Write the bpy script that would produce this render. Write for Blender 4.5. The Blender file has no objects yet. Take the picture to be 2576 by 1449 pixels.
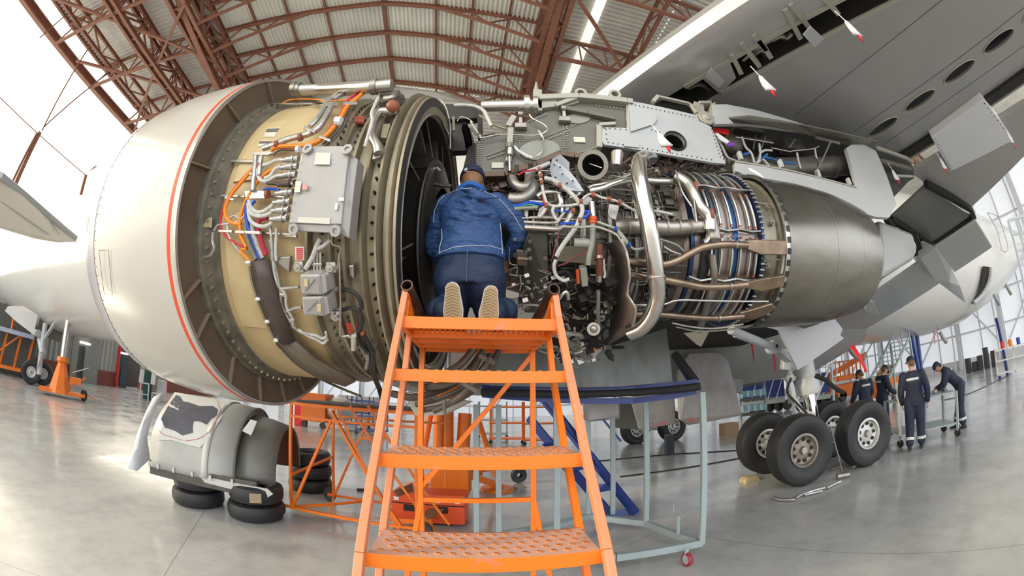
import bpy, math, random
from mathutils import Vector, Matrix
random.seed(7)
PI = math.pi
R_ = math.radians
scene = bpy.context.scene
COL = scene.collection

# ------------------------------------------------------------------ camera
# full-frame fisheye lens, 1.75 m above the hangar floor, tilted 16 degrees up
CAM_H = 1.75
LENS_F, LENS_K = 971.09, -0.01759
PITCH, ROLL = R_(16.3213), R_(-0.2784)
cp, sp, cr, sr = math.cos(PITCH), math.sin(PITCH), math.cos(ROLL), math.sin(ROLL)
FWD = Vector((0, cp, sp))
_u = Vector((0, -sp, cp)); _r = Vector((1, 0, 0))
RGT = cr * _r + sr * _u
UPV = -sr * _r + cr * _u
cd = bpy.data.cameras.new('camera'); cam = bpy.data.objects.new('camera', cd); COL.objects.link(cam)
cd.type = 'PANO'; cd.panorama_type = 'FISHEYE_LENS_POLYNOMIAL'
cd.sensor_width = 36; cd.fisheye_fov = PI
_fm = LENS_F * 36 / 2576
cd.fisheye_polynomial_k0 = 0; cd.fisheye_polynomial_k1 = -1 / _fm; cd.fisheye_polynomial_k2 = 0
cd.fisheye_polynomial_k3 = -LENS_K / _fm ** 3; cd.fisheye_polynomial_k4 = 0
cam.matrix_world = Matrix(((RGT.x, UPV.x, -FWD.x, 0), (RGT.y, UPV.y, -FWD.y, 0), (RGT.z, UPV.z, -FWD.z, CAM_H), (0, 0, 0, 1)))
scene.camera = cam

# ------------------------------------------------------------------ light
w = bpy.data.worlds.new('sky'); scene.world = w; w.use_nodes = True
nt = w.node_tree; nt.nodes.clear()
_o = nt.nodes.new('ShaderNodeOutputWorld'); _b = nt.nodes.new('ShaderNodeBackground')
_g = nt.nodes.new('ShaderNodeTexCoord'); _s = nt.nodes.new('ShaderNodeSeparateXYZ')
_m = nt.nodes.new('ShaderNodeMapRange'); _c = nt.nodes.new('ShaderNodeMix'); _c.data_type = 'RGBA'
nt.links.new(_g.outputs['Generated'], _s.inputs[0]); nt.links.new(_s.outputs['X'], _m.inputs['Value'])
_m.inputs['From Min'].default_value = -0.85; _m.inputs['From Max'].default_value = 0.25
_c.inputs['A'].default_value = (1.0, 0.90, 0.72, 1); _c.inputs['B'].default_value = (0.90, 0.95, 1.0, 1)
nt.links.new(_m.outputs[0], _c.inputs['Factor']); nt.links.new(_c.outputs['Result'], _b.inputs[0])
_m2 = nt.nodes.new('ShaderNodeMapRange'); nt.links.new(_s.outputs['X'], _m2.inputs['Value'])   # the low sun stands on the left, the sky is brightest there
_m2.inputs['From Min'].default_value = -0.95; _m2.inputs['From Max'].default_value = 0.1; _m2.inputs['To Min'].default_value = 2.7; _m2.inputs['To Max'].default_value = 1.9
nt.links.new(_m2.outputs[0], _b.inputs[1])
nt.links.new(_b.outputs[0], _o.inputs[0])
sd = bpy.data.lights.new('low_sun', 'SUN'); sd.energy = 1.3; sd.angle = R_(6); sd.color = (1, 0.86, 0.62)
so = bpy.data.objects.new('low_sun', sd); COL.objects.link(so)
so.rotation_euler = Vector((1, 0.15, -0.42)).to_track_quat('-Z', 'Y').to_euler()
def area_lamp(name, loc, size, power, color, aim):
    d = bpy.data.lights.new(name, 'AREA'); d.energy = power; d.color = color; d.shape = 'RECTANGLE'; d.size = size[0]; d.size_y = size[1]
    o = bpy.data.objects.new(name, d); COL.objects.link(o); o.location = loc
    o.rotation_euler = (Vector(aim) - Vector(loc)).to_track_quat('-Z', 'Y').to_euler()
    return o
scene.view_settings.view_transform = 'Standard'; scene.view_settings.look = 'None'
scene.view_settings.gamma = 1; scene.view_settings.use_curve_mapping = False
scene.view_settings.exposure = 0.55
scene.cycles.max_bounces = 6; scene.cycles.diffuse_bounces = 3; scene.cycles.glossy_bounces = 3
scene.cycles.use_adaptive_sampling = True; scene.cycles.use_denoising = True
scene.cycles.sample_clamp_indirect = 6

# ------------------------------------------------------------------ picking points of the place (real distances, metres)
def ray(px, py):
    x, y = px - 1288, 724.5 - py
    rr = math.hypot(x, y) + 1e-9; q = rr / LENS_F; th = q * (1 + LENS_K * q * q); s = math.sin(th)
    return (s * x / rr) * RGT + (s * y / rr) * UPV + math.cos(th) * FWD
CAM = Vector((0, 0, CAM_H))
def atY(px, py, y): d = ray(px, py); return CAM + d * (y / d.y)
def atZ(px, py, z): d = ray(px, py); return CAM + d * ((z - CAM_H) / d.z)
def atX(px, py, x): d = ray(px, py); return CAM + d * (x / d.x)
def atD(px, py, D): return CAM + ray(px, py) * D
# engine frame: axis point EA, aft direction EX, towards the ladder EN, up EU
EA = Vector((0, 2.8062, 1.2021 + CAM_H))
EX = Vector((0.999572, -0.003645, -0.029017)); EN = Vector((-0.003646, -0.999993, 0)); EU = Vector((0.029017, -0.000106, 0.999579))
def en(s, ang, R):
    a = R_(ang); return EA + EX * s + EN * (R * math.cos(a)) + EU * (R * math.sin(a))
def esa(P):
    q = P - EA; return q.dot(EX), math.degrees(math.atan2(q.dot(EU), q.dot(EN))), math.hypot(q.dot(EU), q.dot(EN))
def onR(px, py, R):
    d = ray(px, py); o = CAM - EA
    dp = d - EX * d.dot(EX); op = o - EX * o.dot(EX)
    a = dp.dot(dp); b = 2 * dp.dot(op); c = op.dot(op) - R * R
    D = max(b * b - 4 * a * c, 0); return CAM + d * ((-b - math.sqrt(D)) / (2 * a))
# building frame: x across the hangar, y along its ridge
TH = R_(8.5); CT, ST = math.cos(TH), math.sin(TH)
def bf(x, y, z=0.0): return Vector((x * CT - y * ST, x * ST + y * CT, z))

# ------------------------------------------------------------------ materials
MATS = {}
def mat(name, col, rough=0.5, metal=0.0, var=0.0, vscale=3.0, col2=None, bump=0.0, bscale=40.0, emit=None, estr=0.0, coat=0.0, rvar=0.0, stretch=None, spec=None, bdist=0.02):
    if name in MATS: return MATS[name]
    m = bpy.data.materials.new(name); m.use_nodes = True; t = m.node_tree; b = t.nodes['Principled BSDF']
    b.inputs['Base Color'].default_value = (*col, 1); b.inputs['Roughness'].default_value = rough; b.inputs['Metallic'].default_value = metal
    if spec is not None: b.inputs['Specular IOR Level'].default_value = spec
    if coat: b.inputs['Coat Weight'].default_value = coat; b.inputs['Coat Roughness'].default_value = 0.12
    if emit: b.inputs['Emission Color'].default_value = (*emit, 1); b.inputs['Emission Strength'].default_value = estr
    if var or bump or rvar:
        tc = t.nodes.new('ShaderNodeTexCoord'); mp = t.nodes.new('ShaderNodeMapping'); t.links.new(tc.outputs['Object'], mp.inputs[0])
        if stretch: mp.inputs['Scale'].default_value = stretch
        n = t.nodes.new('ShaderNodeTexNoise'); n.inputs['Scale'].default_value = vscale; n.inputs['Detail'].default_value = 7; n.inputs['Roughness'].default_value = 0.62
        t.links.new(mp.outputs[0], n.inputs['Vector'])
        if var:
            rp = t.nodes.new('ShaderNodeValToRGB'); c2 = col2 or tuple(c * (1 - var) for c in col)
            rp.color_ramp.elements[0].position = 0.32; rp.color_ramp.elements[1].position = 0.62
            rp.color_ramp.elements[0].color = (*c2, 1); rp.color_ramp.elements[1].color = (*col, 1)
            t.links.new(n.outputs['Fac'], rp.inputs[0]); t.links.new(rp.outputs[0], b.inputs['Base Color'])
        if rvar:
            mr = t.nodes.new('ShaderNodeMapRange'); mr.inputs['To Min'].default_value = max(0.02, rough - rvar); mr.inputs['To Max'].default_value = rough + rvar
            mr.inputs['From Min'].default_value = 0.3; mr.inputs['From Max'].default_value = 0.7
            t.links.new(n.outputs['Fac'], mr.inputs['Value']); t.links.new(mr.outputs[0], b.inputs['Roughness'])
        if bump:
            n2 = t.nodes.new('ShaderNodeTexNoise'); n2.inputs['Scale'].default_value = bscale; n2.inputs['Detail'].default_value = 4
            t.links.new(mp.outputs[0], n2.inputs['Vector'])
            bp = t.nodes.new('ShaderNodeBump'); bp.inputs['Strength'].default_value = bump; bp.inputs['Distance'].default_value = bdist
            t.links.new(n2.outputs['Fac'], bp.inputs['Height']); t.links.new(bp.outputs[0], b.inputs['Normal'])
    MATS[name] = m; return m

# ------------------------------------------------------------------ mesh building
class MB:
    def __init__(self): self.v = []; self.f = []
    def add(self, vs, fs):
        n = len(self.v); self.v += [Vector(v) for v in vs]; self.f += [tuple(i + n for i in f) for f in fs]; return self
    def box(self, c, s, ax=None):
        c = Vector(c); X, Y, Z = ax if ax else (Vector((1, 0, 0)), Vector((0, 1, 0)), Vector((0, 0, 1)))
        vs = [c + X * (i * s[0] / 2) + Y * (j * s[1] / 2) + Z * (k * s[2] / 2) for i in (-1, 1) for j in (-1, 1) for k in (-1, 1)]
        return self.add(vs, [(0, 1, 3, 2), (4, 6, 7, 5), (0, 4, 5, 1), (2, 3, 7, 6), (0, 2, 6, 4), (1, 5, 7, 3)])
    def bar(self, a, b, w, h=None, up=(0, 0, 1)):
        a = Vector(a); b = Vector(b); h = h or w; d = b - a; L = d.length
        if L < 1e-6: return self
        d /= L; u = Vector(up)
        if abs(d.dot(u)) > 0.98: u = Vector((0, 1, 0))
        x = d.cross(u).normalized(); z = x.cross(d)
        return self.box((a + b) / 2, (L, w, h), (d, x, z))
    def ibeam(self, a, b, w, h, t=0.02, up=(0, 0, 1)):
        a = Vector(a); b = Vector(b); u = Vector(up)
        self.bar(a, b, t, h, up); self.bar(a + u * h / 2, b + u * h / 2, w, t * 1.4, up); self.bar(a - u * h / 2, b - u * h / 2, w, t * 1.4, up); return self
    def cyl(self, a, b, r, r2=None, n=12, cap=True):
        a = Vector(a); b = Vector(b); r2 = r if r2 is None else r2; d = (b - a)
        if d.length < 1e-7: return self
        d.normalize(); u = Vector((0, 0, 1)) if abs(d.z) < 0.9 else Vector((1, 0, 0)); x = d.cross(u).normalized(); y = d.cross(x)
        vs = []
        for c, q in ((a, r), (b, r2)):
            for i in range(n): t = 2 * PI * i / n; vs.append(c + x * (q * math.cos(t)) + y * (q * math.sin(t)))
        fs = [(i, (i + 1) % n, n + (i + 1) % n, n + i) for i in range(n)]
        if cap: fs += [tuple(range(n - 1, -1, -1)), tuple(range(n, 2 * n))]
        return self.add(vs, fs)
    def ring(self, c, d, ro, ri, t, n=24):
        c = Vector(c); d = Vector(d).normalized(); return self.turn(c, d, [(-t / 2, ri), (-t / 2, ro), (t / 2, ro), (t / 2, ri), (-t / 2, ri)], n)
    def turn(self, c, d, prof, n=24, a0=0, a1=360, x=None):
        c = Vector(c); d = Vector(d).normalized(); u = Vector((0, 0, 1)) if abs(d.z) < 0.9 else Vector((1, 0, 0))
        X = Vector(x) if x is not None else u.cross(d).normalized()
        Y = d.cross(X); full = abs(a1 - a0) >= 359.9; m = n if full else n + 1; vs = []; fs = []
        for s, r in prof:
            for i in range(m):
                t = R_(a0 + (a1 - a0) * i / n); vs.append(c + d * s + X * (r * math.cos(t)) + Y * (r * math.sin(t)))
        for k in range(len(prof) - 1):
            for i in range(n):
                j = (i + 1) % m; fs.append((k * m + i, k * m + j, (k + 1) * m + j, (k + 1) * m + i))
        return self.add(vs, fs)
    def lathe(self, prof, a0=0, a1=360, n=96):       # round the engine axis; angle 0 faces the ladder, 90 is up
        return self.turn(EA, EX, prof, n, a0, a1, EN)
    def tube(self, pts, r, n=8, smooth=3, cap=True, rs=None):
        P = [Vector(p) for p in pts]
        if smooth and len(P) > 2:
            Q = []
            E = [P[0] * 2 - P[1]] + P + [P[-1] * 2 - P[-2]]; RS = []
            for i in range(1, len(E) - 2):
                for k in range(smooth):
                    t = k / smooth; a, b, c, d = E[i - 1], E[i], E[i + 1], E[i + 2]
                    Q.append(0.5 * ((2 * b) + (c - a) * t + (2 * a - 5 * b + 4 * c - d) * t * t + (3 * b - a - 3 * c + d) * t ** 3))
                    if rs: RS.append(rs[i - 1] * (1 - t) + rs[i] * t)
            Q.append(P[-1]); P = Q
            if rs: RS.append(rs[-1]); rs = RS
        vs = []; fs = []; X = None; m = len(P)
        for i, p in enumerate(P):
            d = (P[min(i + 1, m - 1)] - P[max(i - 1, 0)])
            d = d.normalized() if d.length > 1e-9 else Vector((0, 0, 1))
            if X is None:
                u = Vector((0, 0, 1)) if abs(d.z) < 0.9 else Vector((1, 0, 0)); X = d.cross(u).normalized()
            else:
                X = (X - d * X.dot(d)); X = X.normalized() if X.length > 1e-6 else d.orthogonal().normalized()
            Y = d.cross(X); q = rs[i] if rs else r
            for k in range(n): t = 2 * PI * k / n; vs.append(p + X * (q * math.cos(t)) + Y * (q * math.sin(t)))
        for i in range(m - 1):
            for k in range(n): fs.append((i * n + k, i * n + (k + 1) % n, (i + 1) * n + (k + 1) % n, (i + 1) * n + k))
        if cap: fs += [tuple(range(n - 1, -1, -1)), tuple(range((m - 1) * n, m * n))]
        return self.add(vs, fs)
    def sphere(self, c, r, n=12, m=8, sc=(1, 1, 1)):
        c = Vector(c); vs = []; fs = []
        for j in range(1, m):
            ph = PI * j / m
            for i in range(n): t = 2 * PI * i / n; vs.append(c + Vector((r * sc[0] * math.sin(ph) * math.cos(t), r * sc[1] * math.sin(ph) * math.sin(t), r * sc[2] * math.cos(ph))))
        a = len(vs); vs += [c + Vector((0, 0, r * sc[2])), c - Vector((0, 0, r * sc[2]))]
        for j in range(m - 2):
            for i in range(n): fs.append((j * n + i, j * n + (i + 1) % n, (j + 1) * n + (i + 1) % n, (j + 1) * n + i))
        for i in range(n): fs.append((a, (i + 1) % n, i)); fs.append((a + 1, (m - 2) * n + i, (m - 2) * n + (i + 1) % n))
        return self.add(vs, fs)
    def prism(self, pts, th, holes=None):            # polygon of points given thickness behind itself
        P = [Vector(p) for p in pts]; n = Vector((0, 0, 0)); m = len(P)
        for i in range(m): a, b = P[i], P[(i + 1) % m]; n += a.cross(b)
        n.normalize(); c0 = sum(P, Vector()) / m
        if n.dot(c0 - CAM) < 0: n = -n
        th = abs(th); Q = P + [p + n * th for p in P]
        return self.add(Q, [tuple(range(m - 1, -1, -1)), tuple(range(m, 2 * m))] + [(i, (i + 1) % m, m + (i + 1) % m, m + i) for i in range(m)])
    def grid(self, rows, th=0.0):                    # rows of points -> surface
        m = len(rows[0]); vs = [p for r in rows for p in r]; fs = []
        for i in range(len(rows) - 1):
            for j in range(m - 1): fs.append((i * m + j, i * m + j + 1, (i + 1) * m + j + 1, (i + 1) * m + j))
        return self.add(vs, fs)
    def pieces(self, gap=0.004):
        n = len(self.v); up = list(range(n))
        def find(i):
            while up[i] != i: up[i] = up[up[i]]; i = up[i]
            return i
        for f in self.f:
            a = find(f[0])
            for j in f[1:]: up[find(j)] = a
        isl = {}
        for i in range(n): isl.setdefault(find(i), []).append(i)
        L = list(isl.values())
        if len(L) < 2 or len(L) > 400: return [list(range(n))]
        bb = [[min(self.v[i][k] for i in q) - gap for k in range(3)] + [max(self.v[i][k] for i in q) + gap for k in range(3)] for q in L]
        g = list(range(len(L)))
        def fg(i):
            while g[i] != i: i = g[i]
            return i
        for i in range(len(L)):
            for j in range(i):
                if all(bb[i][k] <= bb[j][k + 3] and bb[j][k] <= bb[i][k + 3] for k in range(3)): g[fg(i)] = fg(j)
        out = {}
        for i, q in enumerate(L): out.setdefault(fg(i), []).extend(q)
        return list(out.values())
    def build(self, name, m, parent=None, smooth=True, solid=0.0, bevel=0.0, subsurf=0, label=None):
        if parent is not None:
            gs = self.pieces()
            if 1 < len(gs) <= 24:                    # pieces that do not touch become parts of their own
                gs.sort(key=len, reverse=True); first = None
                for q in gs:
                    ix = {o: k for k, o in enumerate(sorted(q))}; b = MB(); b.v = [self.v[o] for o in sorted(q)]; b.f = [tuple(ix[i] for i in f) for f in self.f if f[0] in ix]
                    o = b._build(name, m, parent, smooth, solid, bevel, subsurf, label); first = first or o
                return first
            if len(gs) > 24: o = self._build(name, m, parent, smooth, solid, bevel, subsurf, label); o['kind'] = 'stuff'; return o
        return self._build(name, m, parent, smooth, solid, bevel, subsurf, label)
    def _build(self, name, m, parent=None, smooth=True, solid=0.0, bevel=0.0, subsurf=0, label=None):
        off = Vector((0, 0, 0)); q = parent
        while q is not None: off += q.location; q = q.parent
        me = bpy.data.meshes.new(name); me.from_pydata([tuple(v - off) for v in self.v], [], self.f); me.update()
        mats = m if isinstance(m, (list, tuple)) else [m]
        for x in mats: me.materials.append(x)
        o = bpy.data.objects.new(name, me); COL.objects.link(o); o.parent = parent
        import bmesh
        bm = bmesh.new(); bm.from_mesh(me); bmesh.ops.recalc_face_normals(bm, faces=bm.faces)
        if smooth:
            for f in bm.faces: f.smooth = True
            for e in bm.edges:
                if len(e.link_faces) == 2 and e.calc_face_angle(0) > 0.6: e.smooth = False
        bm.to_mesh(me); bm.free()
        if solid: md = o.modifiers.new('t', 'SOLIDIFY'); md.thickness = solid; md.offset = 0
        if subsurf: md = o.modifiers.new('s', 'SUBSURF'); md.levels = subsurf; md.render_levels = subsurf
        if bevel: md = o.modifiers.new('b', 'BEVEL'); md.width = bevel; md.segments = 2; md.limit_method = 'ANGLE'
        if label: o['label'] = label
        return o
def tag(o, label, cat, group=None, kind=None):
    if label: o['label'] = label
    if cat: o['category'] = cat
    if group: o['group'] = group
    if kind: o['kind'] = kind
    return o
def thing(name, loc, label, cat, group=None):
    o = bpy.data.objects.new(name, None); COL.objects.link(o); o.location = loc; o.empty_display_size = 0.1
    return tag(o, label, cat, group)
def struct(o): o['kind'] = 'structure'; return o
def copy_tree(o, parent=None, label=None, group=None):
    c = o.copy(); COL.objects.link(c); c.parent = parent
    if label: c['label'] = label
    if group: c['group'] = group
    for ch in list(o.children): copy_tree(ch, c)
    return c
def corr(mb, O, U, V, pitch, depth, N):              # corrugated sheet: ribs run along V, repeat along U
    O, U, V, N = Vector(O), Vector(U), Vector(V), Vector(N).normalized(); L = U.length; n = max(1, int(L / pitch)); u = U / L; vs = []
    for i in range(n):
        for t, h in ((0, 0), (0.3, 0), (0.5, 1), (0.8, 1)): vs.append(O + u * (min((i + t) * L / n, L)) + N * (h * depth))
    vs.append(O + U); k = len(vs)
    mb.add(vs + [p + V for p in vs], [(i, i + 1, k + i + 1, k + i) for i in range(k - 1)])
def atH(px, py, h):                                  # point seen at px,py, h metres away measured level with the floor
    d = ray(px, py); return CAM + d * (h / math.hypot(d.x, d.y))
from mathutils.geometry import delaunay_2d_cdt
def plate(mb, outer, holes, O, U, V, th):            # flat plate with real holes; outline points lie in the plane O,U,V
    O, U, V = Vector(O), Vector(U).normalized(), Vector(V).normalized(); N = U.cross(V).normalized()
    to2 = lambda p: Vector(((Vector(p) - O).dot(U), (Vector(p) - O).dot(V)))
    loops = [[to2(p) for p in outer]] + [[to2(p) for p in h] for h in holes]
    vs = []; es = []
    for L in loops:
        n = len(vs); vs += L; es += [(n + i, n + (i + 1) % len(L)) for i in range(len(L))]
    r = delaunay_2d_cdt(vs, es, [], 1, 1e-5); V2, F = r[0], r[2]
    def inside(p, L):
        c = False
        for i in range(len(L)):
            a, b_ = L[i], L[i - 1]
            if (a.y > p.y) != (b_.y > p.y) and p.x < (b_.x - a.x) * (p.y - a.y) / (b_.y - a.y) + a.x: c = not c
        return c
    keep = []
    for f in F:
        m = sum((V2[i] for i in f), Vector((0, 0))) / len(f)
        if inside(m, loops[0]) and not any(inside(m, h) for h in loops[1:]): keep.append(tuple(f))
    A = [O + U * p.x + V * p.y for p in V2]; mb.add(A, keep); mb.add([p + N * th for p in A], [tuple(reversed(f)) for f in keep])
    for L in loops:
        W = [O + U * p.x + V * p.y for p in L]; k = len(W); mb.add(W + [p + N * th for p in W], [(i, (i + 1) % k, k + (i + 1) % k, k + i) for i in range(k)])
    return mb
def circ(c, U, V, ru, rv=None, n=24):
    rv = rv or ru; return [Vector(c) + Vector(U) * (ru * math.cos(2 * PI * i / n)) + Vector(V) * (rv * math.sin(2 * PI * i / n)) for i in range(n)]
def text(s, mt, loc, X, Y, size, parent, name='lettering', th=0.002):
    cu = bpy.data.curves.new(name, 'FONT'); cu.body = s; cu.size = size; cu.extrude = th; cu.align_x = 'CENTER'; cu.align_y = 'CENTER'
    t = bpy.data.objects.new(name, cu); COL.objects.link(t); bpy.context.view_layer.update()
    me = bpy.data.meshes.new_from_object(t); bpy.data.objects.remove(t); me.materials.clear(); me.materials.append(mt)
    o = bpy.data.objects.new(name, me); COL.objects.link(o); X = Vector(X).normalized(); Y = Vector(Y); Y = (Y - X * Y.dot(X)).normalized(); Z = X.cross(Y)
    off = Vector((0, 0, 0)); q = parent
    while q is not None: off += q.location; q = q.parent
    o.parent = parent; p = Vector(loc) - off; o.matrix_local = Matrix(((X.x, Y.x, Z.x, p.x), (X.y, Y.y, Z.y, p.y), (X.z, Y.z, Z.z, p.z), (0, 0, 0, 1))); return o
# ------------------------------------------------------------------ shared paints and metals
M_fus = mat('white_fuselage_paint', (0.70, 0.685, 0.64), 0.22, var=0.05, vscale=0.5, coat=0.4)
M_wing = mat('grey_wing_paint', (0.36, 0.36, 0.355), 0.32, 0.1, var=0.08, vscale=1.2)
M_wle = mat('bare_leading_edge', (0.46, 0.46, 0.465), 0.26, 0.45)
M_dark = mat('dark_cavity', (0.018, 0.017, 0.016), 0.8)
M_rib = mat('primer_rib', (0.42, 0.41, 0.36), 0.5, 0.3)
M_pale = mat('pale_grey_panel', (0.47, 0.49, 0.51), 0.38, var=0.07, vscale=3)
M_pyl = mat('olive_grey_pylon', (0.165, 0.16, 0.135), 0.45, 0.25, var=0.12, vscale=5)
M_tire = mat('black_tyre_rubber', (0.022, 0.022, 0.025), 0.55, var=0.2, vscale=6)
M_hub = mat('grey_wheel_hub', (0.55, 0.56, 0.54), 0.4, 0.4)
M_steel = mat('bright_steel', (0.62, 0.61, 0.58), 0.22, 0.95)
M_dsteel = mat('dull_steel', (0.40, 0.38, 0.35), 0.38, 0.85, var=0.25, vscale=8)
M_strut = mat('grey_gear_paint', (0.50, 0.52, 0.53), 0.4, 0.1)
M_flag = mat('streamer_red', (0.80, 0.02, 0.03), 0.6)
M_cloth = mat('white_cloth', (0.80, 0.80, 0.82), 0.7)
# ------------------------------------------------------------------ the setting
def floor_mat():
    m = bpy.data.materials.new('polished_concrete'); m.use_nodes = True; t = m.node_tree; b = t.nodes['Principled BSDF']
    tc = t.nodes.new('ShaderNodeTexCoord')
    def noise(s, d=8, r=0.6, st=None):
        n = t.nodes.new('ShaderNodeTexNoise'); n.inputs['Scale'].default_value = s; n.inputs['Detail'].default_value = d; n.inputs['Roughness'].default_value = r
        if st:
            mp = t.nodes.new('ShaderNodeMapping'); mp.inputs['Scale'].default_value = st; t.links.new(tc.outputs['Object'], mp.inputs[0]); t.links.new(mp.outputs[0], n.inputs[0])
        else: t.links.new(tc.outputs['Object'], n.inputs[0])
        return n
    def ramp(src, e):
        r = t.nodes.new('ShaderNodeValToRGB'); r.color_ramp.elements[0].position = e[0][0]; r.color_ramp.elements[0].color = (*e[0][1], 1)
        r.color_ramp.elements[1].position = e[1][0]; r.color_ramp.elements[1].color = (*e[1][1], 1)
        t.links.new(src, r.inputs[0]); return r
    def mul(a, b_, f=1.0):
        x = t.nodes.new('ShaderNodeMix'); x.data_type = 'RGBA'; x.blend_type = 'MULTIPLY'; x.inputs['Factor'].default_value = f
        t.links.new(a, x.inputs['A']); t.links.new(b_, x.inputs['B']); return x.outputs['Result']
    c = ramp(noise(0.35).outputs['Fac'], ((0.3, (0.42, 0.425, 0.425)), (0.7, (0.54, 0.545, 0.54)))).outputs[0]
    c = mul(c, ramp(noise(1.6, 10, 0.75).outputs['Fac'], ((0.36, (0.80, 0.80, 0.80)), (0.56, (1, 1, 1)))).outputs[0])
    c = mul(c, ramp(noise(9, 6, 0.8, (1, 0.25, 1)).outputs['Fac'], ((0.29, (0.75, 0.73, 0.70)), (0.34, (1, 1, 1)))).outputs[0])
    # joints between the slabs, 6 m apart, along the building
    mp = t.nodes.new('ShaderNodeMapping'); mp.inputs['Rotation'].default_value = (0, 0, R_(-32)); mp.inputs['Location'].default_value = (1.2, 2.3, 0)
    t.links.new(tc.outputs['Object'], mp.inputs[0])
    sx = t.nodes.new('ShaderNodeSeparateXYZ'); t.links.new(mp.outputs[0], sx.inputs[0])
    for ax in ('X', 'Y'):
        pp = t.nodes.new('ShaderNodeMath'); pp.operation = 'PINGPONG'; pp.inputs[1].default_value = 2.6; t.links.new(sx.outputs[ax], pp.inputs[0])
        r = ramp(pp.outputs[0], ((0.003, (0.35, 0.34, 0.33)), (0.006, (1, 1, 1)))); c = mul(c, r.outputs[0], 0.8)
    t.links.new(c, b.inputs['Base Color'])
    rr = t.nodes.new('ShaderNodeMapRange'); rr.inputs['From Min'].default_value = 0.35; rr.inputs['From Max'].default_value = 0.65
    rr.inputs['To Min'].default_value = 0.09; rr.inputs['To Max'].default_value = 0.26
    t.links.new(noise(1.1, 8, 0.7).outputs['Fac'], rr.inputs['Value']); t.links.new(rr.outputs[0], b.inputs['Roughness'])
    bp = t.nodes.new('ShaderNodeBump'); bp.inputs['Strength'].default_value = 0.006; bp.inputs['Distance'].default_value = 0.02
    t.links.new(noise(2.5, 3).outputs['Fac'], bp.inputs['Height']); return m
b = MB(); b.add([(-70, -60, 0), (80, -60, 0), (80, 70, 0), (-70, 70, 0)], [(0, 1, 2, 3)]); struct(b.build('floor', floor_mat(), smooth=False))

M_sheet = mat('roof_sheet', (0.86, 0.85, 0.77), 0.5, 0.0, var=0.12, vscale=0.6)
M_sheet_side = mat('side_roof_sheet', (0.78, 0.76, 0.70), 0.55, 0.0, var=0.18, vscale=0.8)
M_sky = mat('skylight_strip', (0.9, 0.9, 0.85), 0.5, emit=(1, 0.98, 0.9), estr=0.55)
M_rust = mat('brown_steel', (0.30, 0.125, 0.075), 0.6, 0.0, var=0.25, vscale=4)
M_wall = mat('grey_cladding', (0.50, 0.51, 0.49), 0.55, var=0.1)
M_brick = mat('brick_red_base', (0.28, 0.09, 0.06), 0.7, var=0.2, vscale=5)
M_white = mat('white_paint', (0.78, 0.79, 0.8), 0.4, var=0.06)

XL, XA, XR1, XC, XB, XR = -23.0, -13.5, 3.1, -4.7, 12.4, 36.0      # across: roof edge, truss, ridge, truss, truss, right wall
YF, YE, YB = -13.0, 17.6, 36.0                                     # front opening, end of the vault, back wall
ZR, ZE = 19.75, 18.7
c = MB()
for x0, z0, x1, z1 in ((XA, ZE, XC, ZR), (XC, ZR, XR1, ZE)):
    O = bf(x0, YF, z0); corr(c, O, bf(x1, YF, z1) - O, bf(x0, YE, z0) - O, 0.22, 0.07, (0, 0, 1))
struct(c.build('ceiling', M_sheet, smooth=False))
c = MB()
for x0, z0, x1, z1, y0, y1 in ((XL, 17.9, XA, ZE, YF, YB), (XR1, ZE, XB, 18.2, YF, YB)):
    O = bf(x0, y0, z0); corr(c, O, bf(x0, y1, z0) - O, bf(x1, y0, z1) - O, 0.26, 0.08, (0, 0, 1))
c.add([bf(XL, YE, 17.2), bf(XB, YE, 17.2), bf(XR1, YE, ZE + .1), bf(XC, YE, ZR + .15), bf(XA, YE, ZE + .1)], [(0, 1, 2, 3, 4)]) if False else None
c.add([bf(XA, YE + .02, ZE - .05), bf(XR1, YE + .02, ZE - .05), bf(XR1, YE + .02, ZE + .2), bf(XC, YE + .02, ZR + .2), bf(XA, YE + .02, ZE + .2)], [(0, 1, 2, 3, 4)])
O = bf(XA, YE, ZE + .0); corr(c, O, bf(XA, YB, 15.5) - O, bf(XR1, YE, ZE + .0) - O, 0.3, 0.08, (0, 0, 1))
O = bf(XB, YF, 18.2); corr(c, O, bf(XR, YF, 13.5) - O, bf(XB, YB, 18.2) - O, 0.22, 0.07, (0, 0, 1))
struct(c.build('ceiling', M_sheet_side, smooth=False))
for i, (xs, w_) in enumerate(((5.6, 0.5), (9.4, 0.5), (-18.2, 0.7), (15.5, .5))):
    z = 18.0 + (0.3 if i == 2 else (0.45 if i < 2 else -.75)); s_ = MB()
    s_.add([bf(xs - w_ / 2, 1, z), bf(xs + w_ / 2, 1, z), bf(xs + w_ / 2, YB, z), bf(xs - w_ / 2, YB, z)], [(0, 1, 2, 3)])
    struct(s_.build('window_%d' % (i + 1), M_sky, smooth=False))
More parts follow.
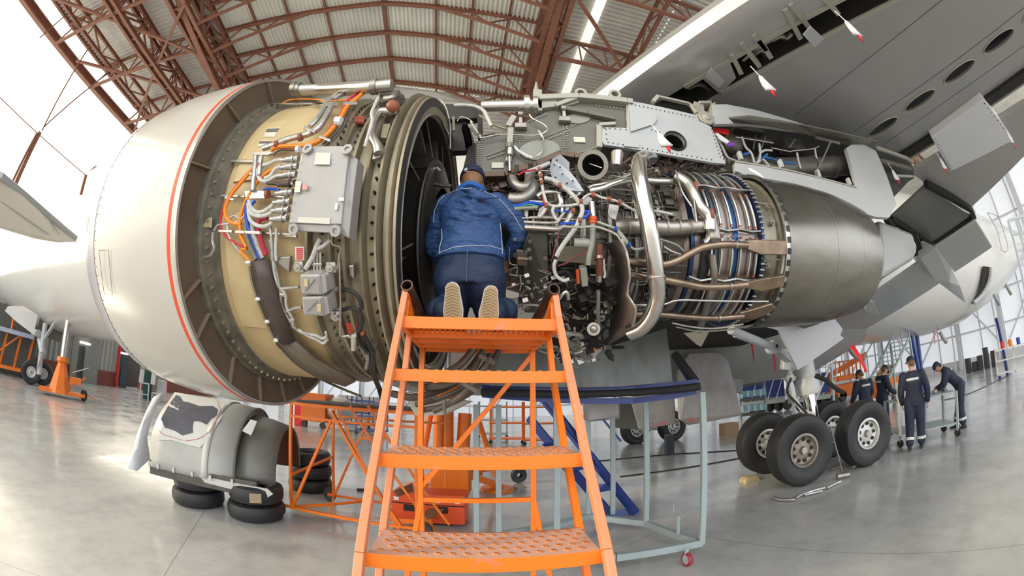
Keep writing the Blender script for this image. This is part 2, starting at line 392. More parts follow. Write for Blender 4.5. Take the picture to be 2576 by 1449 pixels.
# --- purlins of the vault: I-beams following the shallow gable, lattice haunches at both ends
def ztop(x): return ZE + (ZR - ZE) * (1 - abs(x - XC) / (XC - XA)) - 0.14
tn = [0]
def trim(mb, m=None): tn[0] += 1; return struct(mb.build('trim_%d' % tn[0], m or M_rust, smooth=False))
for k in range(7):
    y = 17.1 - 1.93 * k; b = MB()
    b.ibeam(bf(XA, y, ztop(XA)), bf(XC, y, ztop(XC)), 0.16, 0.22, 0.03); b.ibeam(bf(XC, y, ztop(XC)), bf(XR1, y, ztop(XR1)), 0.16, 0.22, 0.03)
    for sx, xe in ((1, XA), (-1, XR1)):
        xm = xe + sx * 5.0; lo = ztop(xe) - 1.7
        A, B = bf(xe, y, lo), bf(xm, y, ztop(xm) - 0.1); b.bar(A, B, 0.13, 0.13)
        for f0, f1 in ((0.06, 0.25), (0.5, 0.25), (0.5, 0.68), (0.84, 0.68)):
            p = A.lerp(B, f0); xq = xe + (xm - xe) * f1; b.bar(p, bf(xq, y, ztop(xq) - 0.1), 0.07, 0.07)
    trim(b)
b = MB()                                                           # thin runners along the ridge direction, just under the sheets
for x in (-11.6, -9.7, -7.7, XC, -2.0, -0.2, 1.6):
    b.bar(bf(x, YF, ztop(x) + 0.06), bf(x, YE, ztop(x) + 0.06), 0.11 if x != XC else 0.2, 0.1)
trim(b)
def girder(x, y0, y1, zt, zb, w, bay=2.4, ch=0.22, web=0.12, dx=0.0):
    b = MB()
    for sx in ((-w / 2, w / 2) if w else (0,)):
        for z in (zt, zb): b.ibeam(bf(x + sx + (dx if z == zb else 0), y0, z), bf(x + sx + (dx if z == zb else 0), y1, z), ch, ch, 0.035)
        y = y0; i = 0
        while y < y1 - 0.1:
            ye = min(y + bay, y1); za, zc = (zt, zb) if i % 2 else (zb, zt)
            b.bar(bf(x + sx + (dx if za == zb else 0), y, za), bf(x + sx + (dx if zc == zb else 0), ye, zc), web, web)
            b.bar(bf(x + sx, ye, zt), bf(x + sx + dx, ye, zb), web * .8, web * .8); y = ye; i += 1
    if w:
        y = y0; i = 0
        while y < y1 + 0.1:
            for z in (zt, zb):
                b.bar(bf(x - w / 2, y, z), bf(x + w / 2, y, z), web, web)
                if y + bay <= y1: b.bar(bf(x - w / 2, y, z), bf(x + w / 2, y + bay, z), web * .7, web * .7)
            b.bar(bf(x - w / 2, y, zt), bf(x + w / 2, y, zb), web * .7, web * .7)
            y += bay
    return trim(b)
girder(XA - .5, YF, YE + 8, 18.5, 16.9, 0.9, 1.93)
girder(XR1 + .4, YF, YE + 14, 18.5, 16.9, 0.8, 1.93)
girder(XB, YF, YB, 17.9, 16.0, 0.9, 2.2, 0.26)
girder(7.9, YF, YB, 17.8, 16.9, 0.0, 1.5, 0.14, 0.07)
girder(-17.6, YF, YB, 17.9, 16.6, 0.5, 2.0, 0.2, 0.1)
girder(-21.0, YF, YB, 17.6, 16.8, 0.0, 1.6, 0.14, 0.08)
def cross(y, x0, x1, zt0, zt1, dep, n, ch=0.16, web=0.08):
    b = MB(); A0, A1 = bf(x0, y, zt0), bf(x1, y, zt1); B0, B1 = bf(x0, y, zt0 - dep), bf(x1, y, zt1 - dep)
    b.bar(A0, A1, ch, ch); b.bar(B0, B1, ch, ch)
    for i in range(n):
        t0, t1 = i / n, (i + 1) / n
        if i % 2: b.bar(A0.lerp(A1, t0), B0.lerp(B1, t1), web, web)
        else: b.bar(B0.lerp(B1, t0), A0.lerp(A1, t1), web, web)
        b.bar(A0.lerp(A1, t1), B0.lerp(B1, t1), web * .8, web * .8)
    return trim(b)
for y in (3.2, 7.1, 11.0, 14.9, 18.8): cross(y, XL, XA - .9, 17.7, 18.4, 1.5, 5)
for y in (8.0, 12.0, 16.0, 20.0, 24.0): cross(y, XR1 + .8, XB - .4, 18.4, 17.9, 1.6, 6)
for y in (8.0, 14.0, 20.0): cross(y, XB + .5, XR, 17.8, 13.2, 1.5, 9)
for y in (21.5, 26.0): cross(y, XA, XR1, 17.6 - (y - 17) * .2, 17.6 - (y - 17) * .2, 1.3, 10, 0.14, 0.08)
b = MB()                                                           # long slanting wind braces
for a, q in (((XA, 16.0, 16.8), (XL, 9.0, 16.6)), ((XA, 8.0, 16.8), (XL, 16, 16.5)), ((XR1 + .5, 8, 16.8), (XB, 17, 15.9)), ((XB, 9, 15.9), (XR1 + .5, 20, 16.8)), ((XR1 + .5, 14, 16.8), (XB, 24, 15.9)), ((XA, 12, 16.8), (XL, 3, 16.6))):
    b.bar(bf(*a), bf(*q), 0.16, 0.14)
trim(b)
for y, x in ((12.5, -14.0), (12.5, 3.4)):                          # main inclined girders seen passing the vault
    b = MB(); b.ibeam(bf(x, y - 10, 17.8), bf(x, y + 9, 15.6), 0.34, 0.34, 0.05); trim(b)
# --- left side: cladding below, open daylight above, edge beam and rods
b = MB(); b.ibeam(bf(XL - .6, YF, 16.8), bf(XL - .6, YB, 16.8), 0.4, 0.45, 0.06); b.ibeam(bf(XL, YF, 17.9), bf(XL, YB, 17.9), 0.2, 0.3, 0.04); trim(b)
b = MB()
for p, q in (((215, 0), (100, 95)), ((265, 60), (105, 330)), ((320, 150), (110, 320))):
    b.bar(bf(XL - .6, 0, 0) * 0 + atX(*p, -23.5), atX(*q, -23.5), 0.07, 0.07)
b.bar(atX(100, 333, -23.5), atX(38, 465, -23.5), 0.22, 0.22); b.bar(atX(93, 335, -23.4), atX(30, 460, -23.4), 0.12, 0.12)
b.bar(atX(0, 245, -23.5), atX(215, 440, -23.5), 0.04, 0.04); b.bar(atX(216, 440, -23.5), atX(203, 490, -23.5), 0.16, 0.16)
trim(b)
XW = -24.6; HW = 4.4
b = MB(); O = bf(XW, 2, 1.0); corr(b, O, bf(XW, 22.0, 1.0) - O, Vector((0, 0, HW - 1.0)), 0.42, 0.12, (1, 0.15, 0))
O = bf(XW, 24.4, 1.0); corr(b, O, bf(XW, YB, 1.0) - O, Vector((0, 0, HW - 1.0)), 0.42, 0.12, (1, 0.15, 0))
O = bf(XW, 22.0, 3.0); corr(b, O, bf(XW, 24.4, 3.0) - O, Vector((0, 0, HW - 3.0)), 0.42, 0.12, (1, 0.15, 0))
struct(b.build('wall_left', M_wall, smooth=False))
b = MB(); b.bar(bf(XW, 2, 0.5), bf(XW, 22, 0.5), 0.2, 1.0); b.bar(bf(XW, 24.4, 0.5), bf(XW, YB, 0.5), 0.2, 1.0); struct(b.build('baseboard_left', M_brick, smooth=False))
b = MB(); b.bar(bf(XW - 2.2, 20, 1.6), bf(XW - 2.2, 27, 1.6), 0.1, 3.2); struct(b.build('wall_left', mat('dark_recess', (0.05, 0.05, 0.055), 0.7), smooth=False))
def door(n, y0, y1, h, m, frame=None):
    b = MB(); b.bar(bf(XW + .16, y0, h / 2), bf(XW + .16, y1, h / 2), 0.1, h); struct(b.build('door_%d' % n, m, smooth=False))
    if frame:
        b = MB(); b.bar(bf(XW + .22, y0 - .08, h / 2), bf(XW + .22, y0 - .08, h / 2) + Vector((0, 0, .01)), 0.1, h)
M_door = mat('dark_teal_door', (0.035, 0.05, 0.06), 0.5); M_panel = mat('grey_green_panel', (0.30, 0.31, 0.28), 0.55)
def wy(px):                                                        # place along the left wall seen at px
    d = ray(px, 950); p = bf(XW, 0); q = bf(0, 1); t = (p.x * d.y - p.y * d.x) / (q.y * d.x - q.x * d.y); return t
door(1, wy(170), wy(240), 2.9, M_panel); door(2, wy(186), wy(203), 2.3, M_door)
door(3, wy(298), wy(315), 2.3, M_door)
b = MB()
for p0, p1, z in ((186, 208, 2.5), (290, 306, 2.45)): b.bar(bf(XW + .35, wy(p0), z), bf(XW + .35, wy(p1), z), 0.35, 0.14)
trim(b, mat('door_lamp', (0.9, 0.9, 0.88), 0.4, emit=(1, 1, 0.95), estr=0.8))
b = MB()
for p in (287, 372, 416): b.bar(bf(XW + .3, wy(p), 0.0), bf(XW + .3, wy(p), 2.9), 0.16, 0.16)
trim(b, mat('signal_red', (0.75, 0.03, 0.03), 0.5))
# --- right and back walls: white glazed hangar doors with frames
M_glaze = mat('milky_glazing', (0.8, 0.84, 0.9), 0.35, emit=(0.86, 0.92, 1.0), estr=0.26, var=0.05, vscale=0.5)
M_frame = mat('pale_frame', (0.66, 0.69, 0.76), 0.5)
b = MB(); b.add([bf(XR, YF, 0.7), bf(XR, YB, 0.7), bf(XR, YB, 14), bf(XR, YF, 14)], [(0, 1, 2, 3)]); struct(b.build('wall_right', M_glaze, smooth=False))
b = MB(); b.bar(bf(XR - .1, YF, .35), bf(XR - .1, YB, .35), .3, .7); struct(b.build('baseboard_right', M_frame, smooth=False))
b = MB(); y = YF; i = 0
while y < YB:
    b.ibeam(bf(XR - .5, y, 0), bf(XR - .5, y, 14), 0.35, 0.35, 0.05, up=(1, 0, 0))
    b.bar(bf(XR - .8, y + .5, 0), bf(XR - .1, y + .5, 14), 0.1, 0.1)
    for z in (2.6, 5.0, 7.4, 9.8): b.bar(bf(XR - .2, y, z), bf(XR - .2, y + 4, z), 0.13, 0.13)
    b.bar(bf(XR - .2, y + 2, 0), bf(XR - .2, y + 2, 14), 0.1, 0.1)
    b.bar(bf(XR - .35, y, 0.8 if i % 2 else 6), bf(XR - .35, y + 4, 6 if i % 2 else 0.8), 0.12, 0.12)
    b.bar(bf(XR - .35, y, 11 if i % 2 else 6), bf(XR - .35, y + 4, 6 if i % 2 else 11), 0.12, 0.12)
    y += 4; i += 1
trim(b, M_frame)
b = MB(); b.add([bf(XW, YB, 0), bf(XR, YB, 0), bf(XR, YB, 16), bf(XW, YB, 16)], [(0, 1, 2, 3)]); struct(b.build('wall_back', M_glaze, smooth=False))
b = MB(); x = XW
while x < XR:
    b.ibeam(bf(x, YB - .4, 0), bf(x, YB - .4, 16), 0.35, 0.35, 0.05, up=(1, 0, 0))
    for z in (1.0, 3.2, 5.6, 8): b.bar(bf(x, YB - .2, z), bf(x + 4, YB - .2, z), 0.13, 0.13)
    b.bar(bf(x, YB - .3, 0.5), bf(x + 4, YB - .3, 6), 0.12, 0.12); b.bar(bf(x + 2, YB - .2, 0), bf(x + 2, YB - .2, 14), 0.1, 0.1); x += 4
trim(b, M_frame)
# ------------------------------------------------------------------ the engine
M_cowl = mat('cream_cowl_paint', (0.60, 0.57, 0.51), 0.24, var=0.06, vscale=1.2, coat=0.5)
M_lip = mat('pale_lip', (0.50, 0.49, 0.52), 0.3, 0.2)
M_gold = mat('golden_composite', (0.62, 0.48, 0.25), 0.40, var=0.14, vscale=4, col2=(0.52, 0.39, 0.20))
M_golds = mat('golden_side', (0.46, 0.38, 0.22), 0.42, var=0.2, vscale=5)
M_bulk = mat('brown_bulkhead', (0.17, 0.125, 0.09), 0.55, 0.1, var=0.25, vscale=2.5)
M_seal = mat('dirty_sealant', (0.17, 0.15, 0.11), 0.6, var=0.5, vscale=9)
M_olive = mat('grey_green_alloy', (0.38, 0.33, 0.23), 0.38, 0.4, var=0.25, vscale=5)
M_rubber = mat('black_rubber', (0.03, 0.03, 0.03), 0.5)
M_black = mat('matt_black', (0.012, 0.011, 0.01), 0.75)  # near-black matt base colour
M_duct = mat('dark_duct_liner', (0.075, 0.06, 0.05), 0.5, var=0.3, vscale=3)
M_boxg = mat('grey_box', (0.40, 0.39, 0.38), 0.42, 0.15, var=0.08, vscale=8)
M_al = mat('aluminium', (0.62, 0.60, 0.56), 0.3, 0.9, var=0.15, vscale=12)
M_bronze = mat('heat_tinted_pipe', (0.36, 0.27, 0.19), 0.32, 0.9, var=0.35, vscale=7, col2=(0.22, 0.15, 0.12))
M_ti = mat('brushed_nozzle', (0.30, 0.285, 0.25), 0.30, 0.9, var=0.3, vscale=2.2, stretch=(0.6, 1.4, 1.4), rvar=0.08, col2=(0.20, 0.185, 0.155))
M_sleeve = mat('white_silicone_sleeve', (0.62, 0.61, 0.57), 0.45, var=0.25, vscale=30)
M_silv = mat('silver_braid', (0.55, 0.55, 0.54), 0.35, 0.7, var=0.4, vscale=50)
M_orange_c = mat('orange_cable', (0.90, 0.25, 0.01), 0.45); M_red_c = mat('red_cable', (0.55, 0.02, 0.03), 0.45); M_blue_c = mat('blue_cable', (0.01, 0.07, 0.50), 0.4)
M_clamp = mat('orange_clamp', (0.30, 0.09, 0.045), 0.5)
M_core = mat('core_casing_metal', (0.16, 0.145, 0.125), 0.45, 0.7, var=0.4, vscale=6)
M_brownp = mat('brown_harness_duct', (0.11, 0.08, 0.07), 0.5, 0.2, var=0.3, vscale=5)
sN = 2.047
eng = thing('jet_engine', en(0, -90, 1.2), 'large turbofan engine with its side cowls off, under the near wing', 'engine')
b = MB(); b.lathe([(-3.0, 1.395), (-2.6, 1.425), (-2.2, 1.43), (-1.905, 1.4175), (-1.903, 1.40), (-1.95, 1.39), (-2.2, 1.2), (-3.0, 1.15)], n=128); cowl = b.build('inlet_cowl', M_cowl, eng)
b = MB(); b.lathe([(-3.0, 1.396), (-3.15, 1.37), (-3.3, 1.32), (-3.38, 1.27), (-3.42, 1.21), (-3.38, 1.15), (-3.2, 1.12), (-3.0, 1.15)], n=128); b.build('lip_skin', M_lip, cowl)
b = MB(); b.lathe([(-3.004, 1.3965), (-2.996, 1.3975)]); b.build('skin_joint', M_seal, cowl)
b = MB(); b.lathe([(-1.985, 1.4220), (-1.955, 1.4212)], n=128); b.build('stripe', mat('orange_red_paint', (0.85, 0.08, 0.02), 0.4), cowl)
b = MB(); b.lathe([(-1.925, 1.4195), (-1.903, 1.4195), (-1.9, 1.405), (-1.915, 1.40)], n=128); b.build('edge_seal', M_al, cowl)
b = MB(); q = [onR(*p, 1.432) for p in ((249, 630), (273, 629), (283, 741), (262, 738), (249, 630))]; b.tube(q, .0022, 4, 0); b.build('panel_outline', M_seal, cowl)
b = MB()
for i in range(60): b.sphere(en(-2.97, -85 + i * 2.6, 1.399), .004, 5, 3)
b.build('fastener', M_seal, cowl)['kind'] = 'stuff'
b = MB(); b.lathe([(-1.915, 1.405), (-1.935, 1.33), (-1.94, 1.17)], n=96); bulk = b.build('bulkhead', M_bulk, eng)
for a in (62, 42, 20, -2, -36, -47, -66, -83, -98, -112, -128, 84):
    b = MB(); A, B = en(-1.915, a, 1.40), en(-1.925, a + 3, 1.19); b.bar(A, B, .012, .03, up=EX); b.build('stiffener', mat('bulk_rib', (.25, .18, .13), .5), bulk, smooth=False)
b = MB(); b.lathe([(-1.94, 1.22), (-1.905, 1.215), (-1.89, 1.20), (-1.84, 1.195), (-1.82, 1.165), (-1.78, 1.165), (-1.77, 1.15)], n=96); b.build('front_flange', M_seal, eng)
b = MB()
for i in range(90): b.cyl(en(-1.84, i * 4, 1.185), en(-1.84, i * 4, 1.205), .012, n=6)
b.build('bolt', M_olive, eng)['kind'] = 'stuff'
b = MB(); b.lathe([(-1.78, 1.14), (-1.74, 1.155), (-1.6, 1.15), (-1.22, 1.15), (-1.17, 1.14), (-1.12, 1.105)], n=120); fc = b.build('fan_case', M_gold, eng)
for a0, a1 in ((14, 50), (-22, 4), (-150, -52)):                       # raised containment panels
    b = MB(); b.lathe([(-1.72, 1.15), (-1.70, 1.168), (-1.3, 1.168), (-1.27, 1.15)], a0, a1, 40); b.build('case_panel', M_gold, fc)
b = MB(); b.lathe([(-1.14, 1.11), (-1.12, 1.145), (-1.10, 1.145), (-1.09, 1.10), (-.99, 1.085), (-.985, 1.12), (-.965, 1.12), (-.96, 1.085), (-.90, 1.08), (-.895, 1.125), (-.875, 1.125), (-.87, 1.07), (-.80, 1.06)], n=120); rc = b.build('mid_case', M_olive, eng)
b = MB(); b.lathe([(-.80, 1.06), (-.79, 1.12), (-.775, 1.125), (-.765, 1.07), (-.70, 1.065), (-.695, 1.15), (-.68, 1.155), (-.67, 1.075), (-.645, 1.07), (-.64, 1.13), (-.62, 1.135), (-.61, 1.10), (-.60, 1.12), (-.585, 1.12), (-.58, 1.04), (-.60, 1.0), (-.62, .975)], n=120); rr_ = b.build('rear_ring', M_olive, eng)
b = MB(); b.lathe([(-.583, 1.115), (-.575, 1.08), (-.58, 1.05)], n=120); b.build('rubber_seal', M_rubber, rr_)
b = MB(); b.lathe([(-.608, .99), (-.60, 1.005), (-.59, .99)], n=120); b.build('bright_edge', M_al, rr_)
for s_, R_o, step, ph, m in ((-1.035, 1.10, 3, 0, M_seal), (-.93, 1.09, 3, 1, M_seal), (-.735, 1.075, 4.5, 0, M_black)):
    b = MB()
    for i in range(int(360 / step)):
        a = i * step + ph; b.cyl(en(s_, a, R_o - .02), en(s_, a, R_o + .012), .009, n=6)
    b.build('bolt', m, rc)['kind'] = 'stuff'
b = MB(); b.lathe([(-.62, .975), (-.9, .96), (-1.25, .95), (-1.26, .3)], n=96); dl = b.build('duct_liner', M_duct, eng)
for i in range(9):
    a = i * 40 + 6; b = MB(); P = [en(-.70, a, .96), en(-.66, a + 2, .70), en(-1.2, a + 6, .70), en(-1.2, a + 4, .95)]; b.add(P + [p + EU * .004 + EX * .012 for p in P], [(0, 1, 2, 3), (4, 5, 6, 7), (0, 1, 5, 4), (1, 2, 6, 5), (2, 3, 7, 6), (3, 0, 4, 7)])
    b.build('guide_vane', M_duct, dl, smooth=False)
for i in range(9):
    a = i * 40 + 12; b = MB(); b.bar(en(-.66, a, .965), en(-.62, a + 3, .66), .006, .01); b.build('seam_strip', M_seal, dl, smooth=False)
b = MB(); b.lathe([(-1.2, .55), (-.66, .58), (-.62, .60), (-.60, .645), (-.585, .645), (-.58, .61), (-.57, .60), (-.56, .55), (-.55, .42)], n=96); b.build('inner_frame', mat('frame_black', (.05, .045, .04), .4, .5), eng)
b = MB(); b.lathe([(-.594, .648), (-.584, .648)], n=96); b.build('inner_ring', M_al, eng)
b = MB(); b.lathe([(-.52, .38), (-.1, .36), (.05, .40), (.25, .46), (.8, .50), (.95, .47), (1.05, .50), (1.2, .53)], n=80); core = b.build('core_case', M_core, eng)
for s_ in (.1, .3, .48, .66, .85, 1.02):
    b = MB(); b.lathe([(s_ - .015, .44), (s_ - .012, .535), (s_ + .012, .535), (s_ + .015, .44)], n=64); b.build('case_flange', M_dsteel, core)
# turbine case with its cooling hoops
M_tur = mat('rosy_turbine_metal', (.36, .31, .29), .35, .85, var=.2, vscale=5); M_navy = mat('blue_heat_band', (.035, .06, .13), .35, .8)
b = MB(); b.lathe([(1.2, .53), (1.25, .575), (1.66, .60), (1.80, .602)], n=96); b.build('turbine_case', M_tur, eng)
def s_of(px, R, py=600): return esa(onR(px, py, R))[0]
for px0, px1, m in ((1738, 1750, M_navy), (1768, 1790, M_rubber), (1798, 1812, mat('slate_heat_band', (.12, .13, .17), .35, .8)), (1846, 1859, mat('vivid_heat_band', (.03, .10, .28), .3, .8)), (1907, 1917, M_rubber)):
    a, z = s_of(px0, .61), s_of(px1, .61); b = MB(); b.lathe([(a, .585), (a + .003, .606), (z - .003, .606), (z, .585)], n=96); b.build('heat_band', m, eng)
for px in (1815, 1842, 1863, 1887, 1903, 1790):
    s_ = s_of(px, .625)
    for a0, a1 in ((24, 88), (-8, 20), (-40, -13), (-75, -44)):
        b = MB(); b.tube([en(s_, a, .628) for a in range(a0, a1 + 1, 4)], .011, 8, 1); cp_ = b.build('cooling_tube', M_steel, eng)
        b = MB(); 
        for a in (a0 + 1.2, a1 - 1.2): q = en(s_, a, .628); d = (en(s_, a + 1, .628) - q).normalized(); b.cyl(q - d * .007, q + d * .007, .0135, n=8)
        b.build('orange_ferrule', M_clamp, cp_)
for a in (22, -10.5, -42):                                              # longitudinal brackets carrying the hoops
    b = MB(); pts = [en(s_of(px, .64), a + w_, .645) for px, w_ in ((1738, 1.5), (1770, -1), (1800, .5), (1830, -.8), (1860, 1), (1890, 0), (1912, 1))]; [b.bar(pts[i], pts[i + 1], .03, .012) for i in range(6)]; b.build('hoop_bracket', M_dsteel, eng)
b = MB(); s0 = s_of(1914, .62); b.lathe([(s0 - .012, .6), (s0 - .01, .655), (s0 + .01, .655), (s0 + .012, .6)], n=96); fl = b.build('turbine_flange', M_navy, eng)
b = MB()
for i in range(96): b.box(en(s0, i * 3.75, .657), (.035, .012, .012), (EX, EU, EN))
b.build('bolt', M_dsteel, fl)['kind'] = 'stuff'
b = MB(); b.lathe([(s0, .603), (sN - .08, .612), (sN - .02, .60)], n=96); rcs = b.build('rear_case', mat('rear_case_olive', (.30, .28, .22), .35, .8, var=.2, vscale=6), eng)
for a in (15, -20, -26):
    b = MB(); b.tube([en(s0 + .05, a, .615), en(s0 + .2, a - 1, .625)], .004, 6, 0); b.build('probe_wire', M_steel, rcs)
for a, dx_ in ((11, .12), (-2, .12), (-31, .06)):
    b = MB(); q = en(s0 + dx_, a, .61); d = (en(0, a, 1) - en(0, a, 0)); b.cyl(q, q + d * .03, .02, n=10); b.cyl(q + d * .03, q + d * .05, .01, n=8); b.build('probe_boss', M_dsteel, rcs)
b = MB(); b.lathe([(sN - .075, .60), (sN - .07, .628), (sN - .04, .628), (sN - .03, .60)], n=96); b.build('gap_seal', M_seal, eng)
b = MB(); b.lathe([(sN - .035, .65), (sN - .02, .672), (sN, .672), (sN + .05, .668), (2.5, .668), (2.9, .645), (3.2, .60), (3.39, .565), (3.385, .55), (3.0, .60), (2.2, .62)], n=128); noz = b.build('exhaust_nozzle', M_ti, eng)
for s_ in (2.62, 3.02, 3.2):
    r0 = {2.62: .6665, 3.02: .634, 3.2: .6015}[s_]; b = MB(); b.lathe([(s_ - .002, r0), (s_ + .002, r0 + .0005)], n=128); b.build('weld_seam', M_dsteel, noz)
b = MB(); b.lathe([(sN - .037, .652), (sN - .037, .674), (sN - .005, .675)], n=128); b.build('rim', M_steel, noz)
for i in range(32):
    b = MB(); a = -100 + i * 7.2; b.box(en(sN - .012, a, .678), (.03, .045, .006), (EX, (en(0, a + 90, 1) - EA), (en(0, a, 1) - EA))); b.build('fixing_tab', mat('dark_tab', (.04, .04, .05), .5, .3), noz, smooth=False)
c6 = lambda x, y: (400 + x / 2.898, 180 + y / 2.898)
c7 = lambda x, y: (400 + x / 3.15, 600 + y / 3.15)
c2 = lambda x, y: (600 + x / 2.8975, y / 2.8975)
cA = lambda x, y: (980 + x / 3.45, 200 + y / 3.45)
cB = lambda x, y: (1280 + x / 4.2625, 380 + y / 4.2625)
cC = lambda x, y: (1260 + x / 4.261, 600 + y / 4.261)
cD = lambda x, y: (1600 + x / 2.786, 360 + y / 2.786)
def et(nm, cv, pts, r, R, m, n=8, parent=None, sm=4):
    b = MB(); b.tube([onR(*cv(p[0], p[1]), p[2] if len(p) > 2 else R) for p in pts], r, n, sm); return b.build(nm, m, parent or eng)
def clampat(cv, p, R, r=.02, m=None, L=.02, d=None, parent=None):
    b = MB(); q = onR(*cv(*p), R); d = d or EX; b.cyl(q - d * L / 2, q + d * L / 2, r, n=10); return b.build('clamp', m or M_clamp, parent or eng)
I2 = lambda x, y: (x, y)
def ebox(nm, cv, pts, R, th, m, bev=.006, parent=None):
    b = MB(); b.prism([onR(*cv(*p), R) for p in pts], th); return b.build(nm, m, parent or eng, smooth=False, bevel=bev)
# ---- control box on the fan case
cb = ebox('control_unit', c6, ((1040, 590), (1110, 588), (1112, 545), (1340, 540), (1345, 588), (1385, 590), (1330, 1115), (945, 1105)), 1.30, .13, M_boxg)
ebox('side_wall', c6, ((1385, 590), (1450, 640), (1385, 1215), (1315, 1180), (1330, 1115)), 1.285, .1, mat('box_side', (.33, .32, .31), .45, .15), .004, cb)
ebox('bottom_rail', c6, ((940, 1108), (1330, 1118), (1325, 1180), (950, 1160)), 1.29, .04, M_boxg, .004, cb)
for p in ((985, 1150), (1290, 1162), (1375, 572), (1085, 568)):
    b = MB(); q = onR(*c6(*p), 1.31); d = (q - EA); d = (d - EX * d.dot(EX)).normalized(); b.turn(q, d, [(0, .03), (.012, .03), (.012, .014), (0, .014)], 16); b.cyl(q - d * .02, q + d * .005, .012, n=10); b.build('mount_lug', M_boxg, cb)
for nm, P, m in (('label', ((1145, 590), (1253, 592), (1243, 678), (1130, 676)), mat('cream_label', (.68, .66, .56), .5)), ('label', ((1015, 1060), (1247, 1068), (1243, 1112), (1008, 1100)), MATS['cream_label']), ('label', ((995, 798), (1037, 800), (1025, 880), (985, 878)), MATS['cream_label']), ('red_label', ((1048, 820), (1082, 822), (1078, 862), (1043, 860)), mat('red_white_label', (.7, .3, .28), .5)), ('latch', ((1312, 918), (1350, 920), (1345, 944), (1308, 942)), M_white), ('latch', ((1285, 958), (1305, 960), (1297, 1008), (1278, 1006)), M_white)):
    ebox(nm, c6, P, 1.303, .003, m, .0, cb)
for i in range(9):
    t = i / 8; b = MB(); q = onR(*c6(1022 - 85 * t, 600 + 460 * t), 1.302); b.cyl(q, q + EN * .02, .006, n=6); b.build('screw', M_dsteel, cb)
for i, (x, y) in enumerate(((985, 636), (980, 690), (968, 750), (958, 815), (945, 880), (925, 948), (915, 1008), (905, 1070))):
    q = onR(*c6(x, y), 1.27); b = MB(); b.cyl(q + EX * .03, q - EX * .05, .018, n=12); b.cyl(q - EX * .01, q + EX * .0, .024, n=12); b.cyl(q - EX * .05, q - EX * .085, .014, n=10); b.build('connector', M_silv if i != 3 else M_brownp, cb)
# harness branches to the connectors
for i, L in enumerate((((895, 642), (850, 650), (800, 672), (760, 685)), ((890, 692), (850, 710), (810, 760), (770, 780)), ((880, 756), (840, 770), (790, 800), (740, 790), (720, 740), (735, 650)), ((900, 815), (850, 815), (790, 810)), ((850, 952), (810, 990), (760, 1020), (710, 1025), (670, 990), (655, 940)), ((850, 1010), (800, 1040), (740, 1055), (680, 1040), (650, 1000)), ((835, 1080), (815, 1110), (760, 1130), (700, 1115), (660, 1070), (650, 960)))):
    et('sleeved_branch', c6, L, .012, 1.24, M_sleeve if i != 3 else M_brownp)
et('armoured_conduit', c6, [(705, 620), (700, 700), (690, 790), (685, 870)], .017, 1.24, M_silv); et('armoured_conduit', c6, [(745, 622), (735, 700), (730, 760)], .017, 1.24, M_silv)
et('armoured_conduit', c6, [(760, 560), (860, 525), (950, 490), (1030, 470), (1100, 450), (1160, 415), (1200, 360), (1240, 290), (1260, 240)], .020, 1.23, M_silv)
et('armoured_conduit', c6, [(1100, 400), (1150, 350), (1190, 290), (1220, 230), (1270, 190), (1330, 150)], .018, 1.22, M_silv); et('armoured_conduit', c6, [(1270, 205), (1320, 175), (1380, 150)], .016, 1.22, M_silv)
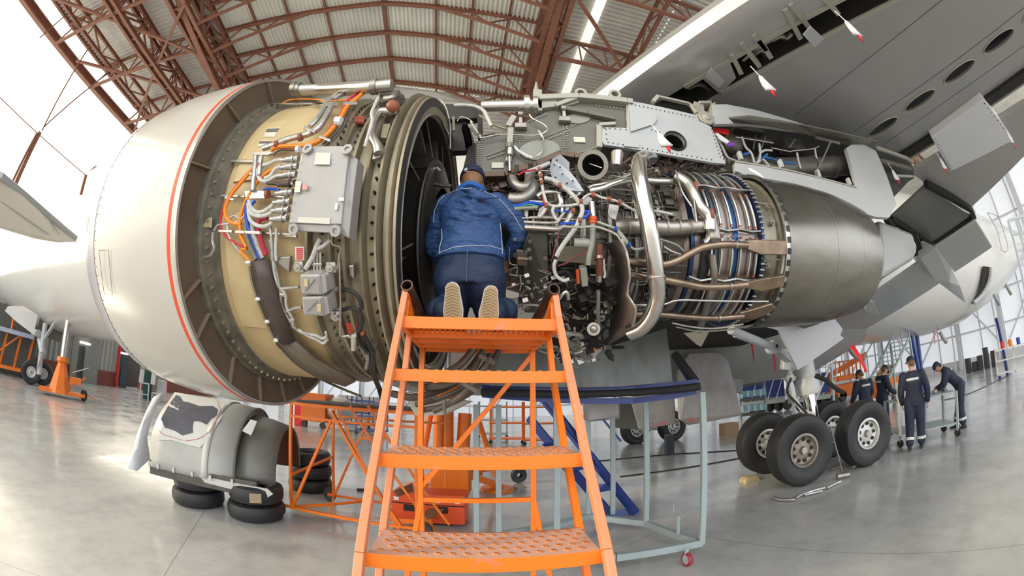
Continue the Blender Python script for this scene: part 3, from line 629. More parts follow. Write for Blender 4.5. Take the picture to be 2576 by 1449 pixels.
for L, r, m, nm in ((((1500, 145), (1440, 200), (1370, 260), (1330, 330), (1280, 400), (1220, 465), (1150, 515), (1050, 540), (880, 548), (820, 570)), .014, M_orange_c, 'orange_cable'),
    (((1480, 140), (1400, 190), (1370, 215), (1345, 270), (1310, 340), (1260, 400), (1220, 455), (1160, 500), (1110, 525)), .010, M_red_c, 'red_cable'),
    (((685, 705), (640, 760), (590, 820), (540, 880), (500, 950), (480, 1020), (500, 1080), (550, 1110), (600, 1110)), .012, M_orange_c, 'orange_cable'),
    (((880, 695), (800, 730), (720, 800), (660, 900), (620, 980), (595, 1060), (590, 1130), (600, 1210), (640, 1280)), .012, M_orange_c, 'orange_cable'),
    (((680, 705), (620, 770), (560, 840), (500, 930), (460, 1030), (450, 1110), (470, 1180), (540, 1240), (620, 1280)), .008, M_red_c, 'red_cable'),
    (((640, 1290), (605, 1300), (610, 1330), (650, 1370), (665, 1400)), .010, M_orange_c, 'orange_cable'),
    (((640, 940), (635, 1040), (650, 1130), (690, 1240), (740, 1370)), .012, M_blue_c, 'blue_cable'), (((700, 940), (670, 980), (640, 1040)), .010, M_blue_c, 'blue_cable'), (((765, 860), (820, 855), (880, 865)), .008, M_blue_c, 'blue_cable'),
    (((790, 1065), (735, 1080), (722, 1140), (740, 1220), (780, 1340)), .014, mat('crimson_hose', (.45, .01, .05), .45), 'crimson_hose'),
    (((680, 1100), (690, 1180), (720, 1270), (760, 1360)), .015, mat('pale_ribbed_hose', (.50, .48, .38), .5, var=.4, vscale=60), 'ribbed_hose'), (((630, 1100), (640, 1200), (670, 1290), (710, 1370)), .016, mat('grey_ribbed_hose', (.22, .21, .16), .5, var=.4, vscale=60), 'ribbed_hose'),
    (((600, 1080), (540, 1050), (500, 1110), (510, 1200), (570, 1290), (640, 1370)), .007, M_silv, 'wire'), (((400, 1160), (430, 1120), (500, 1110), (580, 1090), (630, 1040), (650, 980)), .007, M_silv, 'wire'),
    (((1600, 190), (1570, 250), (1550, 300), (1555, 350), (1545, 400), (1520, 480), (1500, 550)), .010, M_sleeve, 'sleeved_branch'),
    (((395, 1170), (390, 1230), (400, 1290), (370, 1340), (330, 1355)), .010, M_silv, 'wire'),
    (((810, 1130), (820, 1210), (825, 1290), (830, 1370), (850, 1440)), .009, M_silv, 'wire'), (((855, 1140), (855, 1220), (850, 1300), (855, 1380)), .009, M_sleeve, 'wire'),
    (((1400, 260), (1360, 320), (1330, 400), (1270, 470), (1190, 530)), .006, M_brownp, 'wire'), (((1420, 240), (1380, 330), (1350, 400), (1290, 480), (1210, 540)), .006, M_brownp, 'wire'),
    (((1010, 575), (900, 570), (850, 590), (840, 610)), .006, M_brownp, 'wire'), (((1260, 1200), (1265, 1260), (1320, 1280), (1318, 1330), (1300, 1440)), .005, M_olive, 'thin_pipe'),
    (((890, 235), (960, 205), (1080, 200), (1170, 205), (1230, 215), (1400, 205)), .005, M_orange_c, 'wire')):
    et(nm, c6, L, r, 1.225, m)
# supports
for P, R in ((((518, 640), (690, 640), (690, 658), (518, 658)), 1.19), (((445, 895), (620, 900), (620, 918), (445, 912)), 1.19), (((430, 1152), (530, 1155), (530, 1175), (430, 1172)), 1.235), (((552, 1158), (735, 1165), (735, 1187), (552, 1180)), 1.24), (((740, 1165), (960, 1180), (960, 1196), (740, 1184)), 1.2), (((675, 585), (790, 578), (830, 590), (790, 606), (680, 604)), 1.25), (((1190, 222), (1295, 216), (1300, 244), (1195, 248)), 1.23), (((1340, 218), (1445, 216), (1445, 236), (1342, 238)), 1.24), (((1055, 392), (1140, 425), (1132, 443), (1048, 408)), 1.26), (((1172, 460), (1250, 492), (1244, 510), (1165, 478)), 1.25), (((1330, 130), (1412, 126), (1412, 160), (1330, 162)), 1.22), (((620, 868), (690, 862), (775, 870), (770, 925), (630, 928)), 1.23), (((640, 720), (660, 715), (680, 745), (660, 755)), 1.23), (((480, 908), (545, 925), (540, 942), (476, 925)), 1.23), (((800, 898), (910, 905), (910, 920), (800, 915)), 1.2), (((910, 1178), (1000, 1185), (1000, 1210), (910, 1205)), 1.19), (((1425, 322), (1500, 322), (1492, 368), (1420, 366)), 1.13)):
    ebox('support_bracket', c6, P, R, .02, M_al if P[0] != (1425, 322) else mat('red_plate', (.42, .10, .07), .5), .003)
for p in ((1030, 480), (860, 530), (735, 690), (790, 895), (1015, 570)): clampat(c6, p, 1.235, .024, M_clamp if p[0] != 1015 else M_white)
clampat(c6, (1322, 365), 1.24, .03, M_white); clampat(c6, (1298, 362), 1.24, .028, M_white)
# data plates on the case
for P in (((790, 412), (878, 408), (840, 476), (760, 476)), ((735, 505), (828, 505), (808, 546), (716, 546))):
    pl = ebox('data_plate', c6, P, 1.172, .003, MATS['cream_label'], 0); A = [c6(*p) for p in P]
    for k in range(4):
        t0, t1 = .08 + k * .1, .13 + k * .1; L = lambda a, c, t: (a[0] + (c[0] - a[0]) * t, a[1] + (c[1] - a[1]) * t); b = MB(); b.prism([onR(*L(A[0], A[3], t0), 1.1735), onR(*L(A[1], A[2], t0), 1.1735), onR(*L(A[1], A[2], t1), 1.1735), onR(*L(A[0], A[3], t1), 1.1735)], .001); b.build('print_line', M_brownp, pl, smooth=False)
b = MB(); q = [onR(*c6(*p), 1.172) for p in ((735, 243), (1120, 235), (1200, 262))]; [b.bar(q[i], q[i + 1], .012, .012) for i in range(2)]; b.build('edge_channel', M_al, eng)
# top duct along the fan case
et('air_duct', c6, [(985, 130), (1050, 135), (1200, 128), (1400, 118), (1560, 112), (1700, 100)], .045, 1.26, M_al, 14)
for p in ((990, 130), (1020, 132), (1570, 112)):
    q = onR(*c6(*p), 1.26); b = MB(); b.cyl(q - EX * .02, q + EX * .02, .055, n=16); b.build('duct_coupling', M_dsteel, eng)
# elbow pipe at the rear case
et('elbow_pipe', c6, [(1735, 280), (1680, 290), (1600, 300), (1555, 400), (1550, 470), (1590, 540), (1600, 600)], .028, 1.17, M_al, 12)
ebox('pipe_foot', c6, ((1560, 585), (1625, 590), (1620, 615), (1552, 640)), 1.15, .03, M_al)
b = MB(); q = onR(*c6(1705, 258), 1.19); b.sphere(q, .045, 14, 10); b.build('orange_valve', M_clamp, eng)
et('pipe', c6, [(1640, 200), (1700, 190), (1740, 150)], .02, 1.22, M_dsteel); ebox('rear_lug_block', c6, ((1630, 380), (1690, 375), (1660, 480), (1610, 480)), 1.13, .05, M_olive)
ebox('valve_block', c6, ((1610, 150), (1735, 130), (1790, 170), (1700, 215), (1600, 220)), 1.2, .06, mat('dark_valve', (.16, .14, .11), .5, .4, var=.4, vscale=14))
et('thin_pipe', c6, [(1540, 230), (1470, 260), (1410, 340), (1370, 430), (1340, 540)], .008, 1.12, M_olive)
# ---- lower half of the fan case
hd = MB(); L0 = [onR(*c7(*p), 1.22) for p in ((735, 180), (750, 320), (800, 480), (870, 650), (950, 815), (1100, 985), (1290, 1100), (1480, 1160))]; L1 = [onR(*c7(*p), 1.22) for p in ((870, 160), (900, 310), (950, 470), (1010, 640), (1080, 810), (1230, 950), (1400, 1050), (1560, 1120))]
hd.grid([L0[:5], [a.lerp(c, .5) + (a - EA - EX * (a - EA).dot(EX)).normalized() * .03 for a, c in zip(L0[:5], L1[:5])], L1[:5]]); hd.build('harness_cover', M_brownp, eng, solid=.02)
hd = MB(); hd.grid([L0[4:], L1[4:]]); hd.build('lower_harness_cover', mat('olive_cover', (.17, .14, .10), .5, .2, var=.3, vscale=6), eng, solid=.03)
for L, r, m in ((((720, 220), (735, 330), (780, 480), (850, 660), (930, 820)), .010, M_olive), (((930, 830), (1100, 1000), (1300, 1120), (1450, 1190), (1600, 1250)), .01, M_seal), (((880, 10), (900, 120), (930, 250), (960, 400), (970, 520), (1030, 640), (1100, 730), (1200, 760)), .009, M_silv), (((925, 10), (905, 200), (940, 360), (1000, 440), (1010, 540), (1060, 640), (1060, 700)), .008, M_sleeve), (((965, 400), (1040, 390), (1110, 385)), .009, M_silv), (((1010, 580), (1080, 550), (1130, 548)), .009, M_silv), (((1100, 720), (1180, 770), (1250, 800), (1300, 830), (1335, 800)), .009, M_sleeve), (((1200, 760), (1250, 770), (1290, 790), (1325, 780), (1320, 740)), .009, M_sleeve), (((1430, 130), (1435, 400), (1440, 600), (1440, 760), (1510, 770)), .006, M_al), (((1280, 0), (1250, 60), (1210, 160), (1160, 240)), .014, M_sleeve), (((1360, 10), (1300, 60), (1260, 80)), .011, M_sleeve), (((1545, 770), (1540, 880)), .014, M_sleeve)):
    et('conduit', c7, L, r, 1.21, m)
for p in ((700, 192), (780, 485), (855, 665), (925, 815)): ebox('p_clamp', c7, ((p[0] - 22, p[1] - 12), (p[0] + 18, p[1] - 14), (p[0] + 20, p[1] + 10), (p[0] - 20, p[1] + 12)), 1.24, .02, M_white)
for p in ((970, 450), (1045, 655), (905, 160)): ebox('p_clamp', c7, ((p[0] - 25, p[1] - 15), (p[0] + 25, p[1] - 15), (p[0] + 25, p[1] + 15), (p[0] - 25, p[1] + 15)), 1.22, .02, M_al)
for k, (P, T) in enumerate(((((1115, 285), (1275, 285), (1285, 450), (1130, 445)), (1160, 340)), (((1130, 465), (1290, 460), (1305, 618), (1145, 608)), (1265, 540)))):
    u = ebox('relay_box', c7, P, 1.30, .12, mat('pale_metal_box', (.48, .48, .45), .4, .4, var=.12, vscale=9), .008); ebox('side_wall', c7, ((P[1][0], P[1][1]), (P[1][0] + 42, P[1][1] + 8), (P[2][0] + 48, P[2][1] - 25), P[2]), 1.29, .1, M_boxg, .004, u)
    ebox('inner_frame', c7, ((P[0][0] + 14, P[0][1] + 16), (P[1][0] - 14, P[1][1] + 16), (P[2][0] - 12, P[2][1] - 14), (P[3][0] + 14, P[3][1] - 14)), 1.304, .006, M_boxg, .002, u)
    b = MB(); b.bar(onR(*c7(P[3][0] + 30, P[3][1] - 30), 1.309), onR(*c7(P[1][0] - 40, P[1][1] + 35), 1.309), .004, .004); b.build('ridge', M_dsteel, u)
    ebox('label', c7, ((T[0] - 14, T[1] - 20), (T[0] + 16, T[1] - 20), (T[0] + 18, T[1] + 40), (T[0] - 12, T[1] + 40)), 1.31, .002, mat('yellowed_label', (.62, .52, .30), .5), 0, u)
for L in (((1330, 395), (1430, 400), (1500, 410), (1560, 440), (1600, 500), (1605, 560)), ((1330, 560), (1440, 568), (1520, 550), (1590, 580), (1610, 640), (1600, 700), (1575, 760), (1600, 840), (1650, 900)), ((1620, 760), (1660, 830), (1690, 900)), ((1690, 870), (1690, 960), (1680, 1020), (1700, 1100), (1740, 1200), (1770, 1290), (1830, 1340)), ((1700, 890), (1700, 980), (1710, 1080), (1760, 1200), (1790, 1270))): et('black_hose', c7, L, .012, 1.17, M_rubber)
for p, q in (((1320, 395), (1420, 402)), ((1335, 560), (1440, 566))): et('hose_end', c7, [p, q], .014, 1.19, M_silv)
et('hose', c7, [(1690, 840), (1720, 920), (1770, 1050), (1820, 1140)], .030, 1.14, M_seal, 10); et('hose', c7, [(1650, 910), (1655, 960), (1640, 1030)], .013, 1.17, M_silv)
for p in ((1100, 225), (1355, 232), (1395, 620)):
    q = onR(*c7(*p), 1.23); b = MB(); d = (q - EA); d = (d - EX * d.dot(EX)).normalized(); b.box(q - d * .02, (.055, .055, .02), (EX, d.cross(EX), d)); b.turn(q, d, [(-.02, .022), (.012, .022), (.012, .01), (.02, .008), (.02, 0)], 14); b.build('rubber_mount', M_al, eng)
for P in (((1210, 195), (1290, 195), (1290, 222), (1210, 222)), ((945, 148), (1040, 140), (1030, 270), (940, 200))): ebox('mount_plate', c7, P, 1.21, .03, M_dsteel)
for x in (1230, 1255, 1280): et('conduit', c7, [(x, 110), (x, 200), (x, 260)], .006, 1.2, M_al)
rt = ebox('red_placard', c7, ((1078, 66), (1146, 64), (1148, 172), (1080, 172)), 1.2, .004, M_white, 0)
for k in range(6): y = 76 + k * 16; ebox('red_line', c7, ((1086, y), (1138, y), (1139, y + 11), (1087, y + 11)), 1.203, .002, mat('placard_red', (.7, .06, .05), .5), 0, rt)
rt = ebox('caution_placard', c7, ((1478, 668), (1575, 675), (1580, 760), (1500, 765)), 1.11, .004, MATS['placard_red'], 0)
et('cross_pipe', c7, [(1500, 770), (1545, 770), (1580, 745), (1625, 750)], .016, 1.15, M_al); clampat(c7, (1620, 750), 1.16, .02)
et('tee_fitting', c7, [(1540, 770), (1545, 870)], .018, 1.15, M_sleeve)
for p in ((560, 1300), (450, 1120), (1310, 90)): pass
ebox('rear_stop_block', c7, ((1500, 215), (1540, 210), (1545, 320), (1510, 300)), 1.13, .04, M_al)
ebox('cream_bracket', c6, ((310, 1135), (350, 1070), (385, 1060), (380, 1140)), 1.2, .01, M_golds)
# pipes round the bottom of the fan frame
bp_ = [((1230, 850), (1200, 905), (1155, 955), (1100, 985), (1040, 1000), (985, 990)), ((1245, 865), (1215, 925), (1165, 975), (1105, 1003), (1045, 1018)), ((1215, 880), (1180, 940), (1120, 968), (1070, 975)), ((1255, 880), (1225, 940), (1180, 990), (1115, 1022), (1060, 1032)), ((1205, 860), (1165, 910), (1130, 935), (1090, 950)), ((1235, 900), (1190, 965), (1140, 1010), (1090, 1035))]
for i, L in enumerate(bp_):
    b = MB(); b.tube([atY(x, y, 2.55 - .04 * i) for x, y in L], .018 if i % 2 else .024, 8, 4); b.build('lower_pipe', (M_brownp, M_core, MATS['dark_valve'])[i % 3], eng)
for p_, q_, y_ in (((1205, 895), (1245, 915), 2.35), ((1165, 965), (1200, 985), 2.33), ((1118, 1005), (1118, 1040), 2.3)): b = MB(); b.bar(atY(*p_, y_), atY(*q_, y_), .016, .025); b.build('pipe_clamp', M_core, eng)
b = MB(); P = [atY(*p, 2.75) for p in ((1010, 985), (1180, 1010), (1210, 960), (1110, 1045), (1045, 1045))]; b.prism([P[0], P[1], P[3], P[4]], .3); b.build('drip_tray', mat('pale_tray', (.5, .49, .45), .5, var=.2), eng, smooth=False)
b = MB(); b.lathe([(-.45, .98), (-.44, 1.02), (-.40, 1.02), (-.38, .98)], -120, -76, 24); b.build('lower_seal', M_rubber, eng)
# ---- core: background clutter first (nobody could count it), then the pipes one sees
rnd = random.Random(11)
b = MB()
for i in range(300):
    s_ = rnd.uniform(.0, 1.22); a = rnd.uniform(-80, 88); R0 = .47 + .12 * rnd.random()
    p = en(s_, a, R0); k = rnd.random()
    if k < .55:
        pts = [p]; 
        for j in range(rnd.randint(2, 4)):
            if rnd.random() < .5: s_ += rnd.uniform(-.14, .14)
            else: a += rnd.uniform(-14, 14)
            pts.append(en(max(0, min(1.25, s_)), a, R0 + rnd.uniform(-.02, .03)))
        b.tube(pts, rnd.choice((.004, .005, .007, .010)), 6, 3)
    elif k < .8: d = (en(0, a, 1) - EA); b.cyl(p, p + d * .05, rnd.uniform(.008, .02), n=8)
    else: b.box(p, (rnd.uniform(.02, .07), rnd.uniform(.02, .05), .03), (EX, (en(0, a + 90, 1) - EA), (en(0, a, 1) - EA)))
b.build('small_core_fittings', mat('dark_brown_metal', (.17, .15, .13), .4, .85, var=.4, vscale=9), eng)['kind'] = 'stuff'  # dark brown-grey metal, tone varied at random
b = MB()
for i in range(110):
    s_ = rnd.uniform(.0, 1.22); a = rnd.uniform(-80, 88); R0 = .52 + .08 * rnd.random(); pts = [en(s_, a, R0)]
    for j in range(rnd.randint(2, 5)):
        if rnd.random() < .5: s_ += rnd.uniform(-.18, .18)
        else: a += rnd.uniform(-16, 16)
        pts.append(en(max(0, min(1.25, s_)), a, R0))
    b.tube(pts, rnd.choice((.003, .004, .006)), 5, 3)
b.build('small_core_wiring', M_dsteel, eng)['kind'] = 'stuff'
# ducts
def duct(pts, r, m=None, nm='duct', n=14, cv=I2, R=.75): return et(nm, cv, pts, r, R, m or M_al, n, sm=5)
dd = duct([(1638, 398, .70), (1622, 396, .76), (1610, 406, .82), (1608, 440, .86), (1618, 500, .87), (1630, 560, .87), (1641, 620, .87), (1650, 690, .88), (1653, 745, .88), (1640, 790, .9), (1615, 822, .9), (1585, 836, .88)], .053, M_steel, 'bleed_duct', 20)
for p, R in (((1611, 408), .82), ((1650, 700), .88)):
    q = onR(*p, R); b = MB(); b.cyl(q - Vector((0, 0, .012)), q + Vector((0, 0, .012)), .061, n=20); b.build('duct_coupling', M_dsteel, eng)
duct([(1700, 445), (1728, 462), (1745, 490), (1760, 520), (1782, 545), (1785, 580)], .044, M_al, 'turbine_duct', 16, R=.68)
for p, R in (((1745, 470), .69), ((1785, 538), .69)):
    q = onR(*p, R); b = MB(); b.cyl(q - Vector((.01, 0, .01)), q + Vector((.01, 0, -.01)), .048, n=16); b.build('clamp', M_clamp, eng)
duct([(1545, 572), (1600, 570), (1680, 575), (1735, 572), (1765, 570)], .054, mat('manifold_metal', (.42, .38, .34), .3, .9, var=.2, vscale=6), 'manifold', 16, R=.62)
for x in (1580, 1620, 1675, 1705, 1735): q = onR(x, 572, .62); b = MB(); b.cyl(q - EX * .006, q + EX * .006, .060, n=16); b.build('duct_coupling', M_dsteel, eng)
q = onR(1762, 575, .64); b = MB(); b.tube([q + Vector((.06 * math.sin(t), 0, .1 * math.cos(t))) for t in [i * PI / 8 for i in range(9)]], .02, 10, 2); b.build('loop_pipe', M_al, eng)
b = MB(); q = onR(1790, 575, .62); b.box(q, (.10, .10, .22), (EX, EN, EU)); b.build('turbine_boss', M_dsteel, eng, bevel=.03)
duct([(1790, 640), (1795, 700), (1780, 760), (1760, 830)], .03, M_dsteel, 'turbine_duct', R=.64)
for L, r, m in (([(1575, 657), (1640, 662), (1672, 665), (1708, 654), (1740, 636), (1772, 622), (1823, 615), (1880, 617)], .025, M_bronze), ([(1585, 690), (1640, 700), (1668, 703), (1726, 714), (1772, 722), (1833, 721), (1880, 716)], .025, M_bronze), ([(1590, 790), (1661, 791), (1744, 798), (1808, 800), (1870, 795)], .021, M_bronze), ([(1585, 768), (1666, 766), (1708, 755), (1800, 757), (1887, 758), (1932, 758)], .008, M_steel), ([(1600, 672), (1602, 720), (1590, 760)], .01, M_dsteel)):
    duct(L, r, m, 'scavenge_pipe', 12, R=.74)
for P in (((1873, 606), (1905, 602), (1979, 605), (1980, 642), (1915, 641), (1880, 628)), ((1866, 712), (1916, 702), (1977, 692), (1972, 722), (1916, 734), (1876, 726)), ((1860, 790), (1945, 765), (1950, 780), (1900, 805), (1865, 802))): ebox('flattened_pipe_end', I2, P, .72, .03, M_bronze, .008)
for p in ((1850, 616), (1836, 720), (1808, 800)): q = onR(*p, .74); b = MB(); b.cyl(q - EX * .008, q + EX * .008, .029, n=14); b.build('duct_coupling', M_dsteel, eng)
# round flanged port and the can beside it
def lookd(q): return (CAM - q).normalized()
q = onR(1492, 415, .80); d = (lookd(q) + Vector((-.05, 0, .05))).normalized(); b = MB(); b.turn(q, d, [(-.25, .075), (0, .075), (0, .098), (.02, .098), (.02, .070), (-.22, .068)], 32); port = b.build('open_duct_port', M_dsteel, eng)
b = MB(); b.turn(q, d, [(-.2, .068), (-.2, 0)], 24); b.turn(q, d, [(-.2, .0695), (.01, .0695)], 24); b.build('port_inside', M_black, port)
b = MB(); b.cyl(q + Vector((-.03, -.0, .015)) - d * .05, q + Vector((.055, 0, -.02)) - d * .02, .006); b.build('valve_disc', M_steel, port)
q = onR(1552, 402, .74); b = MB(); b.cyl(q + Vector((.01, 0, .055)), q + Vector((-.01, 0, -.06)), .045, .038, 18); b.sphere(q + Vector((.01, 0, .06)), .043, 14, 8, (1, 1, .4)); b.build('small_canister', M_al, eng)
ebox('shield_plate', cA, ((1410, 690), (1480, 645), (1565, 720), (1560, 790), (1620, 860), (1690, 965), (1650, 968), (1510, 955), (1420, 900), (1390, 770)), .76, .01, mat('pale_blue_plate', (.42, .45, .50), .4, .4), .003)
ebox('shield_plate', cA, ((1170, 790), (1390, 700), (1400, 730), (1190, 815)), .72, .02, M_pale)
for x, y in ((1430, 740), (1450, 700), (1500, 820), (1540, 900), (1590, 880), (1480, 760), (1440, 850)): b = MB(); b.sphere(onR(*cA(x, y), .765), .006, 6, 4); b.build('rivet', M_black, eng)
ebox('grey_bracket', cB, ((1080, 560), (1190, 580), (1150, 740), (1090, 720), (1060, 650)), .72, .01, M_dsteel); ebox('grey_bracket', cB, ((850, 480), (905, 510), (850, 575), (800, 580), (790, 530)), .72, .01, M_boxg); ebox('grey_bracket', cB, ((330, 610), (395, 570), (360, 690), (300, 700)), .7, .01, M_dsteel)
duct([(30, 290), (60, 350), (130, 390), (190, 380), (230, 290), (235, 240)], .034, M_dsteel, 'elbow_duct', 14, cB, .62); duct([(0, 510), (80, 520), (180, 500), (260, 430), (250, 370), (230, 330)], .042, M_dsteel, 'elbow_duct', 16, cB, .60); duct([(860, 430), (1000, 400), (1100, 360), (1240, 320), (1330, 310)], .022, M_steel, 'straight_pipe', 12, cB, .72); duct([(840, 400), (900, 370), (1080, 340), (1190, 300), (1310, 245)], .014, M_al, 'straight_pipe', 10, cB, .68); duct([(1480, 315), (1600, 325), (1800, 330)], .022, M_al, 'straight_pipe', 12, cB, .64)
duct([(890, 550), (895, 620), (900, 690), (900, 740)], .020, M_al, 'drain_pipe', 12, cB, .76); duct([(900, 780), (900, 900), (890, 1000), (860, 1130), (850, 1220)], .018, mat('dull_olive_pipe', (.33, .34, .30), .5, .3), 'drain_pipe', 12, cB, .8)
for y in (735, 770): q = onR(*cB(900, y), .77); b = MB(); b.cyl(q - Vector((0, 0, .01)), q + Vector((0, 0, .012)), .028, n=14); b.build('orange_coupling', mat('orange_rubber', (.60, .09, .02), .5), eng)
for L, r in ((((140, 720), (300, 715), (500, 720), (700, 735), (760, 740)), .006), (((160, 760), (300, 765), (440, 770), (520, 760), (560, 700), (640, 600)), .010), (((170, 815), (350, 825), (500, 835), (570, 820), (620, 760), (660, 690), (690, 640)), .018), (((650, 500), (720, 480), (760, 450)), .012), (((540, 470), (560, 560), (540, 600)), .02), (((300, 490), (350, 450), (420, 440)), .014), (((420, 440), (500, 440), (560, 460)), .014), (((220, 540), (330, 545), (430, 560)), .010)): duct(L, r, M_al, 'fuel_pipe', 10, cB, .70)
for L, r, m, nm in ((((320, 190), (335, 250), (350, 330), (365, 420), (385, 500), (405, 580), (370, 660), (320, 710)), .010, M_sleeve, 'wrapped_harness'), (((370, 460), (375, 540), (400, 590), (390, 650), (340, 700)), .006, M_red_c, 'red_cable'), (((100, 260), (160, 220), (230, 210), (290, 200)), .006, M_red_c, 'red_cable'), (((380, 290), (470, 310), (560, 370), (640, 430), (720, 510), (780, 590), (785, 660), (750, 740), (710, 830), (620, 950), (545, 1060), (510, 1130)), .014, M_sleeve, 'wrapped_harness'), (((505, 1165), (485, 1220), (490, 1290), (520, 1350), (590, 1390), (650, 1370)), .011, M_sleeve, 'wrapped_harness'), (((420, 570), (480, 590), (560, 590), (650, 585), (740, 570)), .009, M_sleeve, 'wrapped_harness'), (((790, 520), (830, 480), (900, 460), (1000, 500), (1100, 520), (1190, 550), (1280, 600), (1370, 650)), .008, M_sleeve, 'wrapped_harness'), (((480, 590), (470, 650), (500, 720), (530, 740)), .010, M_sleeve, 'wrapped_harness'), (((950, 760), (1060, 800), (1140, 830), (1200, 880), (1260, 960), (1300, 1020), (1360, 1055), (1450, 1040)), .008, mat('pale_green_sleeve', (.40, .44, .38), .5), 'wrapped_harness'), (((1150, 840), (1210, 920), (1270, 1000)), .008, MATS['pale_green_sleeve'], 'wrapped_harness'), (((1550, 640), (1650, 655), (1750, 680)), .009, M_sleeve, 'wrapped_harness'), (((40, 590), (120, 580), (200, 555), (300, 560), (370, 580)), .010, M_blue_c, 'blue_cable'), (((50, 605), (200, 575), (300, 590)), .006, mat('teal_cable', (.05, .30, .28), .5), 'teal_cable'), (((60, 620), (180, 610), (310, 605)), .01, mat('sage_cable', (.28, .30, .22), .5), 'sage_cable'), (((500, 645), (560, 640), (640, 650)), .008, M_blue_c, 'blue_cable'), (((800, 650), (860, 650), (830, 700), (790, 720)), .009, M_blue_c, 'blue_cable'), (((550, 780), (640, 775), (720, 770)), .008, M_blue_c, 'blue_cable'), (((530, 1230), (620, 1200), (700, 1140), (780, 1100), (830, 1095)), .005, mat('maroon_wire', (.20, .03, .05), .5), 'maroon_wire'), (((540, 860), (520, 960), (490, 1040), (470, 1150)), .004, MATS['maroon_wire'], 'maroon_wire')):
    et(nm, cB, L, r, .80, m)
for p in ((325, 195), (345, 265), (350, 335), (400, 580), (770, 540), (760, 740), (905, 470), (1075, 515), (1185, 545), (690, 640), (545, 365)): clampat(cB, p, .81, .017, M_clamp, .018)
for p in ((1150, 835), (1290, 1005), (570, 635)): clampat(cB, p, .82, .016, M_blue_c if p[0] != 570 else M_white, .012)
# shelf edge, accessory gearbox, heat shield
et('shelf_edge', cB, [(600, 812), (780, 815), (940, 812), (1130, 882), (1190, 950), (1245, 1050), (1280, 1180), (1295, 1300)], .008, .86, M_al)
M_shield = mat('rosy_shield_metal', (.34, .29, .26), .33, .8, var=.2, vscale=4)
inn = [(cC(1130, 60), .60), (cC(1200, 200), .58), (cC(1230, 330), .58), (cC(1250, 470), .58), (cC(1220, 650), .60), (cC(1190, 800), .66), (cC(1170, 960), .7), (cC(1150, 1140), .80)]
out = [(cC(1290, 10), .84), (cC(1345, 150), .86), (cC(1372, 300), .87), (cC(1380, 430), .87), (cC(1352, 600), .87), (cC(1443, 740), .9), (cC(1428, 880), .9), (cC(1388, 1000), .88)]
I_ = [onR(*p, R) for p, R in inn]; O_ = [onR(*p, R) for p, R in out]; M1 = [a.lerp(c, .5) + (CAM - a).normalized() * (-.05) for a, c in zip(I_, O_)]
b = MB(); b.grid([I_, M1, O_]); b.build('heat_shield', M_shield, eng, solid=.008); b = MB(); b.tube(O_, .009, 8, 2); b.build('shield_rim', M_al, eng)
b = MB(); b.prism([onR(*cC(*p), .62) for p in ((620, 90), (1060, 60), (1130, 300), (900, 270), (600, 240))], .02); b.build('inner_shield', mat('olive_shield', (.22, .20, .15), .5, .4, var=.3, vscale=5), eng, smooth=False)
gb = ebox('accessory_gearbox', cC, ((290, -60), (500, -60), (510, 500), (480, 800), (250, 800), (240, 100)), .66, .3, mat('gearbox_olive', (.10, .095, .075), .5, .3, var=.3, vscale=8), .01)
for p in ((315, 213), (475, 213), (295, 465), (310, 30), (300, 120)): b = MB(); q = onR(*cC(*p), .67); b.cyl(q, q + lookd(q) * .012, .013, n=14); b.cyl(q + lookd(q) * .012, q + lookd(q) * .02, .006, n=8); b.build('gearbox_bolt', M_core, gb)
ebox('oil_filter_unit', cC, ((160, 120), (290, 130), (280, 300), (170, 290)), .64, .2, M_core); ebox('grey_bracket', cC, ((100, 700), (185, 690), (180, 870), (110, 850)), .7, .05, MATS['dull_olive_pipe'])
et('pipe', cC, [(180, 215), (230, 215), (290, 220)], .012, .68, M_bronze); et('pipe', cC, [(225, 715), (330, 712), (420, 718)], .008, .7, M_al); et('pipe', cC, [(200, 390), (215, 480), (200, 560)], .008, .69, M_al)
blk = ebox('fuel_pump_unit', cC, ((640, 470), (1000, 440), (1130, 520), (1150, 900), (1000, 1180), (760, 1000), (640, 760)), .62, .3, mat('near_black_unit', (.022, .022, .022), .4), .02)
ebox('label', cC, ((780, 788), (855, 785), (848, 870), (765, 875)), .64, .003, MATS['cream_label'], 0, blk); ebox('label', cC, ((850, 830), (910, 828), (905, 865), (846, 868)), .64, .003, MATS['cream_label'], 0, blk)
ebox('coil_box', cC, ((845, 320), (925, 310), (938, 510), (870, 525)), .78, .06, MATS['dull_olive_pipe']); et('orange_strip', cC, [(820, 335), (830, 480)], .01, .78, MATS['orange_rubber'])
et('brown_actuator', cC, [(1055, 60), (1055, 150), (1058, 250), (1055, 390)], .022, .8, mat('brown_tube', (.16, .06, .04), .35, .3), 12); et('actuator_end', cC, [(1056, 390), (1054, 460)], .018, .8, M_al, 10); clampat(cC, (1055, 210), .8, .03, M_bronze, .02, Vector((0, 0, 1))); et('sleeved_branch', cC, [(1100, 210), (1105, 300), (1115, 380), (1105, 420)], .008, .8, M_sleeve)
et('valve_stem', cC, [(1045, 560), (1045, 700), (1040, 780), (1055, 960)], .014, .8, M_dsteel); q = onR(*cC(995, 970), .82); d = lookd(q); b = MB(); b.turn(q, d, [(0, .046), (.015, .044), (.015, .026), (.03, .018), (.035, .0)], 24); b.build('round_valve', M_dsteel, eng)
q = onR(*cC(870, 50), .78); b = MB(); b.cyl(q - EX * .05, q + EX * .05, .03, n=14); b.cyl(q + EX * .03, q + EX * .07, .02, n=12); b.build('check_valve', MATS['dull_olive_pipe'], eng)
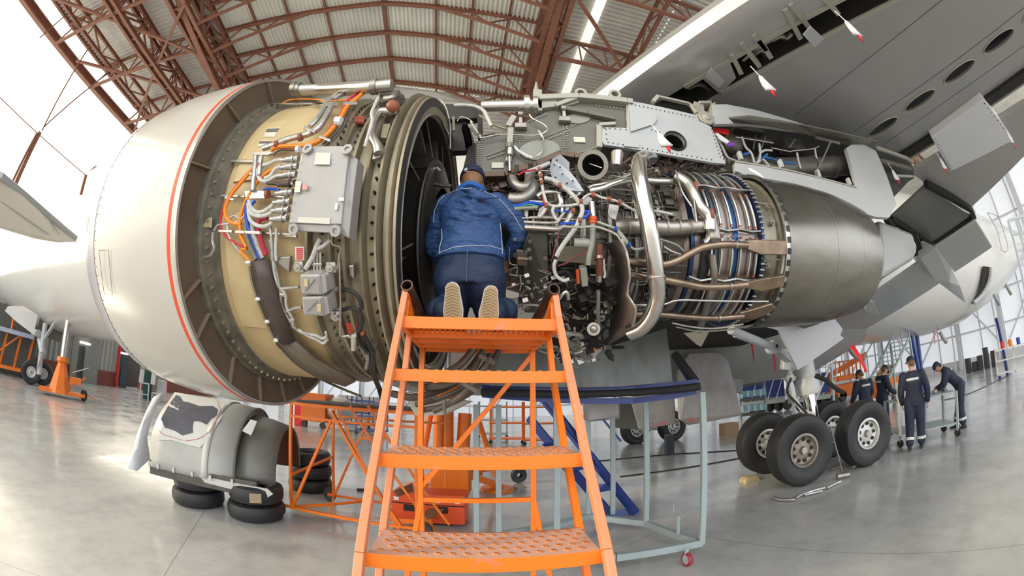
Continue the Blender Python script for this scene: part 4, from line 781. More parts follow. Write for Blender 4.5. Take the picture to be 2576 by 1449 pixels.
for L, r, m in ((((560, 1020), (700, 1020), (840, 1030), (870, 1060)), .016, MATS['dull_olive_pipe']), (((600, 1240), (750, 1230), (850, 1215), (860, 1190)), .012, M_al), (((400, 1150), (420, 1200), (500, 1230)), .009, M_dsteel), (((450, 1150), (470, 1100), (520, 1120)), .009, M_dsteel), (((630, 640), (660, 600), (700, 570), (720, 600), (725, 650)), .012, M_al), (((760, 1150), (850, 1140), (800, 1040), (790, 960)), .008, M_al), (((1000, 785), (1060, 780), (1130, 790)), .014, M_dsteel), (((1010, 880), (1090, 870), (1100, 830), (1060, 835)), .012, M_dsteel), (((700, 1100), (780, 1130), (860, 1120)), .03, MATS['dull_olive_pipe'])): et('gearbox_pipe', cC, L, r, .78, m)
b = MB(); q = onR(*cC(990, 1185), .8); b.sphere(q, .02, 8, 6, (1.6, 1, .6)); b.build('orange_rag', M_orange_c, eng)
b = MB(); b.prism([onR(*cC(*p), .8) for p in ((915, 1205), (1120, 1150), (1000, 1285))], .03); b.build('keel_plate', M_dsteel, eng, smooth=False)
# lower aft keel plates and small wires near the turbine
for i, L in enumerate((((1690, 812), (1740, 822), (1800, 826), (1870, 815)), ((1700, 822), (1760, 833), (1850, 828)), ((1670, 620), (1690, 632), (1712, 640)), ((1655, 600), (1700, 615), (1720, 632)), ((1700, 430), (1715, 480), (1740, 520)), ((1745, 500), (1750, 540), (1752, 560)))): duct(list(L), .008, (M_al, M_dsteel)[i % 2], 'thin_pipe', 8, R=.72)
# dark framework between the fan duct and the pylon
b = MB()
for P, y_ in ((((1108, 262), (1206, 262), (1212, 296), (1150, 300), (1120, 300)), 2.85), (((1128, 300), (1168, 300), (1185, 330), (1195, 362), (1180, 378), (1136, 380), (1130, 345)), 2.9), (((1178, 372), (1196, 358), (1194, 442), (1162, 436)), 2.8), (((1200, 262), (1212, 262), (1214, 340), (1202, 345)), 2.75)):
    b.prism([atY(*p, y_) for p in P], .08)
b.build('fan_frame_mount', mat('mount_dark', (.045, .04, .035), .5, .3, var=.4, vscale=9), eng, smooth=False)
def loose(nm, L, r, m, y=2.62):
    b = MB(); b.tube([atY(p[0], p[1], y) for p in L], r, 8, 4); return b.build(nm, m, eng)
loose('ribbed_sleeve', [(1142, 265), (1175, 265), (1200, 269), (1218, 280), (1228, 300), (1236, 318)], .016, M_sleeve, 2.5)
loose('mount_strut', [(1206, 290), (1240, 312), (1272, 324)], .012, M_olive); loose('mount_strut', [(1184, 306), (1200, 330), (1212, 347)], .008, M_al); loose('mount_strut', [(1150, 305), (1160, 294), (1180, 300), (1190, 308)], .005, M_al); loose('mount_strut', [(1141, 295), (1141, 330)], .014, M_olive); loose('mount_strut', [(1182, 322), (1210, 340), (1245, 335)], .010, M_pyl)
loose('grey_cable', [(1088, 256), (1108, 252), (1122, 270), (1130, 300), (1133, 330), (1132, 375)], .006, M_silv, 2.6); loose('grey_cable', [(1080, 262), (1100, 280), (1115, 310), (1130, 340)], .006, M_silv, 2.5)
loose('curved_pipe', [(1075, 456), (1085, 430), (1098, 424), (1108, 432)], .014, M_al, 2.35); loose('curved_pipe', [(1090, 462), (1110, 467), (1136, 468)], .014, M_core, 2.35); loose('curved_pipe', [(1080, 500), (1100, 520), (1130, 540)], .02, M_core, 2.45)
# small fittings crowded under the pylon and on the gearbox
def crowd(nm, m, n, x0, x1, y0, y1, depth, seed, smin=.006, smax=.02):
    r = random.Random(seed); b = MB()
    for i in range(n):
        px, py = r.uniform(x0, x1), r.uniform(y0, y1); p = depth(px, py, r); k = r.random(); q = r.uniform(smin, smax)
        if k < .45:
            pts = [p]
            for j in range(r.randint(1, 3)): pts.append(pts[-1] + Vector((r.uniform(-.09, .09), r.uniform(-.02, .02), r.uniform(-.05, .05))))
            b.tube(pts, q * .45, 6, 3)
        elif k < .75: d = Vector((r.uniform(-1, 1), r.uniform(-.6, .1), r.uniform(-1, 1))).normalized(); b.cyl(p, p + d * q * 3, q, n=9); b.cyl(p + d * q * 3, p + d * q * 4, q * .5, n=8)
        else: b.box(p, (q * 3, q * 2, q * 2.4), (Vector((.9, 0, .3)).normalized(), Vector((0, 1, 0)), Vector((-.3, 0, .9)).normalized()))
    o = b.build(nm, m, None); o['kind'] = 'stuff'; o.parent = eng; o.location = -eng.location; return o
top_ = lambda px, py, r: atY(px, py, r.uniform(2.62, 2.75))
gbx = lambda px, py, r: onR(px, py, r.uniform(.66, .74))
crowd('pylon_gap_fittings', mat('brown_fitting', (.13, .09, .07), .45, .7, var=.4, vscale=12), 70, 1560, 1860, 392, 440, top_, 3, .01, .03)
crowd('pylon_gap_pipes', M_dsteel, 34, 1570, 1850, 395, 445, top_, 4, .008, .018)
crowd('pylon_gap_fittings', MATS['brown_fitting'], 30, 1190, 1330, 440, 480, top_, 5, .01, .025)
crowd('gearbox_fittings', M_black, 60, 1400, 1535, 700, 900, gbx, 6, .01, .03)
crowd('gearbox_fittings', MATS['dark_brown_metal'], 60, 1405, 1530, 690, 905, gbx, 7, .005, .014)
crowd('gearbox_fittings', M_dsteel, 34, 1290, 1400, 690, 790, gbx, 8, .005, .012)
crowd('gearbox_fittings', M_dsteel, 40, 1390, 1520, 830, 915, gbx, 9, .006, .016)
# ------------------------------------------------------------------ the airliner around the engine
plane = thing('airliner', (0, 9.35, 0), 'white twin-engined airliner jacked up across the whole hangar', 'airplane')
FY = 9.35
b = MB(); secs = [(-33.6, .15, 4.55), (-33.2, .75, 4.6), (-32.2, 1.35, 4.75), (-30.5, 1.95, 4.95), (-28, 2.5, 5.15), (-25, 2.78, 5.28), (-22, 2.82, 5.3), (16, 2.82, 5.3), (19, 2.72, 5.42), (23, 2.4, 5.8), (28, 1.8, 6.4), (34, 1.0, 7.2), (38, .5, 7.6)]
n = 56; vs = []; fs = []
for x, r, z in secs:
    for i in range(n): t = 2 * PI * i / n; vs.append((x, FY + r * math.cos(t), z + r * math.sin(t)))
for k in range(len(secs) - 1):
    for i in range(n): fs.append((k * n + i, k * n + (i + 1) % n, (k + 1) * n + (i + 1) % n, (k + 1) * n + i))
b.add(vs, fs); fus = b.build('fuselage', M_fus, plane)
def onF(px, py, R=2.84, cz=5.3):                                    # point on the near side of the fuselage
    d = ray(px, py); oy, oz = -FY, CAM_H - cz; a = d.y * d.y + d.z * d.z; bb = 2 * (d.y * oy + d.z * oz); c = oy * oy + oz * oz - R * R
    D = max(bb * bb - 4 * a * c, 0); return CAM + d * ((-bb - math.sqrt(D)) / (2 * a))
b = MB(); pts = [onF(*p) for p in ((2484, 535), (2510, 545), (2527, 590), (2536, 628), (2520, 630), (2512, 590), (2498, 560), (2484, 535))]; b.tube(pts, 0.025, 6, 2); b.build('door_outline', M_pale, fus)
b = MB(); b.prism([onF(*p, 2.86) for p in ((2474, 670), (2492, 672), (2488, 705), (2470, 740), (2445, 765), (2462, 735), (2470, 705))], 0.04); b.build('cargo_door_opening', M_dark, fus)
b = MB(); b.tube([onF(*p, 2.9) for p in ((2492, 672), (2489, 705), (2474, 738), (2450, 762))], 0.09, 6, 3); b.build('door_frame', M_pale, fus)
b = MB()                                                            # belly colour line and wing-body fairing
b.turn((3.5, FY, 4.1), (1, 0, 0), [(-9.5, .3), (-8.5, 1.5), (-6, 2.25), (0, 2.4), (5, 2.3), (8, 1.5), (9.5, .3)], 40); b.build('belly_fairing', M_wing, plane)
for p, q in (((2365, 835), (2368, 850)), ((2530, 715), (2545, 730)), ((2500, 740), (2510, 752)), ((2133, 866), (2150, 880))):
    A = onF(*p); b = MB(); b.tube([A, A + Vector((.1, -.05, -.25)), A + Vector((.35, -.05, -.45))], 0.09, 8, 3); b.build('belly_mast', M_wing, fus)
# --- wing
WZ = CAM_H + 2.87
def xle(y): return 1.1 + .655 * (2.8 - y)
def xte(y): return 5.80 - .214 * (y - 2.87) if y < 3 else 5.78 + .02 * (y - 3)
ys = [-9.0, -6, -4, -2, -1, 0, .6, 1.2, 1.8, 2.4, 3.0, 3.6, 5.0, 7.2]
def xf(y): return xle(y) + .52 + .05 * (2.6 - y)                    # front spar opening, forward edge
def xr(y): return xle(y) + .98 + .02 * (2.6 - y)
b = MB(); rows = []
for y in ys:
    x0 = xle(y); c = 1.0; rows.append([Vector((x0 + dx, y, WZ + dz)) for dx, dz in ((.75, .62), (.35, .55), (.08, .38), (-.02, .2), (.03, .07), (.14, .015), (.3, 0))] + [Vector((xf(y), y, WZ))])
b.grid(rows); wle = b.build('leading_edge', M_wle, plane)
b = MB(); holes = []
for px, py in ((2220, 320), (2313, 253), (2413, 180), (2512, 103)):
    c = atZ(px, py, WZ); u = Vector((.2, -.97, 0)).normalized(); v = Vector((.97, .2, 0)).normalized(); holes.append((c, circ(c, u, v, .265, .125, 28)))
c = holes[-1][0] + (holes[-1][0] - holes[-2][0]); holes.append((c, circ(c, Vector((.2, -.97, 0)).normalized(), Vector((.97, .2, 0)).normalized(), .265, .125, 28)))
ya = [y for y in ys if y <= 5.0]
outer = [Vector((xr(y), y, WZ)) for y in ya] + [Vector((xte(y), y, WZ)) for y in reversed(ya)]
plate(b, outer, [h for _, h in holes], (0, 0, WZ), (1, 0, 0), (0, 1, 0), .03); wing = b.build('wing', M_wing, plane, smooth=False)
for c, h in holes:
    b = MB(); b.tube([p + Vector((0, 0, -.003)) for p in h] + [h[0]], 0.012, 5, 0); b.build('access_hole_rim', M_rib, wing)
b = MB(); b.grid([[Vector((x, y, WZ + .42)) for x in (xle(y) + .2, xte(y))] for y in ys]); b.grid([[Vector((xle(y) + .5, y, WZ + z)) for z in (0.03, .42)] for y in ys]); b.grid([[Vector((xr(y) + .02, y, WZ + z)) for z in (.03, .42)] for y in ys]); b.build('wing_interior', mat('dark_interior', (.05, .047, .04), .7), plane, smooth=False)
b = MB(); b.grid([[Vector((xle(y) + .7, y, WZ + .62)), Vector((xle(y) + 2.4, y, WZ + .75)), Vector((xte(y) + .05, y, WZ + .3))] for y in ys]); b.build('upper_skin', M_wing, plane)
b = MB(); b.grid([[Vector((xr(y) + .03, y, WZ + z)) for z in (.01, .3)] for y in ys[:11]]); b.build('front_spar', M_rib, plane, smooth=False)
# inner cover panel between the two openings + edge frames + ribs
bayp = [((1758, 190), (1824, 127), (1852, 196), (1811, 237)), ]
b = MB(); b.prism([atZ(*p, WZ - .004) for p in bayp[0]], -.02); cv = b.build('cover_panel', M_wing, plane, smooth=False)
b = MB(); q = [atZ(*p, WZ - .02) for p in ((1772, 195), (1790, 170), (1824, 207), (1808, 224))]; b.prism(q, -.02); b.build('access_panel', M_pale, cv, smooth=False, bevel=.01)
for (p, q) in (((1862, 103), (1908, 162)), ((1893, 82), (1937, 140)), ((1971, 18), (2010, 92)), ((1838, 132), (1862, 180)), ((1985, 5), (2040, 75)), ((1905, 95), (1925, 120)), ((2058, -20), (2105, 30))):
    b = MB(); b.bar(atZ(*p, WZ + .02), atZ(*q, WZ + .02), .05, .09); b.build('rib', M_rib, plane, smooth=False)
b = MB(); e = [Vector((xf(y), y, WZ - .008)) for y in (2.6, 2, 1, 0, -2)]; [b.bar(e[i], e[i + 1], .05, .02) for i in range(4)]; e = [Vector((xr(y) - .02, y, WZ - .008)) for y in (2.6, 2, 1, 0, -2)]; [b.bar(e[i], e[i + 1], .06, .02) for i in range(4)]; b.build('bay_frame', M_rib, plane, smooth=False)
b = MB()
for pts in (((1868, 150), (1895, 128), (1950, 90), (1975, 70)), ((1940, 100), (1962, 90), (1978, 95), (1992, 82)), ((1890, 140), (1915, 125), (1925, 148)), ((2005, 40), (2060, 20), (2090, -10)), ((2030, 25), (2050, 18), (2065, -5))): b.tube([atZ(*p, WZ + .16) for p in pts], .035, 8, 3)
b.tube([atZ(*p, WZ + .15) for p in ((1730, 222), (1760, 212), (1790, 232))], .03, 8, 3); b.build('bay_pipe', M_dsteel, plane)
b = MB()                                                            # panel joints in the wing skin
for L in (((2000, 290), (2200, 135), (2370, 0)), ((2150, 330), (2360, 185), (2576, 20)), ((2220, 365), (2400, 240), (2576, 115))):
    P = [atZ(*p, WZ - .002) for p in L]; P.append(P[-1] + (P[-1] - P[0])); [b.bar(P[i], P[i + 1], .008, .004) for i in range(3)]
b.build('skin_joint', mat('joint_dark', (.12, .12, .12), .6), wing, smooth=False)
b = MB(); b.prism([atZ(*p, WZ - .13) for p in ((2020, 88), (2040, 66), (2073, 98), (2050, 120))], .01); b.build('hinged_flap', M_pale, plane, smooth=False)
# trailing edge: dark gaps, flap drive box, flaps
b = MB(); A = [Vector((xte(y) + .0, y, WZ + .0)) for y in (2.9, 2, 1, 0, -2, -6)]; [b.bar(A[i], A[i + 1], .25, .1) for i in range(5)]; b.build('trailing_gap_shade', M_dark, plane, smooth=False)  # solid near-black bars stand in for the shade in the gap
for off in (.12, .24):
    b = MB(); [b.bar(A[i] + Vector((off, 0, .0)), A[i + 1] + Vector((off, 0, .0)), .03, .06) for i in range(5)]; b.build('rail', M_rib, plane, smooth=False)
b = MB(); F4 = [atZ(2343, 347, WZ - .12), atZ(2475, 250, WZ - .12), atZ(2550, 352, WZ - .28), atZ(2400, 446, WZ - .28)]; b.prism(F4, .16); bx = b.build('flap_drive_cover', mat('light_raised_cover', (.78, .80, .84), .35, var=.05), plane, smooth=False, bevel=.012)  # light falling on this cover is put into its raised colour
b = MB()
for A_, B_, k in ((F4[0], F4[3], 14), (F4[3], F4[2], 12), (F4[1], F4[2], 9)):
    for i in range(k + 1):
        c = A_.lerp(B_, (i + .3) / (k + .6)); c = c.lerp((F4[0] + F4[2]) / 2, .06); b.sphere(c + Vector((0, 0, -.004)), .008, 6, 4)
b.build('rivet', M_dark, bx)
def flap(pts, th=.1, m=None, nm='flap'): b = MB(); b.prism([atZ(px, py, z) for px, py, z in pts], th); return b.build(nm, m or M_wing, plane, smooth=False, bevel=.02)
def pflap(tri, pts, th, m, nm='flap'):
    T = [atZ(*t) for t in tri]; b = MB(); b.prism([onplane2(px, py, *T) for px, py in pts], th); return b.build(nm, m, plane, smooth=False, bevel=.02)
def onplane2(px, py, A, B, C):
    n = (B - A).cross(C - A).normalized(); d = ray(px, py); return CAM + d * ((A - CAM).dot(n) / d.dot(n))
pflap(((2292, 436, 4.5), (2576, 267, 4.5), (2442, 524, 4.0)), ((2292, 436), (2300, 428), (2440, 345), (2576, 262), (2640, 222), (2640, 330), (2576, 395), (2442, 524), (2329, 463)), .1, M_wing)
pflap(((2242, 550, 4.1), (2329, 470, 4.3), (2342, 613, 3.8)), ((2242, 550), (2329, 470), (2442, 543), (2342, 613)), .08, mat('dark_flap', (.20, .20, .19), .4))
b = MB()
for L in (((2242, 552, 4.05), (2342, 614, 3.8), (2446, 545, 4.0)), ((2329, 462, 4.3), (2440, 524, 4.0), (2450, 545, 4.0)), ((2228, 548, 4.0), (2290, 640, 3.5), (2350, 620, 3.7)), ((2300, 590, 3.7), (2330, 660, 3.5), (2345, 625, 3.6))):
    for a_, b_ in zip(L, L[1:]): b.bar(atZ(*a_), atZ(*b_), .09, .12)
b.build('flap_linkage', M_dark, plane, smooth=False)
M_pf = mat('pale_flap', (.43, .46, .46), .35)
pflap(((2351, 624, 3.5), (2456, 556, 3.6), (2401, 686, 3.2)), ((2351, 624), (2456, 556), (2497, 622), (2401, 686)), .06, M_pf)
pflap(((2087, 809, 2.85), (2320, 656, 3.45), (2124, 858, 2.62)), ((2087, 809), (2320, 656), (2365, 712), (2124, 858)), .06, M_pf)
b = MB(); b.bar(atZ(2087, 805, 2.9), atZ(2322, 650, 3.5), .05, .05); b.build('flap_rail', M_hub, plane, smooth=False)
fair = [atZ(2315, 650, 3.4), atZ(2330, 640, 3.42), atZ(2355, 622, 3.45), atZ(2392, 672, 3.2), atZ(2415, 720, 3.0), atZ(2429, 762, 2.85), atZ(2395, 735, 2.95), atZ(2352, 705, 3.1)]
b = MB(); c = sum(fair, Vector()) / len(fair) + Vector((-.1, -.12, -.16)); b.add(fair + [c], [(i, (i + 1) % 8, 8) for i in range(8)]); b.add([p + Vector((.12, .3, .25)) for p in fair] + fair, [(i, (i + 1) % 8, 8 + (i + 1) % 8, 8 + i) for i in range(8)]); b.build('flap_track_fairing', mat('fairing_grey', (.55, .57, .58), .3), plane, smooth=False, bevel=.02)
b = MB(); b.prism([atZ(*p) for p in ((2180, 752, 3.0), (2200, 762, 2.95), (2212, 795, 2.8), (2176, 785, 2.85), (2168, 765, 2.9))], .15); b.build('flap_track_fairing', M_pf, plane, smooth=False, bevel=.02)
# inner aft nacelle fairing behind the exhaust
b = MB(); P = [atY(*p) for p in ((2212, 552, 3.0), (2296, 585, 3.2), (2311, 630, 3.2), (2298, 655, 3.2), (2222, 700, 3.0))]; b.prism(P, -.5); b.build('aft_fairing', M_wing, plane, smooth=False, bevel=.06)
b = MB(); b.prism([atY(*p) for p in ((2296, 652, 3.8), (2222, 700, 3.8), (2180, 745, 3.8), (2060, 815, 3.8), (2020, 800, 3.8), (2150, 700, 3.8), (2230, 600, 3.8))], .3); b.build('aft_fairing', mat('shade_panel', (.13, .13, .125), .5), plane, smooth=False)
# --- pylon
PY = 2.58
pyl = [(1196, 356), (1220, 345), (1284, 322), (1354, 288), (1400, 262), (1470, 246), (1580, 256), (1582, 330), (1512, 345), (1512, 392), (1444, 392), (1409, 385), (1350, 412), (1270, 438), (1200, 440), (1194, 429)]
b = MB(); b.prism([atY(*p, PY) for p in pyl], -.45); pylo = b.build('pylon', M_pyl, plane, smooth=False, bevel=.015)
if True:
    rv = MB()
    def dots(p, q, n, dy=.006, r=.009, mb=None):
        for i in range(n):
            t = i / (n - 1); c = atY(p[0] + (q[0] - p[0]) * t, p[1] + (q[1] - p[1]) * t, PY - dy); (mb or rv).sphere(c, r, 6, 4)
    for p, q, n in (((1205, 360), (1200, 425), 13), ((1212, 358), (1207, 425), 13), ((1225, 392), (1272, 375), 9), ((1228, 399), (1278, 383), 9), ((1306, 343), (1308, 372), 6), ((1314, 343), (1316, 372), 6), ((1330, 362), (1425, 322), 16), ((1335, 368), (1430, 330), 16), ((1418, 320), (1420, 372), 10), ((1427, 318), (1429, 372), 10), ((1455, 385), (1500, 370), 7), ((1330, 305), (1375, 288), 8), ((1440, 318), (1490, 296), 8), ((1210, 352), (1260, 336), 8), ((1500, 265), (1570, 275), 9), ((1220, 432), (1262, 430), 6)): dots(p, q, n)
    rv.build('rivet', M_rib, pylo)
for c, ru, rv_ in (((1358, 376), .17, .105), ((1455, 297), .11, .06)):
    b = MB(); P = circ(atY(*c, PY - .012), Vector((1, 0, .18)).normalized(), Vector((-.18, 0, 1)).normalized(), ru, rv_, 28); b.prism(P, -.02); ap = b.build('oval_access_panel', mat('olive_light', (.30, .31, .27), .45, .2, var=.1), pylo, smooth=False, bevel=.006)
b = MB()
for c in ((1252, 416), (1458, 352)):
    b.box(atY(*c, PY - .008), (.10, .012, .058))
b.build('data_placard', mat('cream_label', (.68, .66, .56), .5), pylo, smooth=False, bevel=.01)
b = MB(); b.bar(atY(1285, 325, PY - .03), atY(1279, 410, PY - .03), .05, .06); b.bar(atY(1278, 318, PY - .04), atY(1294, 292, PY - .04), .03, .05); b.build('vertical_bracket', M_rib, pylo, smooth=False, bevel=.006)
b = MB(); b.cyl(atY(1282, 374, PY - .06), atY(1281, 392, PY - .06), .032); b.cyl(atY(1281, 392, PY - .06), atY(1282, 432, PY - .06), .014); b.cyl(atY(1282, 365, PY - .05), atY(1282, 376, PY - .06), .04); b.build('drain_fitting', M_steel, pylo)
b = MB()
for x, y in ((1310, 318), (1420, 302)):
    c = atY(x, y, PY - .03); b.box(c, (.10, .05, .05)); b.bar(c, c + Vector((0, -.01, .12)), .03, .03); b.cyl(c + Vector((-.02, -.02, .12)), c + Vector((.02, -.02, .12)), .03)
b.build('lug', M_dsteel, pylo, bevel=.004)
def wires(nm, L, R, m, parent, y=None, n=6):
    b = MB()
    for pts in L: b.tube([atY(p[0], p[1], (y or PY) - (p[2] if len(p) > 2 else .05)) for p in pts], R, n, 4)
    return b.build(nm, m, parent)
wires('thin_pipe', [[(1180, 320), (1200, 340), (1212, 346), (1260, 338), (1345, 340), (1376, 328), (1370, 314), (1340, 298), (1332, 288)], [(1358, 332), (1368, 350), (1368, 372), (1350, 392), (1322, 396)], [(1355, 328), (1364, 345)]], .007, M_steel, pylo)
wires('sleeved_hose', [[(1290, 366), (1305, 380), (1325, 392), (1340, 398)]], .013, M_cloth, pylo)
# upper beam, attach fittings, link rod
def band(nm, pts, w, h, m, par, y=PY - .02):
    b = MB(); P = [atY(p[0], p[1], y) for p in pts]; [b.bar(P[i], P[i + 1], w, h) for i in range(len(P) - 1)]; return b.build(nm, m, par, smooth=False, bevel=.006)
band('upper_longeron', [(1355, 252), (1456, 248), (1575, 260), (1590, 262)], .1, .06, M_rib, pylo)
band('upper_longeron', [(1397, 270), (1450, 250)], .08, .045, M_rib, pylo)
band('stiffener', [(1410, 272), (1480, 285), (1548, 300)], .05, .05, M_pyl, pylo, PY - .03)
band('corner_channel', [(1508, 372), (1507, 316), (1548, 313)], .05, .035, M_rib, pylo)
band('seam_strip', [(1578, 258), (1580, 330)], .03, .03, M_rib, pylo)
b = MB(); b.cyl(atY(1212, 268, PY), atY(1330, 266, PY - .02), .055, n=16); b.turn(atY(1332, 266, PY - .02), (1, 0, 0), [(-.05, .06), (-.05, .1), (0, .1), (0, .06), (.03, .06), (.03, .09), (.07, .09), (.07, .05)], 20); b.build('bleed_duct', M_steel, pylo)
b = MB(); b.bar(atY(1352, 232, PY), atY(1352, 285, PY), .08, .08); b.cyl(atY(1349, 232, PY), atY(1349, 206, PY), .028, .006); b.bar(atY(1352, 268, PY), atY(1400, 262, PY), .08, .12); b.bar(atY(1395, 268, PY), atY(1450, 252, PY), .05, .1); b.build('thrust_fitting', M_rib, pylo, bevel=.004)
for x, y in ((1460, 240), (1545, 243)):
    b = MB(); b.turn(atY(x, y, PY + .04), (0, 1, 0), [(-.04, .035), (-.04, .06), (.04, .06), (.04, .035), (-.04, .035)], 16); b.build('lug', M_rib, pylo)
band('heat_stained_edge', [(1200, 443), (1270, 441), (1350, 415), (1409, 388), (1444, 395), (1508, 394)], .06, .05, mat('heat_stained_metal', (.17, .115, .085), .5, .5, var=.3, vscale=7), pylo, PY + .01)
# pale side panels with the round port
U_, V_ = Vector((1, 0, 0)), Vector((0, 0, 1))
PB = [(1582, 253), (1640, 264), (1753, 290), (1760, 305), (1789, 319), (1812, 372), (1826, 412), (1797, 410), (1700, 393), (1593, 375), (1523, 364), (1515, 355), (1516, 320), (1577, 322)]
b = MB(); yy = PY - .05; hc = atY(1698, 355, yy); plate(b, [atY(*p, yy) for p in PB], [circ(hc, U_, V_, .092, None, 28)], (0, yy, 0), U_, V_, -.03); pb = b.build('side_panel', M_pale, plane, smooth=False)
b = MB(); b.turn(hc + Vector((0, -.01, 0)), (0, 1, 0), [(0, .088), (-.012, .098), (0, .108), (.2, .1), (.2, .0)], 28); b.build('round_port', M_dark, pb)
b = MB(); b.prism([atY(*p, yy - .02) for p in ((1585, 275), (1608, 273), (1632, 276), (1650, 288), (1655, 300), (1645, 312), (1590, 330), (1587, 331))], -.012); b.build('rounded_cover', M_pale, pb, smooth=False, bevel=.004)
b = MB(); b.prism([atY(*p, yy - .014) for p in ((1570, 356), (1608, 360), (1608, 371), (1571, 368))], -.01); b.build('access_panel', M_pale, pb, smooth=False, bevel=.003)
b = MB()
for p, q, n in (((1588, 262), (1745, 295), 16), ((1790, 325), (1812, 395), 9), ((1798, 325), (1820, 400), 9), ((1530, 358), (1790, 402), 22), ((1526, 350), (1524, 325), 3), ((1520, 322), (1575, 326), 5), ((1640, 327), (1660, 333), 3)):
    for i in range(n): t = i / (n - 1); b.sphere(atY(p[0] + (q[0] - p[0]) * t, p[1] + (q[1] - p[1]) * t, yy - .002), .006, 6, 4)
b.build('rivet', M_dark, pb)
# strap with stencilled panel, bracket and pivot at the pylon shoulder
band('shoulder_frame', [(1650, 243), (1735, 262), (1752, 285)], .04, .025, M_rib, plane, PY - .03); band('shoulder_frame', [(1642, 258), (1655, 243)], .05, .04, M_rib, plane, PY - .03)
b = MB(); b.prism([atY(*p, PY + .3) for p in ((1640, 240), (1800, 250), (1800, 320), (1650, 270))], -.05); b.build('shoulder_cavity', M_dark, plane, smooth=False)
b = MB(); b.bar(atY(1755, 262, PY), atY(1762, 300, PY), .1, .06); b.bar(atY(1790, 262, PY), atY(1786, 300, PY), .1, .05); b.bar(atY(1755, 264, PY), atY(1792, 264, PY), .1, .03); c = atY(1776, 298, PY - .04); b.turn(c, (0, -1, 0), [(0, .085), (.02, .08), (.02, .04), (.035, .035), (.04, 0)], 20); b.build('pivot_bracket', M_rib, plane, bevel=.004)
# lower root fairing: pale band running aft, ending in a blunt fairing, with the open bay above it
yb = PY - .06
PC = [(1848, 409), (1920, 419), (1981, 431), (2070, 451), (2157, 475), (2129, 372), (2142, 364), (2175, 364), (2204, 380), (2232, 445), (2255, 514), (2235, 548), (2200, 545), (2168, 534), (2091, 510), (2003, 486), (1940, 468), (1892, 453), (1862, 434), (1850, 430)]
b = MB(); plate(b, [atY(*p, yb) for p in PC], [], (0, yb, 0), U_, V_, -.05); pc = b.build('pylon_tail_fairing', M_pale, plane, smooth=False, bevel=.01)
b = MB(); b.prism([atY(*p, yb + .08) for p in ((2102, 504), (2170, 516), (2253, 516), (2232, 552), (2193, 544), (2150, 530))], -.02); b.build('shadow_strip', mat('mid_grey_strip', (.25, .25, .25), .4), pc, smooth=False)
b = MB(); b.add([atY(*p, yb + .5) for p in ((2255, 514), (2204, 380), (2129, 372), (2157, 475), (1848, 409), (1850, 430), (2168, 534), (2235, 548))] + [atY(*p, yb) for p in ((2255, 514), (2204, 380), (2129, 372), (2157, 475), (1848, 409), (1850, 430), (2168, 534), (2235, 548))], [(i, (i + 1) % 8, 8 + (i + 1) % 8, 8 + i) for i in (0, 5, 6, 7)]); b.build('fairing_side', M_wing, pc, smooth=False)
band('bay_edge', [(1850, 407), (1981, 429), (2155, 473)], .03, .02, M_rib, plane, yb + .02); band('bay_edge', [(2130, 374), (2157, 474)], .03, .03, M_pyl, plane, yb + .02)
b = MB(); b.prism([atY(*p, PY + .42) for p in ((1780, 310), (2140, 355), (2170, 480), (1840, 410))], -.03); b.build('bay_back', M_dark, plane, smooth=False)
b = MB(); b.prism([atY(*p, yb) for p in ((1793, 263), (1826, 262), (1900, 276), (1992, 303), (2100, 340), (1980, 325), (1886, 312), (1797, 312))], -.04); b.build('root_panel', M_pale, plane, smooth=False)
b = MB(); q = [atY(*p) for p in ((1833, 298, yb - .12), (1886, 293, yb - .14), (2000, 312, yb - .1), (2208, 357, yb - .12), (2180, 364, yb + .05), (2060, 345, yb + .05), (1950, 322, yb + .05), (1850, 314, yb + .05))]; b.prism(q, .015); b.build('open_bay_door', M_pyl, plane, smooth=False)
b = MB(); b.cyl(atY(1955, 425, PY + .2), atY(2128, 418, PY + .2), .12, n=20); b.cyl(atY(2040, 421, PY + .2), atY(2048, 421, PY + .2), .135, n=20); b.cyl(atY(2090, 420, PY + .2), atY(2096, 420, PY + .2), .135, n=20); b.cyl(atY(1850, 405, PY + .2), atY(1955, 425, PY + .2), .08, n=16); b.build('bay_duct', mat('dark_duct', (.13, .125, .11), .45, .3, var=.3, vscale=6), plane)
b = MB(); b.sphere(atY(1845, 362, PY + .15), .11, 14, 10, (1, .7, 1.1)); b.box(atY(1990, 370, PY + .25), (.3, .15, .16)); b.box(atY(1880, 330, PY + .3), (.4, .1, .06)); b.bar(atY(1840, 345, PY + .1), atY(1940, 358, PY + .1), .03, .03); b.build('bay_accumulator', mat('dark_component', (.085, .08, .07), .5, .2, var=.3, vscale=9), plane)
def bayw(nm, L, r, m):
    b = MB(); [b.tube([atY(x, y, PY + .08) for x, y in pts], r, 6, 4) for pts in L]; return b.build(nm, m, plane)
bayw('bay_hose', [[(1866, 345), (1876, 370), (1890, 385), (1898, 410)], [(1912, 385), (1925, 378), (1942, 379)], [(1905, 410), (1920, 402), (1935, 418)], [(1910, 362), (1912, 395), (1902, 412)], [(2005, 385), (2010, 410), (2015, 425)], [(2050, 375), (2055, 400), (2065, 407)], [(1800, 335), (1815, 365), (1830, 395), (1850, 404)]], .013, mat('grey_sleeve', (.5, .5, .52), .6))
bayw('blue_hose', [[(1920, 395), (1945, 400), (1965, 408), (2002, 411)], [(1912, 406), (1922, 395), (1930, 388)], [(1870, 388), (1884, 386)]], .014, mat('blue_hose_paint', (.02, .11, .38), .4))
